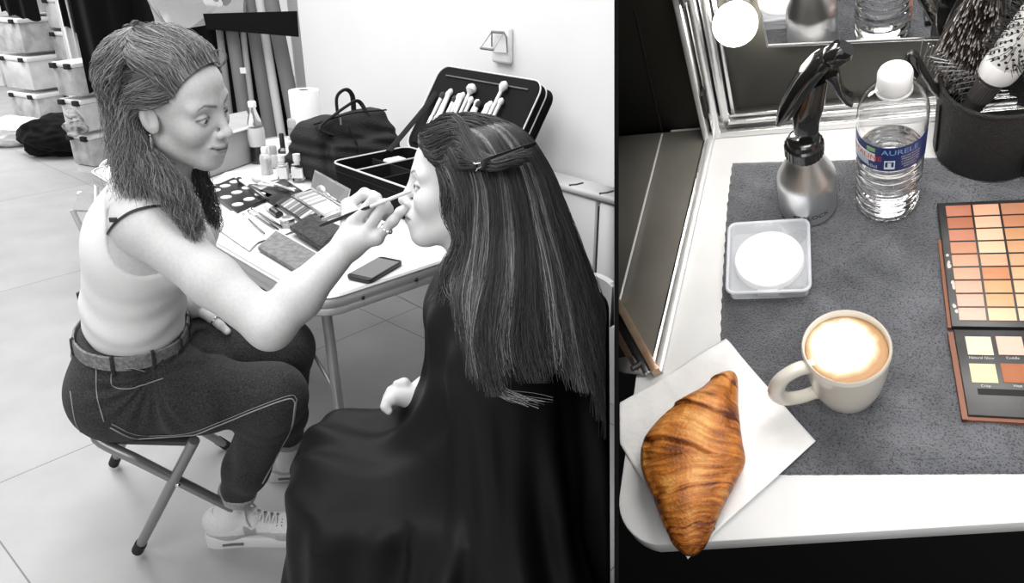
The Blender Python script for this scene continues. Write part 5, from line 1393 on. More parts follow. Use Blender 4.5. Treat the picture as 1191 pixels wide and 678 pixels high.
for j in range(nV):
    L = edge_l[j]; f = j / (nV - 1)
    R = tr_ * (1 - f) + br_ * f
    for i in range(nU):
        u = i / (nU - 1); q = L * (1 - u) + R * u
        ed = min(i, j, nU - 1 - i, nV - 1 - j)
        z = .0045 * (1 - math.exp(-ed / 1.2)) + .0022 * math.sin(q[0] * 38 + 3 * math.sin(q[1] * 23)) * math.sin(q[1] * 31 + 2 * math.sin(q[0] * 19)) * min(1, ed / 6)
        z += .0010 * math.sin(q[0] * 110 + q[1] * 60 + 4 * math.sin(q[1] * 40))
        # soft creases
        for (cx_, cy_, dx_, dy_, am) in ((T(1000, 300), 0, .5, .35, .003), (T(1050, 520), 0, .9, -.3, .003), (T(900, 220), 0, .2, 1, .0025), (T(950, 430), 0, 1, .2, .002)):
            ds = abs((q[0] - cx_[0]) * dy_ - (q[1] - cx_[1]) * dx_) / math.hypot(dx_, dy_)
            al = ((q[0] - cx_[0]) * dx_ + (q[1] - cx_[1]) * dy_)
            z += 1.5 * am * math.exp(-(ds / .005) ** 2) * math.exp(-(al / .06) ** 2)
        jit = .0008 * math.sin(j * 2.1) if i == 0 else 0
        V.append((q[0] + jit + (rs.rand() - .5) * .0006 * (ed == 0), q[1] + (rs.rand() - .5) * .0006 * (ed == 0), max(z, .0006)))
Fq = [(j*nU+i, (j+1)*nU+i, (j+1)*nU+i+1, j*nU+i+1) for j in range(nV-1) for i in range(nU-1)]
me = mesh_np('towel', V, np.array(Fq)); towel = ob('towel', me, M_towel, M=MS); tagit(towel, 'charcoal grey terry towel spread flat over the white dressing table', 'towel')
so = towel.modifiers.new('thick', 'SOLIDIFY'); so.thickness = .0005; so.offset = -1
hemb = [A(*V[(nV-4)*nU+i]) + A(0, 0, .0006) for i in range(0, nU, 2)]
tg = ob('hem', G().tube([A(*V[(nV-5)*nU+i]) + A(0, 0, -.0002) for i in range(0, nU, 2)], .0018, 6, flat=.6), M_towel, towel); TZ = .0052

# napkin ------------------------------------------------------------------------
M_nap = mat('white_paper_napkin', .86, .9, c2=.92, scale=40, bump=.12, bscale=130)
npk = [T(845, 396, .006), T(949, 515, .007), T(800, 650, .002), T(700, 480, .002)]
N_ = 60; V = []
for j in range(N_):
    for i in range(N_):
        u, v = i / (N_-1), j / (N_-1)
        q = npk[0]*(1-u)*(1-v) + npk[1]*u*(1-v) + npk[2]*u*v + npk[3]*(1-u)*v
        on = 1 / (1 + math.exp(-(q[0] - T(840, 480)[0]) / .006)) 
        z = .0022 + .0060 * on + .004 * (u ** 4) * (1 - v) ** 2 + .0015 * math.sin(u * 9 + 2 * v) * math.sin(v * 7) + .010 * math.exp(-((u - .05) / .10) ** 2) * math.exp(-((v - .12) / .2) ** 2) + .0012 * math.exp(-((abs(u - .5)) / .008)) + .0012 * math.exp(-((abs(v - .5)) / .008))
        V.append((q[0], q[1], max(z, .0012)))
Fq = [(j*N_+i, (j+1)*N_+i, (j+1)*N_+i+1, j*N_+i+1) for j in range(N_-1) for i in range(N_-1)]
nap = ob('napkin', mesh_np('napkin', V, np.array(Fq)), M_nap, M=MS); tagit(nap, 'white paper napkin under the croissant at the front left of the dressing table', 'napkin')
so = nap.modifiers.new('thick', 'SOLIDIFY'); so.thickness = .0006; so.offset = 1
# keep it right of the partition
for v in nap.data.vertices:
    w_ = np.array((MS @ v.co)[:]); d_ = -part_dist(w_)
    if d_ < .006: v.co = MSI @ Vector(w_ - PARTN * (.006 - d_))

# croissant ---------------------------------------------------------------------
ct, cbm = T(850, 437, .014), T(802, 645, .014)
rowsC = [(437, 842, 858), (445, 829, 861), (460, 815, 862), (480, 790, 863), (500, 767, 865), (522, 751, 868), (545, 748, 871), (566, 753, 862), (588, 763, 850), (608, 770, 840), (626, 778, 831), (638, 784, 824), (646, 794, 813)]
cl_, cr_ = spline([T(x0 + 2, y, .012) for y, x0, x1 in rowsC], 260), spline([T(x1 - 2, y, .012) for y, x0, x1 in rowsC], 260)
nS, nT = 260, 140; V = []; col = []
bands = [0, .13, .30, .47, .64, .80, .92, 1.01]
for i in range(nS):
    s = i / (nS - 1); c_ = (cl_[i] + cr_[i]) / 2; hw = (cr_[i] - cl_[i]) / 2; R = float(np.linalg.norm(hw)); hd2 = hw / max(R, 1e-6)
    for k in range(nT):
        th = 2 * PI * k / nT; cx_, cz_ = math.cos(th), math.sin(th)
        ss = s - .055 * cx_ * (1 if s < .5 else -.6) * math.sin(PI * s) - .030 * (1 - abs(cx_)) * (s - .5) * 2 + .018 * mn.noise(Vector((cx_ * 1.5, cz_ * 1.5, s * 5)))
        ss = min(max(ss, 0), 1); b = max(x for x in range(len(bands) - 1) if bands[x] <= ss + 1e-9); fr_ = (ss - bands[b]) / (bands[b+1] - bands[b])
        e = fr_ if ss < .50 else 1 - fr_         # e -> 0 at the tipward lip, 1 where the next leaf begins
        lip = .90 + .17 * e ** 1.3 - .06 * math.exp(-((1 - e) / .04) ** 2)
        st_ = mn.noise(Vector((cx_ * 1.6 + b * 3, cz_ * 1.6, ss * 70))); st2 = mn.noise(Vector((cx_ * 1.2 + 9, cz_ * 1.4 + b, ss * 170)))
        lump = mn.noise(Vector((cx_ * 1.8, cz_ * 1.8 + 5, s * 9)))
        k1_ = lip * (1 + .05 * lump + .034 * st_ + .018 * st2)
        hgt = min(R, .034) * .62 + .006
        q = A(c_[0], c_[1], 0) + hd2 * R * cx_ * (k1_ if abs(cx_) < .9 else (.97 + .03 * k1_)) + A(0, 0, max(hgt * (1 + cz_ * k1_ * 1.05), 0)); V.append(q)
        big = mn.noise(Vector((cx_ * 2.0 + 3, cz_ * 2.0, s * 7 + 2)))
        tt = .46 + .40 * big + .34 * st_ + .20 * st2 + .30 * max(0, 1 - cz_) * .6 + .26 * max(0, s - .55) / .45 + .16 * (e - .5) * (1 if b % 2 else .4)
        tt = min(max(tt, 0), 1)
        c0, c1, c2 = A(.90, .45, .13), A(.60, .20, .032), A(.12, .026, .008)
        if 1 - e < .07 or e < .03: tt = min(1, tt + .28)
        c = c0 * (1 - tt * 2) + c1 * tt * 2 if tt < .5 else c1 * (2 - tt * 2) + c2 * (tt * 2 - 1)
        col.append(c)
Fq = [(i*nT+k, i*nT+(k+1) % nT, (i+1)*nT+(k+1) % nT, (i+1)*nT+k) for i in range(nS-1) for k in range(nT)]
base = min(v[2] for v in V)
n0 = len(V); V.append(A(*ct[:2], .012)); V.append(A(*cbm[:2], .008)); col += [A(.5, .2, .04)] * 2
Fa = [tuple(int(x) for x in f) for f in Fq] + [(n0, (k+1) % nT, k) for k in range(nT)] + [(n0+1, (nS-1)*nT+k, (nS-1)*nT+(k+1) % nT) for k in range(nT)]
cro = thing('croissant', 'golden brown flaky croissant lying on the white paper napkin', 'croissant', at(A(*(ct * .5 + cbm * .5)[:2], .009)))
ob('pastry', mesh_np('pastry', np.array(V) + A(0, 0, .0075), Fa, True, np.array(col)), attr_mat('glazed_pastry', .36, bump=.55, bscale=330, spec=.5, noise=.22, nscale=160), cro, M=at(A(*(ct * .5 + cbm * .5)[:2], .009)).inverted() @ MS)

# mug ----------------------------------------------------------------------------
M_mug = mat('cream_glazed_ceramic', (.74, .70, .62), .14, coat=.4)
mb_ = T(985, 452); MR, MH_ = .0425, .112
rc_ = T(984, 402, MH_ + TZ); mq = A(rc_[0], rc_[1], TZ)
k_ = 101 / (900 * 2 * MR) * float((P(984, 402, 1) - CAM) @ EF)
mug = thing('coffee_mug', 'white ceramic mug of frothy cappuccino on the grey towel', 'mug', at(mq))
ob('mug_body', G().lathe([(r, z * 1.14) for r, z in [(.018, .003), (.0245, 0), (.0285, .002), (.033, .012), (.0378, .034), (.0410, .062), (.0425, .090), (.0428, .0965), (.0415, .0985), (.0398, .0965), (.0392, .085), (.038, .060), (.034, .030), (.028, .010), (.0, .009)]], 64, None, cap=False), M_mug, mug)
hd_ = unit(A(*(T(915, 455, .05) - T(985, 430, .05))[:2], 0)); 
hp_ = [hd_ * .037 + A(0, 0, .094), hd_ * .052 + A(0, 0, .098), hd_ * .069 + A(0, 0, .088), hd_ * .0765 + A(0, 0, .064), hd_ * .070 + A(0, 0, .040), hd_ * .054 + A(0, 0, .028), hd_ * .032 + A(0, 0, .026)]
ob('handle', G().tube(spline(hp_, 32), [.0085] + [.0072] * 30 + [.0085], 16, flat=1.3), M_mug, mug)
def foam_mat():
    m, n, b = nt('cappuccino_foam'); tc = n.nodes.new('ShaderNodeTexCoord')
    no = n.nodes.new('ShaderNodeTexNoise'); no.inputs['Scale'].default_value = 34; no.inputs['Detail'].default_value = 7; no.inputs['Distortion'].default_value = .6; n.links.new(tc.outputs['Object'], no.inputs['Vector'])
    ln = n.nodes.new('ShaderNodeVectorMath'); ln.operation = 'LENGTH'; mp = n.nodes.new('ShaderNodeMapping'); mp.inputs['Scale'].default_value = (1, 1, 0); mp.inputs['Location'].default_value = (.004, -.003, 0); n.links.new(tc.outputs['Object'], mp.inputs[0]); n.links.new(mp.outputs[0], ln.inputs[0])
    mr = n.nodes.new('ShaderNodeMapRange'); mr.inputs[1].default_value = .026; mr.inputs[2].default_value = .044; n.links.new(ln.outputs['Value'], mr.inputs[0])
    ad = n.nodes.new('ShaderNodeMath'); ad.operation = 'MULTIPLY_ADD'; n.links.new(no.outputs['Fac'], ad.inputs[0]); ad.inputs[1].default_value = .75; n.links.new(mr.outputs[0], ad.inputs[2])
    r = n.nodes.new('ShaderNodeValToRGB'); e = r.color_ramp.elements; e[0].position = .50; e[0].color = rgba((.84, .76, .66)); e[1].position = 1.30 if False else .78; e[1].color = rgba((.62, .42, .24))
    x = e.new(.66); x.color = rgba((.78, .62, .42)); x = e.new(.97); x.color = rgba((.42, .23, .10)); n.links.new(ad.outputs[0], r.inputs[0]); n.links.new(r.outputs[0], b.inputs['Base Color'])
    b.inputs['Roughness'].default_value = .5
    n2 = n.nodes.new('ShaderNodeTexVoronoi'); n2.inputs['Scale'].default_value = 500; n.links.new(tc.outputs['Object'], n2.inputs['Vector']); bp = n.nodes.new('ShaderNodeBump'); bp.inputs['Strength'].default_value = .25; bp.inputs['Distance'].default_value = .001; n.links.new(n2.outputs['Distance'], bp.inputs['Height']); n.links.new(bp.outputs[0], b.inputs['Normal'])
    return m
ob('coffee_foam', G().lathe([(r, z + .0135) for r, z in [(.0001, .0915), (.012, .0914), (.025, .0905), (.034, .0892), (.0388, .0888), (.0392, .0885), (.0389, .080), (.0001, .080)]], 56, None, cap=False), foam_mat(), mug)

# plastic box with cotton pads ------------------------------------------------------
bq4 = [T(846, 264, .022), T(938, 258, .022), T(943, 335, .022), T(850, 346, .022)]
bc_ = sum(bq4) / 4; bw = float(np.linalg.norm(bq4[1] - bq4[0]) + np.linalg.norm(bq4[2] - bq4[3])) / 2; bh = float(np.linalg.norm(bq4[3] - bq4[0]) + np.linalg.norm(bq4[2] - bq4[1])) / 2
ang_ = math.atan2((bq4[1] - bq4[0])[1], (bq4[1] - bq4[0])[0])
box = thing('plastic_box', 'frosted square plastic box holding round cotton pads on the towel', 'box', at(A(bc_[0], bc_[1], TZ), ang_))
M_frost = mat('frosted_polypropylene', (.80, .83, .88), .25, trans=.0, alpha=.34); M_frost2 = mat('frosted_rim', (.82, .84, .90), .22, alpha=.62)
def shellbox(w, h, r, z0, z1, th, open_top=True):
    g = G(); rp = rect_path(w, h, r, 6); n = len(rp); V = []; Fc = []
    for x, y in rp:
        for sx, z in ((1, z0), (1, z1), (1 - th / w * 2, z1), (1 - th / w * 2, z0 + th)): V.append((x * sx * (1 if z != z0 else .96), y * sx * (1 if z != z0 else .96), z))
    for i in range(n):
        for k in range(3): Fc.append((i*4+k, ((i+1) % n)*4+k, ((i+1) % n)*4+k+1, i*4+k+1))
    Fc.append([i*4 for i in range(n)][::-1]); Fc.append([i*4+3 for i in range(n)]); g.add(V, Fc); return g
ob('box_base', shellbox(bw, bh, .008, 0, .021, .0012), M_frost, box)
ob('box_lid', G().prism(rect_path(bw * 1.01, bh * 1.01, .008), .0212, .0226), mat('clear_lid', (.85, .88, .93), .12, alpha=.22), box)
ob('lid_rim', G().tube([A(x, y, .021) for x, y in rect_path(bw * 1.015, bh * 1.015, .009)], .0021, 8, closed=True), M_frost2, box)
ob('clasp', G().prism([(-.012, -bh/2 - .003), (.012, -bh/2 - .003), (.012, -bh/2 + .002), (-.012, -bh/2 + .002)], .014, .023, None, bev=.001), M_frost2, box)
M_cot = mat('cotton', .93, .98, bump=.25, bscale=180)
for k in range(4):
    cp_ = thing('cotton_pad', ['lowest round cotton pad in the plastic box', 'second round cotton pad from the bottom in the plastic box', 'third round cotton pad from the bottom in the plastic box', 'top round cotton pad in the plastic box'][k], 'cotton pad', at(A(bc_[0] + .001 * (k % 2), bc_[1] - .001 * k + .001, TZ + .0014 + .0046 * k)), group='cotton pads')
    ob('pad', G().lathe([(.030, 0), (.0405, .0006), (.0415, .0022), (.0405, .0038), (.034, .0043)], 48), M_cot, cp_)

# spray bottle --------------------------------------------------------------------
sq_ = T(940, 243); Ms = at(A(sq_[0], sq_[1], TZ))
dpt = float((np.array((Ms @ Vector((0, 0, .06)))[:]) - CAM) @ EF)
SR = 70 / 900 * dpt / 2 * .93
spy = thing('spray_bottle', 'brushed aluminium spray bottle with a black trigger head', 'spray bottle', Ms)
M_brush = mat('brushed_aluminium_bottle', .88, .36, 1, aniso=.6, bump=.03, bscale=300, stretch=(1, 1, 30))
SH = .112
ob('bottle_body', G().lathe([(SR * .80, 0), (SR * .95, .002), (SR, .007), (SR, .062), (SR * .97, .068), (SR * .90, .074), (SR * .56, .100), (SR * .46, .108), (SR * .46, .116)], 56), M_brush, spy)
def cyl_text(txt, size, r, ang0, z0, m, parent, name='lettering', label=None, tilt=0):
    fn = lambda v: Vector(((r) * math.cos(ang0 + (v.x) / r), (r) * math.sin(ang0 + (v.x) / r), z0 + v.y + tilt * v.x))
    g = text_geo(txt, size, None, fn); return ob(name, g, m, parent, smooth=False)
camdir = math.atan2(*( ((CAM - np.array((Ms @ Vector((0, 0, 0)))[:])) @ S3)[[1, 0]] ))
cyl_text('EFALOCK', .0105, SR + .0003, camdir + .10, .021, mat('black_print', .01, .5), spy)
NR = SR * .46
g = G(); g.lathe([(NR + .003, .108), (NR + .0055, .109), (NR + .0055, .126), (NR + .003, .128), (NR + .002, .134), (NR * .9, .137)], 40)
for k in range(26):
    a = 2 * PI * k / 26; g.box((math.cos(a) * (NR + .0056), math.sin(a) * (NR + .0056), .1175), (.0016, .0014, .016), Matrix.Rotation(a, 3, 'Z'))
ob('screw_collar', g, M_blackgl, spy)
# head: runs from lower left (rear lip) up to the right (nozzle)
def SL(px, py, dv=0.):                     # point in the bottle's own upright plane (v = bottle axis)
    q = TV(px, py, sq_[1] + dv); return A(q[0] - sq_[0], q[1] - sq_[1], q[2] - TZ)
M_blk = mat('glossy_black_plastic', .012, .12, coat=.6)
k1, k2, k3, k4, k5 = SL(908, 136), SL(921, 116), SL(938, 88), SL(958, 66), SL(972, 64)
def loft(secs, m, name, parent):
    """secs: list of (centre, halfwidth in y, half thickness, direction of thickness)"""
    g = G(); V = []; Fc = []; n = 20
    for c, hw, ht, dr in secs:
        dr = unit(dr)
        for k in range(n):
            a = 2 * PI * k / n; sx = np.sign(math.cos(a)) * abs(math.cos(a)) ** .55; sz = np.sign(math.sin(a)) * abs(math.sin(a)) ** .55
            V.append(c + A(0, 1, 0) * hw * sx + dr * ht * sz)
    for i in range(len(secs) - 1):
        for k in range(n): Fc.append((i*n+k, i*n+(k+1) % n, (i+1)*n+(k+1) % n, (i+1)*n+k))
    Fc.append(tuple(range(n-1, -1, -1))); Fc.append(tuple((len(secs)-1)*n+k for k in range(n))); g.add(V, Fc); return ob(name, g, m, parent)
nrm = lambda a, b: np.cross(unit(b - a), A(0, 1, 0))
path = spline([SL(905, 139), SL(914, 127), SL(926, 108), SL(938, 90), SL(950, 76), SL(960, 67)], 12)
loft([(path[i], [.011, .0135, .015, .0155, .016, .016, .016, .016, .0155, .015, .014, .012][i], [.0022, .005, .0075, .0085, .009, .0095, .0095, .0095, .009, .009, .0085, .008][i], nrm(path[max(i-1, 0)], path[min(i+1, 11)])) for i in range(12)], M_blk, 'sprayer_shroud', spy)
loft([(SL(938, 148), .014, .014, A(1, 0, 0)), (SL(938, 136), .014, .015, A(1, 0, 0)), (SL(940, 122), .013, .017, A(1, 0, .0)), (SL(944, 108), .009, .016, A(1, 0, .3)), (SL(950, 95), .008, .014, A(1, 0, .5))], M_blk, 'sprayer_neck', spy)
nz = loft([(SL(961, 72), .008, .008, nrm(path[9], path[11])), (SL(967, 67), .0108, .0108, nrm(path[9], path[11])), (SL(981, 58), .0112, .0112, nrm(path[9], path[11])), (SL(985, 55), .0085, .0085, nrm(path[9], path[11]))], M_blk, 'nozzle', spy)
tp = spline([SL(966, 84), SL(972, 92), SL(977, 104), SL(985, 113), SL(991, 116)], 12)
loft([(tp[i], .0085 + .002 * i / 11, [.0085, .008, .006, .005, .0045, .004, .0035, .003, .003, .003, .003, .002][i], nrm(tp[max(i-1, 0)], tp[min(i+1, 11)])) for i in range(12)], M_blk, 'trigger', spy)
ob('red_mark', G().box(SL(927, 117, -.012), (.006, .001, .002)), mat('red_print', (.6, .03, .03), .4), spy)

# water bottle -----------------------------------------------------------------------
wq = T(1031, 237); Mw = at(A(wq[0], wq[1], TZ)); WR = .0325
sc_w = 1.0
dw = float((np.array((Mw @ Vector((0, 0, .12)))[:]) - CAM) @ EF); WR = 80 / 900 * dw / 2 * .93
cz = TV(1041, 92, wq[1])[2] - TZ; HB = cz          # centre of the cap
wb = thing('water_bottle', 'clear plastic water bottle with blue label and white cap on the towel', 'water bottle', Mw)
f = HB / .205
prf = [(.55, .002), (.82, .001), (.95, .005), (.98, .012)]
z = .014
while z < .097: prf += [(1.0, z), (1.0, z + .006), (.955, z + .0085), (.955, z + .0095)]; z += .0125
prf += [(.985, .100), (.985, .140), (1.0, .144), (1.0, .158), (.97, .166), (.86, .178), (.66, .188), (.46, .194), (.40, .197), (.40, .204)]
M_pet = mat('clear_water_plastic', .98, .02, trans=1, ior=1.30)
def wprof(pr, k=1.0): return [(r * WR * k, zz * f) for r, zz in pr]
shell = wprof(prf) + [(r * WR * .975, zz * f) for r, zz in prf[::-1] if zz > .003]
ob('bottle_body', G().lathe(shell, 56, None, cap=False), mat('pet_shell', 1.0, .03, trans=1, ior=1.18, coat=.3), wb)
wl_ = [q for q in prf if q[1] <= .128] 
ob('water', G().lathe([(.0001, .004 * f)] + [(r * WR * .965, max(zz, .004) * f) for r, zz in wl_] + [(.0001, wl_[-1][1] * f)], 56, None, cap=False), mat('water', 1.0, .0, trans=1, ior=1.33), wb)
ob('cap', G().lathe([(WR * .42, .194 * f), (WR * .46, .195 * f), (WR * .47, .197 * f), (WR * .47, .213 * f), (WR * .43, .2165 * f), (WR * .30, .2175 * f)], 48), mat('white_cap_plastic', .85, .35), wb)
ob('neck_ring', G().lathe([(WR * .40, .190 * f), (WR * .50, .1905 * f), (WR * .50, .1925 * f), (WR * .40, .193 * f)], 40), mat('white_ring', .8, .3), wb)
cdir = math.atan2(*((CAM - np.array((Mw @ Vector((0, 0, .1)))[:])) @ S3)[[1, 0]])
def band(r, a0, a1, z0, z1, seg=48):
    g = G(); V = []; Fc = []
    for i in range(seg + 1):
        a = a0 + (a1 - a0) * i / seg
        for rr, z in ((r, z0), (r, z1), (r - .0004, z1), (r - .0004, z0)): V.append((rr * math.cos(a), rr * math.sin(a), z * f))
    for i in range(seg):
        for k in range(4): Fc.append((i*4+k, (i+1)*4+k, (i+1)*4+(k+1) % 4, i*4+(k+1) % 4))
    return g.add(V, Fc)
LR = WR * 1.003
M_blue = mat('navy_label', (.012, .028, .13), .35, c2=(.03, .05, .2), scale=20)
lb_ = ob('label', band(LR, cdir - 1.75, cdir + 1.75, .1015, .140), M_blue, wb)
ob('label_swirl', band(LR + .0002, cdir - 1.55, cdir - .62, .106, .128, 20), mat('pale_blue_print', (.55, .68, .82), .4), lb_)
M_lt = mat('label_white_print', (.75, .8, .9), .5); M_rd = mat('label_red_print', (.75, .06, .05), .5); M_gn = mat('label_green_print', (.25, .5, .2), .5)
def lt_(txt, size, da, z, m, dr=.0006): return cyl_text(txt, size, LR + dr, cdir + da, z * f, m, lb_, tilt=0)
lt_('AURELE', .0115, .30, .1325, mat('label_blue_print', (.25, .42, .75), .5)); 
ob('name_plate', band(LR + .0004, cdir - 1.55, cdir - .42, .1155, .1275, 16), mat('white_print_plate', (.85, .85, .85), .5), lb_)
lt_('CRISTALINE', .0110, -.98, .1215, M_rd, .0008); lt_('50cl', .0075, -.50, .1075, M_lt); 
ob('green_mark', band(LR + .0004, cdir - .70, cdir - .42, .1305, .1360, 8), M_gn, lb_)
for i, s_t in enumerate(('EAU DE SOURCE', 'SPRING WATER', 'A CONSOMMER', 'CONSIGNE TRI', 'BOUTEILLE')): lt_(s_t, .0030, .62, .1245 - .0042 * i, M_lt)
g = band(LR + .0004, cdir - .14, cdir + .16, .1055, .1085, 6); ob('recycling_box', g, M_lt, lb_); ob('recycling_box', band(LR + .0004, cdir - .14, cdir - .11, .1055, .119, 3), M_lt, lb_); ob('recycling_box', band(LR + .0004, cdir + .13, cdir + .16, .1055, .119, 3), M_lt, lb_); ob('recycling_box', band(LR + .0004, cdir - .14, cdir + .16, .1175, .119, 6), M_lt, lb_); ob('recycling_mark', band(LR + .0004, cdir - .04, cdir + .06, .109, .1155, 4), M_lt, lb_)

# leather pot with hair brushes --------------------------------------------------------
M_leather = mat('black_grained_leather', .016, .5, bump=.5, bscale=420, spec=.4)
pc = T(1152, 168); PR = float(abs(T(1085, 205)[0] - pc[0])) * .98
PHt = .115
pot = thing('brush_pot', 'black leather brush holder standing on the towel at the right', 'holder', at(A(pc[0], pc[1], TZ)))
PR0, PR1 = PR, PR * 1.04
g = G(); prf2 = [(PR0 * .9, 0), (PR0, .003), (PR0, .02), (PR1, PHt), (PR1 * .985, PHt + .002), (PR1 * .955, PHt), (PR0 * .93, .006), (.0, .006)]
ob('pot_body', g.lathe(prf2, 72, None, cap=False), M_leather, pot)
ob('rim_binding', G().tube([A(math.cos(a) * PR1 * .97, math.sin(a) * PR1 * .97, PHt + .001) for a in np.linspace(0, 2 * PI, 72, endpoint=False)], .0028, 8, closed=True), M_leather, pot)
pdir = math.atan2(*((CAM - np.array((pot.matrix_world @ Vector((0, 0, .05)))[:])) @ S3)[[1, 0]])
sa_ = pdir - 1.05
ob('seam', G().tube([A(math.cos(sa_) * (PR0 + (PR1 - PR0) * z / PHt + .0008), math.sin(sa_) * (PR0 + (PR1 - PR0) * z / PHt + .0008), z) for z in (.012, .05, PHt - .02)], .0012, 6), mat('dark_stitch', .004, .7), pot)
ca_ = pdir + .62
ob('snap_tab', G().tube([A(math.cos(ca_) * (PR0 + .003), math.sin(ca_) * (PR0 + .003), z) for z in (.012, .03, .045)], .006, 8, flat=.3), M_leather, pot)
def PL(px, py, dv=0.):                   # point in the upright plane through the pot, offset dv
    q = TV(px, py, pc[1] + dv); return A(q[0], q[1], q[2])
def brush_root(name, label, q): return thing(name, label, 'hair brush', at(q))
def RI(q): return at(q).inverted() @ MS
# 1. vent brush leaning left: looped handle tip at (1058,65), long black spine running down right
r0 = PL(1085, 110); q0 = r0
vb = brush_root('vent_brush', 'black vent brush with long wire pins leaning left out of the leather pot', q0)
sp_ = spline([PL(1120, 138, .0), PL(1100, 118, -.002), PL(1085, 100, -.004), PL(1072, 80, -.006), PL(1066, 64, -.008), PL(1058, 62, -.008), PL(1056, 72, -.008), PL(1066, 88, -.006)], 40)
ob('spine', G().tube(sp_, [.0075] * 12 + [.0065] * 8 + [.0045] * 20, 10, flat=.6), mat('satin_black', .02, .25, coat=.3), vb, M=RI(q0))
g = G(); rs = np.random.RandomState(1)
for i in range(13):
    for j in range(4):
        v = i / 12; b_ = PL(1120 - 50 * v + j * 4, 132 - 66 * v + 0 * j, .004 - .004 * j)
        e_ = PL(1144 - 70 * v + j * 9 + rs.randn() * 1.5, 92 - 46 * v + 8 * j + rs.randn(), .004 - .006 * j) if True else 0
        g.tube([b_, e_], .0006, 4); g.ball(e_, .0011, 6, 4)
ob('pins', g, mat('wire_pins', .35, .3, .8), vb, M=RI(q0), kind='stuff')
# 2. big paddle / bristle brush
q0 = PL(1130, 100, .02)
bb = brush_root('bristle_brush', 'large oval brush with dense dark bristles standing in the leather pot', q0)
cen_ = PL(1128, 42, .022); xr_ = .040
Mo = frameM(cen_, unit(A(1, 0, -.12)), unit(A(.12, 0, 1)), A(0, -1, 0))
PW, PHh = abs(PL(1088, 40, .022)[0] - PL(1160, 40, .022)[0]) / 2, .078
pts_o = []
for k in range(36):
    a = 2 * PI * k / 36; pts_o.append((PW * 1.02 * math.cos(a) + PW * .14, PHh * math.sin(a)))
ob('paddle', G().prism(pts_o, -.012, -.004, Mo, bev=.003), mat('gloss_black_wood', .012, .12, coat=.6), bb, M=RI(q0))
ob('cushion', G().ball((0, 0, 0), (1, 1, 1), 30, 16) if False else G().prism([(x * .88 - PW * .02, y * .88) for x, y in pts_o], -.004, .002, Mo, bev=.002), mat('cushion_rubber', .02, .5), bb, M=RI(q0))
ob('brush_handle', G().tube([(Mo @ Vector((PW * .1, -PHh * .95, -.008)))[:], (Mo @ Vector((PW * .35, -PHh * 1.6, -.010)))[:]], [.010, .009], 12), mat('gloss_black_wood2', .012, .12, coat=.6), bb, M=RI(q0))
SG = []; 
for i in range(1500):
    a = rs.rand() * 2 * PI; r = math.sqrt(rs.rand()); x, y = PW * .86 * r * math.cos(a), PHh * .86 * r * math.sin(a)
    b_ = Mo @ Vector((x, y, 0)); L = .017 + .004 * rs.rand()
    e_ = Mo @ Vector((x * 1.12 + rs.randn() * .0012 - .006, y * 1.08 + rs.randn() * .0012, L))
    SG.append([b_[:], (b_ * .5 + e_ * .5)[:], e_[:]])
V, Fc, col = strands(np.array(SG), .00042, .00030, cols=.02 + .16 * rs.rand(1500) ** 2)
col3 = np.stack([col, col * .86, col * .78], 1)
ob('bristles', mesh_np('bristles', V, Fc, True, col3), attr_mat('boar_bristle', .4), bb, M=RI(q0), kind='stuff')
SG = []
for i in range(240):
    a = rs.rand() * 2 * PI; r = math.sqrt(rs.rand()); x, y = PW * .84 * r * math.cos(a), PHh * .84 * r * math.sin(a)
    e_ = Mo @ Vector((x * 1.12 - .006, y * 1.08, .022)); g0 = Mo @ Vector((x, y, .0)); SG.append([g0[:], (g0 * .5 + e_ * .5)[:], e_[:]])
V, Fc, col = strands(np.array(SG), .0005, .0009, cols=np.full(240, .45)); ob('nylon_pins', mesh_np('nylon_pins', V, Fc, True, np.stack([col, col * .9, col * .85], 1)), attr_mat('pale_nylon', .3), bb, M=RI(q0), kind='stuff')
# 3. round ceramic brush: grey ribbed handle, white perforated barrel
a_, b_, c_, d_ = PL(1122, 136, -.02), PL(1150, 92, -.022), PL(1164, 88, -.022), PL(1215, 20, -.024)
ax = unit(PL(1186, 48, -.023) - PL(1130, 124, -.021)); 
q0 = PL(1140, 110, -.021)
rb = brush_root('round_brush', 'round brush with silver ribbed handle and white perforated barrel in the leather pot', q0)
o1 = PL(1128, 128, -.020); sd_ = unit(np.cross(ax, A(0, 1, 0))); Mr = frameM(o1, sd_, np.cross(ax, sd_), ax)
Lh = float(np.linalg.norm(PL(1158, 88, -.022) - o1))
M_gun = mat('gunmetal', (.42, .38, .37), .28, .85)
g = G().lathe([(.009, -.03), (.0105, 0), (.0115, Lh * .35), (.0125, Lh * .38), (.0125, Lh * .85), (.0135, Lh * .88), (.0135, Lh)], 40, Mr)
for k in range(28):
    a = 2 * PI * k / 28; g.tube([Mr @ Vector((.0128 * math.cos(a), .0128 * math.sin(a), Lh * .40)), Mr @ Vector((.0128 * math.cos(a), .0128 * math.sin(a), Lh * .84))], .0007, 4)
ob('ribbed_handle', g, M_gun, rb, M=RI(q0))
ob('collar', G().lathe([(.012, Lh), (.0195, Lh + .002), (.0205, Lh + .008), (.0205, Lh + .022), (.0195, Lh + .024)], 44, Mr), mat('white_ceramic_collar', .72, .25), rb, M=RI(q0))
ob('barrel', G().lathe([(.0195, Lh + .024), (.0195, Lh + .13), (.017, Lh + .132)], 44, Mr), mat('white_ceramic_barrel', .68, .3), rb, M=RI(q0))
g = G()
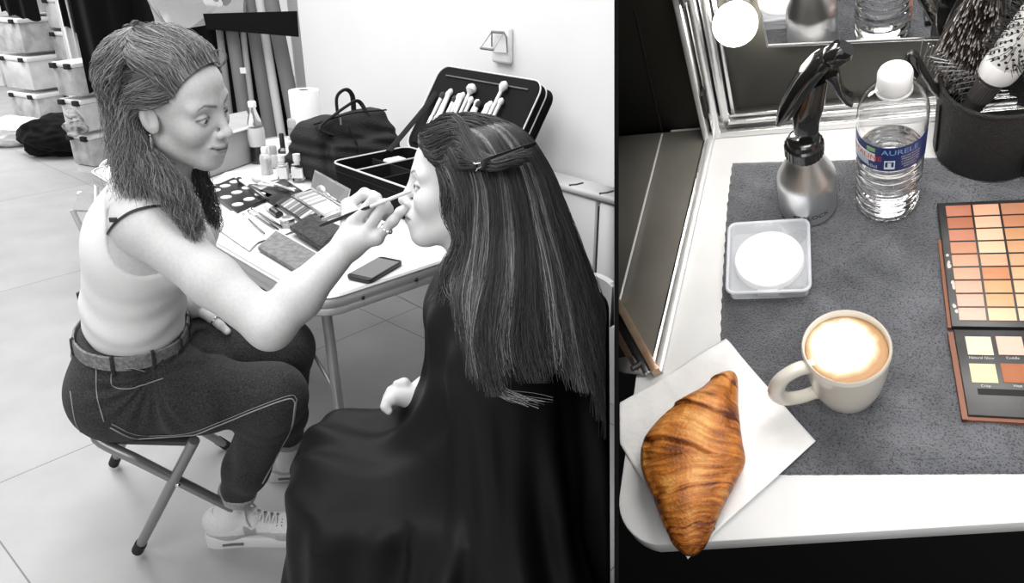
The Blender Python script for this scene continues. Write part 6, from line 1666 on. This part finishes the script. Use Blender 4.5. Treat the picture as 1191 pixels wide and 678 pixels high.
for i in range(16):
    for k in range(14):
        a = 2 * PI * (k + .5 * (i % 2)) / 14; z = Lh + .029 + i * .0062
        n_ = A(math.cos(a), math.sin(a), 0); s_ = A(-math.sin(a), math.cos(a), 0)
        V = [Mr @ Vector(n_ * .0198 + s_ * .0018 * math.cos(t) + A(0, 0, z + .0018 * math.sin(t))) for t in np.linspace(0, 2 * PI, 9)[:-1]]
        g.add(V, [tuple(range(8))])
ob('vent_holes', g, mat('vent_hole_black', .01, .8), rb, M=RI(q0), kind='stuff')
SG = []
for i in range(620):
    a = rs.rand() * 2 * PI; z = Lh + .028 + rs.rand() * .10
    b_ = Mr @ Vector((.0195 * math.cos(a), .0195 * math.sin(a), z)); e_ = Mr @ Vector((.031 * math.cos(a), .031 * math.sin(a), z + rs.randn() * .001)); SG.append([b_[:], (b_ * .5 + e_ * .5)[:], e_[:]])
V, Fc, col = strands(np.array(SG), .0004, .0003, cols=np.full(620, .02)); ob('bristles', mesh_np('bristles', V, Fc, True, col), attr_mat('black_bristle', .4), rb, M=RI(q0), kind='stuff')

# big palette ----------------------------------------------------------------------------
M_palb = mat('black_palette_plastic', .02, .35, c2=.035, scale=30); M_edgeb = mat('brown_palette_edge', (.23, .085, .045), .45)
pa, pb, pc2 = T(1090, 237, .012), T(1107, 383, .012), T(1124, 485, .010)
u_dir = unit(T(1183, 233, .012) - pa); v_dir = unit(pb - pa)
plt = thing('makeup_palette', 'open black palette of peach and brown creams at the right edge of the towel', 'palette', at(A(pb[0], pb[1], TZ)))
PI_ = at(A(pb[0], pb[1], TZ)).inverted() @ MS
Wd = .165
lv = float(np.linalg.norm(pb - pa)); 
pz = TZ
def pr4(o, a0, a1, b0, b1, z0, z1, vd=None, bev=0): 
    vd = v_dir if vd is None else vd
    return G().prism([(o + u_dir * a0 + vd * b0)[:2], (o + u_dir * a1 + vd * b0)[:2], (o + u_dir * a1 + vd * b1)[:2], (o + u_dir * a0 + vd * b1)[:2]], z0, z1, None, bev=bev)
ob('lid_tray', pr4(pa, 0, Wd, 0, lv * .985, pz, pz + .009, bev=.0015), M_palb, plt, M=PI_)
ob('tray_edge', pr4(pa, -.0035, -.0002, lv * .3, lv * .985, pz, pz + .006), M_edgeb, plt, M=PI_)
cols = {(0, 0): (.55, .17, .08), (0, 1): (.80, .38, .20), (0, 2): (.50, .19, .08), (1, 0): (.50, .15, .06), (1, 1): (.88, .46, .27), (1, 2): (.55, .20, .07), (2, 0): (.62, .22, .11), (2, 1): (.90, .54, .33), (2, 2): (.66, .29, .10), (3, 0): (.68, .28, .14), (3, 1): (.90, .58, .33), (3, 2): (.70, .34, .15), (4, 0): (.78, .38, .22), (4, 1): (.82, .42, .23), (4, 2): (.72, .38, .18), (5, 0): (.76, .40, .24), (5, 1): (.70, .26, .09), (5, 2): (.76, .42, .19), (6, 0): (.78, .44, .30), (6, 1): (.78, .40, .16), (6, 2): (.80, .50, .26), (7, 0): (.78, .46, .34), (7, 1): (.78, .42, .18), (7, 2): (.84, .52, .28), (8, 0): (.80, .52, .40), (8, 1): (.88, .62, .36), (8, 2): (.88, .60, .38)}
p0u = .008; pw = float(np.linalg.norm(T(1125, 240, .012) - T(1096, 240, .012))); ph_ = (lv - .014) / 9
mats_ = {}
for r in range(9):
    for c in range(5):
        cc = cols.get((r, min(c, 2)), (.8, .5, .3)); 
        l_c = sum(cc) / 3; cc = tuple((x * .84 + l_c * .16) * .94 for x in cc)
        if c > 2: cc = tuple(x * (.8 if c == 3 else .65) for x in cc)
        a0 = p0u + c * (pw + .0022); b0 = .006 + r * ph_
        m = mats_.setdefault(cc, mat('cream_foundation', cc, .55, bump=.08, bscale=90))
        ob('pan', pr4(pa, a0, a0 + pw, b0, b0 + ph_ - .0020, pz + .0091, pz + .0104, bev=.0006), m, plt, M=PI_)
sme = G()
for i in range(9):
    q = pa + u_dir * (.004 + .003 * rs.rand()) + v_dir * (lv * (.40 + .58 * rs.rand())); sme.ball((q[0], q[1], pz + .0090), (.0012 + .001 * rs.rand(), .002 + .003 * rs.rand(), .0003), 8, 6)
ob('cream_smears', sme, mat('pale_smear', (.6, .55, .5), .3), plt, M=PI_, kind='stuff')
# lower half with four powders
vd2 = unit(pc2 - pb); lv2 = float(np.linalg.norm(pc2 - pb))
ob('base_tray', pr4(pb, .001, Wd, .002, lv2, pz, pz + .011, vd2, bev=.0015), M_palb, plt, M=PI_)
ob('base_edge', pr4(pb, -.0045, .0008, .004, lv2 + .004, pz, pz + .008, vd2), M_edgeb, plt, M=PI_)
ob('base_front_edge', pr4(pb, -.0045, Wd, lv2 + .0002, lv2 + .004, pz, pz + .007, vd2), M_edgeb, plt, M=PI_)
def PB(px, py): 
    q = T(px, py, pz + .0115) - pb; M2 = np.array([[u_dir[0], vd2[0]], [u_dir[1], vd2[1]]]); return np.linalg.solve(M2, q[:2])
ps = .024
for (px, py, cc, nm_) in ((1139, 402, (.80, .72, .52), 'Natural Glow'), (1175, 402, (.80, .52, .42), 'Cuddle'), (1144, 434, (.80, .68, .42), 'Crisp'), (1181, 434, (.42, .15, .07), 'Heat')):
    a0, b0 = PB(px, py); o_ = ob('powder_pan', pr4(pb, a0 - ps/2, a0 + ps/2, b0 - ps * .46, b0 + ps * .46, pz + .0111, pz + .0118, vd2, bev=.0005), mat('pressed_shade', cc, .7, bump=.1, bscale=150), plt, M=PI_)
    c0 = pb + u_dir * a0 + vd2 * (b0 + ps * .46 + .0035)
    fn = lambda v, c0=c0: Vector((*(c0 + u_dir * v.x - vd2 * v.y)[:2], pz + .0113))
    ob('shade_name', text_geo(nm_, .0042, None, fn), mat('pale_print', .6, .6), plt, smooth=False, M=PI_)
a0, b0 = PB(1150, 455); ob('brush_slot', pr4(pb, a0 - .010, Wd - .01, b0 - .003, b0 + .004, pz + .0106, pz + .0114, vd2), mat('slot_black', .003, .6), plt, M=PI_)
# marks on the table
# ================================================================== PARTITION BETWEEN THE TWO PLACES
def pw_(px, py, t): return P(px, py, t)
M_part = mat('matt_black_partition', .003, .9, spec=.05)
g = G(); V = [];
rows = []
for py in (-420, 1500):
    for t, hw in ((.50, None), (3.62, None)):
        c = P(717, py, t); w = .0014 if t < 1 else .0014
        rows.append((c, w))
V = []
for c, w in rows: V += [c + PARTN * (.0002 + .0012), c - PARTN * .0014]
# 0,1 near-top  2,3 far-top  4,5 near-bottom 6,7 far-bottom
g.add(V, [(0, 1, 5, 4), (2, 6, 7, 3), (0, 4, 6, 2), (1, 3, 7, 5), (0, 2, 3, 1), (4, 5, 7, 6)])
o_ = struct('added_partition', g, M_part)  # thin black board added to divide and shield the two sets
struct('floor_booth', G().prism([FPA[:2] + A(.002, 0), (4.5, FPA[1]), (4.5, FPB[1]), FPB[:2] + A(.002, 0)], -.05, -.001), M_dk)  # added floor; its black colour stands in for darkness below the table

# chair behind the caped person -----------------------------------------------------------
ch = thing('chair', 'chair with a pale curved backrest behind the long dark hair', 'chair', A(.05, 1.40, 0))
M_seat = mat('pale_chair_plastic', .55, .4)
c0 = P(690, 322, 1.62); c1 = P(713, 334, 1.55)
bk_ = [P(676, 318, 1.66), P(692, 321, 1.62), P(704, 327, 1.585), P(712, 334, 1.55)]
V = []
for i, q in enumerate(spline(bk_, 12)):
    for dz, dn_ in ((0, 0), (-.09, .0), (-.09, .012), (0, .012)): V.append(q + A(0, 0, dz) + A(dn_, dn_, 0))
Fc = [(i*4+k, (i+1)*4+k, (i+1)*4+(k+1) % 4, i*4+(k+1) % 4) for i in range(11) for k in range(4)] + [(0, 3, 2, 1), (44, 45, 46, 47)]
ob('backrest', G().add(V, Fc), M_seat, ch, world=True)
ob('seat', G().prism([(x + .0, y + 1.37) for x, y in rect_path(.30, .38, .04)], .425, .45, Matrix.Translation((-.03, 0, 0)), bev=.005), M_seat, ch, world=True)
for x, y in ((-.15, 1.21), (.07, 1.21), (-.15, 1.53), (.07, 1.53)): ob('leg', G().tube([A(x, y, .425), A(x, y, 0)], .011, 10), M_alu, ch, world=True)
ob('back_post', G().tube([A(.09, 1.53, .43), A(.115, 1.54, .62), bk_[1] + A(0, 0, -.08)], .010, 10), M_alu, ch, world=True)

# folding stool under the artist --------------------------------------------------------------
stl = thing('folding_stool', 'folding stool with crossed grey metal tubes under the person in jeans', 'stool', A(-.95, 1.6, 0))
off_ = A(-.237, .371, 0); M_tube = mat('grey_painted_tube', .30, .35, .6); M_cap = mat('black_rubber_cap', .01, .6)
for k, o2 in enumerate((A(0, 0, 0), off_)):
    R1, A1 = P(100, 492, 1.735) + o2, Pz(312, 612, .012) + o2; F1, B1 = P(226, 512, 1.73) + o2, Pz(160, 640, .012) + o2
    r0_ = R1 + A(.02, .0, .028)
    ob('leg', G().tube(spline([R1 + A(.035, 0, -.008), R1 + A(.022, .0, -.014), P(116, 513, 1.738) + o2, P(160, 535, 1.75) + o2], 14).tolist() + [A1], .0125, 12), M_tube, stl, world=True)
    ob('leg', G().tube([F1, B1], .0125, 12), M_tube, stl, world=True)
    d_ = unit(F1 - B1); cp = ob('foot_cap', G().tube([B1, B1 + d_ * .04], .0150, 12), M_cap, stl, world=True)
    d_ = unit(R1 - A1); ob('foot_cap', G().tube([A1, A1 + d_ * .04], .0150, 12), M_cap, stl, world=True)
ob('pivot_bolt', G().ball(P(207, 566 - 2, 1.80), .006, 10, 8), M_silver, stl, world=True)
R1 = P(112, 505, 1.735); F1 = P(226, 512, 1.73)
ob('seat_sling', G().prism([R1[:2], F1[:2], (F1 + off_)[:2], (R1 + off_)[:2]], .425, .437, None, bev=.003), mat('dark_canvas', .06, .9), stl, world=True)
tcs = thing('wheeled_case', 'black wheeled case standing on the floor beneath the makeup table', 'case', TT(.24, 1.22, 0))
RTb = Matrix.Rotation(math.atan2(TA[1], TA[0]), 3, 'Z')
ob('case_body', G().box(TT(.24, 1.22, .33), (.36, .50, .54), RTb, .03, 3), M_cloth, tcs, world=True)
ob('front_pocket', G().box(TT(.048, 1.22, .28), (.03, .40, .34), RTb, .015, 3), M_strap, tcs, world=True)
ob('carry_handle', G().tube(spline([TT(.24, 1.10, .60), TT(.24, 1.12, .635), TT(.24, 1.22, .642), TT(.24, 1.32, .635), TT(.24, 1.34, .60)], 16), .010, 8), M_strap, tcs, world=True)
for a_, b_ in ((.12, 1.02), (.36, 1.02), (.12, 1.42), (.36, 1.42)): ob('wheel', G().tube([TT(a_ - .012, b_, .032), TT(a_ + .012, b_, .032)], .031, 16), M_cap, tcs, world=True)
# second stool further back
s2 = thing('folding_stool', 'small folding stool with striped canvas seat standing on tiles behind the long haired back', 'stool', Pz(105, 300, 0))
T1, T2, T3, T4 = Pz(84, 244, .44), Pz(92, 224, .44), Pz(134, 226, .44), Pz(128, 246, .44)
ff, fb = Pz(95, 350, .012), Pz(103, 304, .012); dx_ = T4 - T1; dy_ = T2 - T1
ob('seat_sling', G().prism([T1[:2], T2[:2], T3[:2], T4[:2]], .432, .442, None, bev=.003), mat('grey_striped_canvas', .30, .9, c2=.45, scale=90, stretch=(1, 14, 1)), s2, world=True)
L_ = float(np.linalg.norm(dx_))
for (a, b) in ((T1, ff + dx_ * 1.0), (T4, ff), (T2, fb + dx_ * 1.0), (T3, fb)):
    ob('leg', G().tube([a, a * .5 + b * .5, b], .0115, 10), M_alu if a[1] > 0 else M_tube, s2, world=True); ob('foot_cap', G().tube([b, b + A(0, 0, .04)], .015, 10), M_cap, s2, world=True)
ob('loop_rail', G().tube(spline([Pz(112, 240, .44), Pz(113, 205, .52), Pz(124, 188, .56), Pz(136, 190, .56)], 14), .011, 10), M_alu, s2, world=True)

# background ------------------------------------------------------------------------------------
M_drw = mat('translucent_white_drawer', .78, .4, c2=.62, scale=9); M_drw2 = mat('drawer_frame_white', .85, .4); M_gry = mat('grey_contents', .40, .8, c2=.62, scale=12)
def drawer_tower(px, py, w, d, n, h, yaw, label, gr='storage towers'):
    q = Pz(px, py, 0); M = MT(q[0], q[1], 0, yaw); t = thing('drawer_tower', label, 'drawers', M, group=None)
    for i in range(n):
        z = .05 + i * h
        dr = ob('drawer', G().box((0, 0, z + h * .42), (w * .96, d, h * .78), None, .015), M_drw if i % 2 else M_gry, t)
        ob('drawer_rim', G().box((0, 0, z + h * .86), (w, d * 1.03, h * .12), None, .01), M_drw2, dr)
        ob('latch', G().box((-w * .32, -d/2 - .012, z + h * .84), (.05, .03, .035), None, .006), M_dark, dr); ob('latch', G().box((w * .32, -d/2 - .012, z + h * .84), (.05, .03, .035), None, .006), M_dark, dr)
    ob('base', G().box((0, 0, .025), (w * .9, d * .9, .05)), M_drw2, t)
    return t
drawer_tower(72, 146, .41, .56, 6, .30, -.50, 'tall stack of white translucent drawers left of the black clothes')
drawer_tower(125, 146, .34, .46, 5, .26, -.55, 'shorter stack of pale drawers beside the hanging black clothes')
drawer_tower(122, 196, .22, .30, 3, .24, -.45, 'low stack of pale boxes behind the hair of the person with the brush')
# cabinet at far left and dolly
q = Pz(8, 92, 0); cab = thing('white_cabinet', 'white cabinet with narrow doors against the far left', 'cabinet', MT(q[0] - .3, q[1] - .25, 0, -.05))
ob('carcass', G().box((0, 0, .9), (1.2, .5, 1.8), None, .01), M_drw2, cab)
for i in range(3): ob('door', G().box((-.40 + .4 * i, -.26, .95), (.385, .02, 1.65), None, .004), M_wp, cab)
q = Pz(26, 98, 0); dl = thing('dolly', 'low dark wheeled dolly on the tiles beside the drawers', 'dolly', MT(q[0], q[1], 0, -.4))
ob('deck', G().box((0, 0, .13), (.42, .28, .03), None, .005), mat('grey_deck', .3, .6), dl)
for x, y in ((-.17, -.1), (.17, -.1), (-.17, .1), (.17, .1)): ob('wheel', G().tube([A(x - .02, y, .055), A(x + .02, y, .055)], .055, 18), M_cap, dl)
# hanging clothes on a rail
rail_z = 2.02
rk = thing('clothes_rail', 'metal clothes rail carrying the hanging black clothes', 'rail', A(-3.1, 4.9, 0))
ra, rb_ = A(-4.55, 5.75, rail_z), A(-1.75, 4.55, rail_z)
ob('top_bar', G().tube([ra, rb_], .016, 10), M_alu, rk, world=True)
for q in (ra, rb_): ob('post', G().tube([q, A(q[0], q[1], .02)], .016, 10), M_alu, rk, world=True)
M_clothw = mat('white_fabric', .85, .9, bump=.2, bscale=30)
def garment(pxs, pyb, t, m, label, cat='clothes', ztop=2.0, wav=.03):
    """hanging garment seen between two columns, hem at pyb; a folded solid body"""
    (xa, xb), (ya, yb) = pxs, pyb
    a, b = P(xa, ya, t), P(xb, yb, t + .05); d = b - a; L = np.linalg.norm(d[:2]); u = unit(A(d[0], d[1], 0)); nrm = A(-u[1], u[0], 0)
    g = thing('hanging_garment', label, cat, A(*( (a + b) / 2)[:2], min(a[2], b[2])))
    n, mz = 26, 14; V = []
    for sgn in (-1, 1):
        for j in range(mz):
            f = j / (mz - 1)
            for i in range(n):
                s = i / (n - 1); zb = a[2] * (1 - s) + b[2] * s
                sw = 1 - .25 * f ** 3
                V.append(a * 1 + u * L * (.5 + (s - .5) * sw) + nrm * (sgn * .05 * math.sin(PI * min(max(s, .02), .98)) + wav * math.sin(s * 14 + f) * (1 - f * .5)) + A(0, 0, -a[2] + zb + (ztop - zb) * f + .012 * math.sin(s * 19) * (1 - f)))
    Fc = []
    for k in range(2):
        o = k * n * mz
        for j in range(mz - 1):
            for i in range(n - 1):
                q = (o + j*n+i, o + j*n+i+1, o + (j+1)*n+i+1, o + (j+1)*n+i); Fc.append(q if k else q[::-1])
    o = n * mz
    for i in range(n - 1): Fc.append((i, i+1, o+i+1, o+i)); Fc.append(((mz-1)*n+i, o+(mz-1)*n+i, o+(mz-1)*n+i+1, (mz-1)*n+i+1))
    for j in range(mz - 1): Fc.append((j*n, o+j*n, o+(j+1)*n, (j+1)*n)); Fc.append((j*n+n-1, (j+1)*n+n-1, o+(j+1)*n+n-1, o+j*n+n-1))
    ob('cloth', G().add(V, Fc), m, g, world=True)
    return g

garment((( 104, 176)), ((109, 112)), 5.0, M_cloth, 'long black garment hanging behind the brown hair')
garment(((170, 262)), ((96, 60)), 4.95, M_cloth, 'wide black garment hanging behind the crown of the smiling head')
garment(((70, 104)), ((22, 46)), 5.6, M_cloth, 'short black garment hanging left of the long black one')
garment(((84, 104)), ((92, 96)), 5.75, M_clothw, 'long white garment hanging between the drawers and the black clothes')
garment(((2, 46)), ((14, 24)), 5.9, M_cloth, 'dark checked garment hanging in the top left corner')
garment(((240, 338)), ((168, 172)), 4.42, M_cloth, 'black cloth hanging right behind the leaning paper rolls', ztop=2.0, wav=.02)
# clear plastic bag hanging
pbq = thing('plastic_bag', 'grey see through plastic bag hanging above the smiling head', 'bag', P(222, 20, 4.2))
M_film = mat('smoky_plastic_film', .42, .18, alpha=.82, bump=.8, bscale=10, coat=.5)
c4_ = [(162, -20), (284, -24), (284, 22), (200, 36), (182, 34)]
V = [];
bmx = bmesh.new(); vf = [bmx.verts.new(P(x, y, 3.88)) for x, y in c4_]; fc_ = bmx.faces.new(vf); ex_ = bmesh.ops.extrude_face_region(bmx, geom=[fc_])
for v in ex_['geom']:
    if isinstance(v, bmesh.types.BMVert): v.co += Vector((0, .05, 0))
bmesh.ops.triangulate(bmx, faces=bmx.faces[:]); bmesh.ops.subdivide_edges(bmx, edges=bmx.edges[:], cuts=3, use_grid_fill=True)
for v in bmx.verts: v.co += Vector((0, .02 * math.sin(v.co.x * 31 + v.co.z * 17) + .015 * math.sin(v.co.x * 67 - v.co.z * 43), 0))
ob('film', G().bm(bmx), M_film, pbq, world=True); bmx.free()
ob('hook', G().tube([P(222, -16, 3.90), P(222, -24, 3.93), ra + (rb_ - ra) * .93 - A(0, 0, .01)], .006, 8), M_alu, pbq, world=True)
# paper rolls
RX = [(250, 262, .055, .30, 'narrow dark paper roll, leftmost behind the smiling face'), (274, 290, .068, .24, 'wide dark grey paper roll, second from the left'), (291, 305, .036, .50, 'thin light grey tube with a white tag among the rolls'), (309, 326, .062, .22, 'dark grey paper roll in the middle of the leaning rolls'), (331, 344, .052, .80, 'white paper roll between two dark ones'), (350, 362, .066, .26, 'rightmost dark grey paper roll beside the white wall panel')]
for i, (xt, xb, r, c, lb) in enumerate(RX):
    xt = [254, 268, 281, 293, 305.5, 320][i]; xb = [272, 290, 299, 317, 330, 350][i]; r = [.018, .032, .016, .032, .024, .039][i]
    t_ = 4.15 + .02 * i; b = P(xb, 175, t_); a = P(xt, 24, t_ * .945); dirr = unit(b - a)
    bot = b + dirr * ((b[2] - .01) / -dirr[2]); top = a - dirr * .45
    rl = thing('paper_roll', lb, 'paper roll', bot, group='paper rolls leaning behind the table')
    rr_ = r
    ob('roll', G().tube([bot, top], rr_, 28), mat('roll_grey', c * .8, .7), rl, world=True)
    ob('core', G().tube([top, top - dirr * .02], rr_ * .55, 20), mat('core_card', .3, .9), rl, world=True)
bnd = thing('black_strap', 'wide black band strapped around the standing paper rolls', 'strap', P(320, 30, 4.1))
B4 = [P(236, 16, 3.83), P(345, 13, 3.83), P(347, 43, 3.85), P(240, 34, 3.85)]
V = [q for q in B4] + [q + A(0, .20, 0) for q in B4]
ob('band', G().add([*B4, *[q + A(.0, .012, 0) for q in B4]], [(0, 1, 2, 3), (7, 6, 5, 4), (0, 4, 5, 1), (1, 5, 6, 2), (2, 6, 7, 3), (3, 7, 4, 0)]), M_cloth, bnd, world=True)
ob('tag', G().box(P(283, 82, 3.94), (.03, .01, .028)), M_wp, bnd, world=True)
# column and panel right of the rolls
struct('trim_3', G().box(P(352, 60, 4.62) * A(1, 1, 0) + A(0, 0, 1.35), (.10, .10, 2.7), None, .01), M_wall)
# bags on floor
def blob(name, label, cat, px, py, dims, m, seed, yaw=0, flat=.0):
    q = Pz(px, py, 0); t = thing(name, label, cat, A(q[0], q[1], 0)); n_ = Vector((seed, seed * 2, 3))
    bm = bmesh.new(); bmesh.ops.create_icosphere(bm, subdivisions=5, radius=1)
    for v in bm.verts:
        d = v.co.normalized(); s = 1 + .22 * mn.noise(d * 1.7 + n_) + .10 * mn.noise(d * 5 + n_)
        v.co = Vector((d.x * dims[0] * s, d.y * dims[1] * s, max(d.z * dims[2] * s + dims[2] * .8, 0.0)))
    bmesh.ops.transform(bm, matrix=Matrix.Translation((q[0], q[1], 0)) @ Matrix.Rotation(yaw, 4, 'Z'), verts=bm.verts)
    ob(name + '_body', G().bm(bm), m, t, world=True); bm.free(); return t
from mathutils import noise as mn
b1 = blob('black_bag', 'black cloth bag slumped on the tiled floor beside the drawers', 'bag', 80, 178, (.32, .22, .16), M_cloth, 3, .2)
blob('white_bag', 'white plastic bag lying flat on the floor left of the black bag', 'bag', 26, 166, (.34, .22, .11), mat('white_film', .85, .35, bump=.6, bscale=12), 8, .1)
sc3 = P(88, 150, 5.2); ob('scarf', G().tube(spline([P(92, 128, 5.3), P(90, 142, 5.2), P(84, 158, 5.15)], 12), [.06 + .03 * math.sin(k) for k in range(12)], 10, flat=.5), mat('patterned_scarf', .6, .8, c2=.08, scale=20), b1, world=True)

# ---- trim everything at the partition so that neither place reaches through it
def trim(root, side):
    """side +1 keeps the left room, -1 keeps the booth"""
    obs = [root] + [c for c in bpy.data.objects if c.parent == root] + [d for c in bpy.data.objects if c.parent == root for d in bpy.data.objects if d.parent == c]
    bpy.context.view_layer.update()
    for o in obs:
        if o.type != 'MESH': continue
        W = o.matrix_world; N = len(o.data.vertices); co = np.empty(N * 3); o.data.vertices.foreach_get('co', co); co = co.reshape(-1, 3)
        Wm = np.array(W); wc = co @ Wm[:3, :3].T + Wm[:3, 3]; d = ((wc - CAM) @ PARTN) * side
        if d.min() > .002: continue
        bm = bmesh.new(); bm.from_mesh(o.data); inv = W.inverted()
        pco = inv @ Vector(CAM + PARTN * side * .0025); pno = (W.to_3x3().transposed() @ Vector(PARTN * side)).normalized()
        r = bmesh.ops.bisect_plane(bm, geom=bm.verts[:] + bm.edges[:] + bm.faces[:], plane_co=pco, plane_no=-pno, clear_outer=True, clear_inner=False)
        eg = [e for e in r['geom_cut'] if isinstance(e, bmesh.types.BMEdge)]
        try: bmesh.ops.holes_fill(bm, edges=eg, sides=0)
        except Exception: pass
        bm.to_mesh(o.data); bm.free()
        if len(o.data.vertices) == 0: bpy.data.objects.remove(o)
for o in [o for o in bpy.data.objects if o.parent is None]:
    n = o.name
    if n.startswith(('wall_booth', 'trim_2', 'panel_frame', 'case_wing', 'dressing_table', 'napkin', 'wall_mirror')): trim(o, -1)
    elif n.startswith(('wall_right', 'trim_1', 'radiator', 'chair')): trim(o, 1)

# ================================================================== LIGHT AND CAMERA
def area(name, loc, tgt, size, e, col=(1, 1, 1), sy=None):
    l = bpy.data.lights.new(name, 'AREA'); l.energy = e; l.size = size; l.color = col
    if sy: l.shape = 'RECTANGLE'; l.size_y = sy
    o = bpy.data.objects.new(name, l); COL.objects.link(o); o.location = [float(x) for x in loc]
    o.rotation_euler = (Vector([float(x) for x in tgt]) - Vector([float(x) for x in loc])).to_track_quat('-Z', 'Y').to_euler(); return o
w = bpy.data.worlds.new('world'); bpy.context.scene.world = w; w.use_nodes = True
w.node_tree.nodes['Background'].inputs[0].default_value = (1, 1, 1, 1); w.node_tree.nodes['Background'].inputs[1].default_value = .42
area('ceiling_light', (-1.2, 2.2, 3.0), (-1.0, 2.2, 0), 2.2, 85)
area('front_fill_light', (-1.0, -.9, 2.5), (-.6, 1.6, .8), 1.6, 36)  # unseen soft area light added behind the camera, no window there
area('far_light', (-4.5, 6.0, 3.1), (-4.5, 6.5, 0), 3.0, 200)
area('face_fill_light', (-.05, .95, 2.35), (-.62, 1.45, 1.0), .7, 9)  # soft fill added to brighten the artist's face, not a room lamp
q = O + wz * .75 + vy * .10 + ux * .12
area('booth_light', q, O, .28, 3.6, (1, .97, .93))
area('board_fill_light', O + wz * .62 - vy * .62 + ux * .1, O + vy * .2, .8, 2.6, (1, .97, .93))  # weak frontal fill added to lift the dark back board
cam = bpy.data.cameras.new('camera'); co_ = bpy.data.objects.new('camera', cam); COL.objects.link(co_)
co_.location = (0, 0, CAMZ); co_.rotation_euler = (PI/2 - PITCH, 0, 0); cam.sensor_width = 36; cam.lens = 36 * FPX / 1191; cam.clip_start = .02; cam.clip_end = 100
bpy.context.scene.camera = co_
vs = bpy.context.scene.view_settings; vs.view_transform = 'Standard'; vs.look = 'None'; vs.gamma = 1; vs.exposure = 0; vs.use_curve_mapping = False
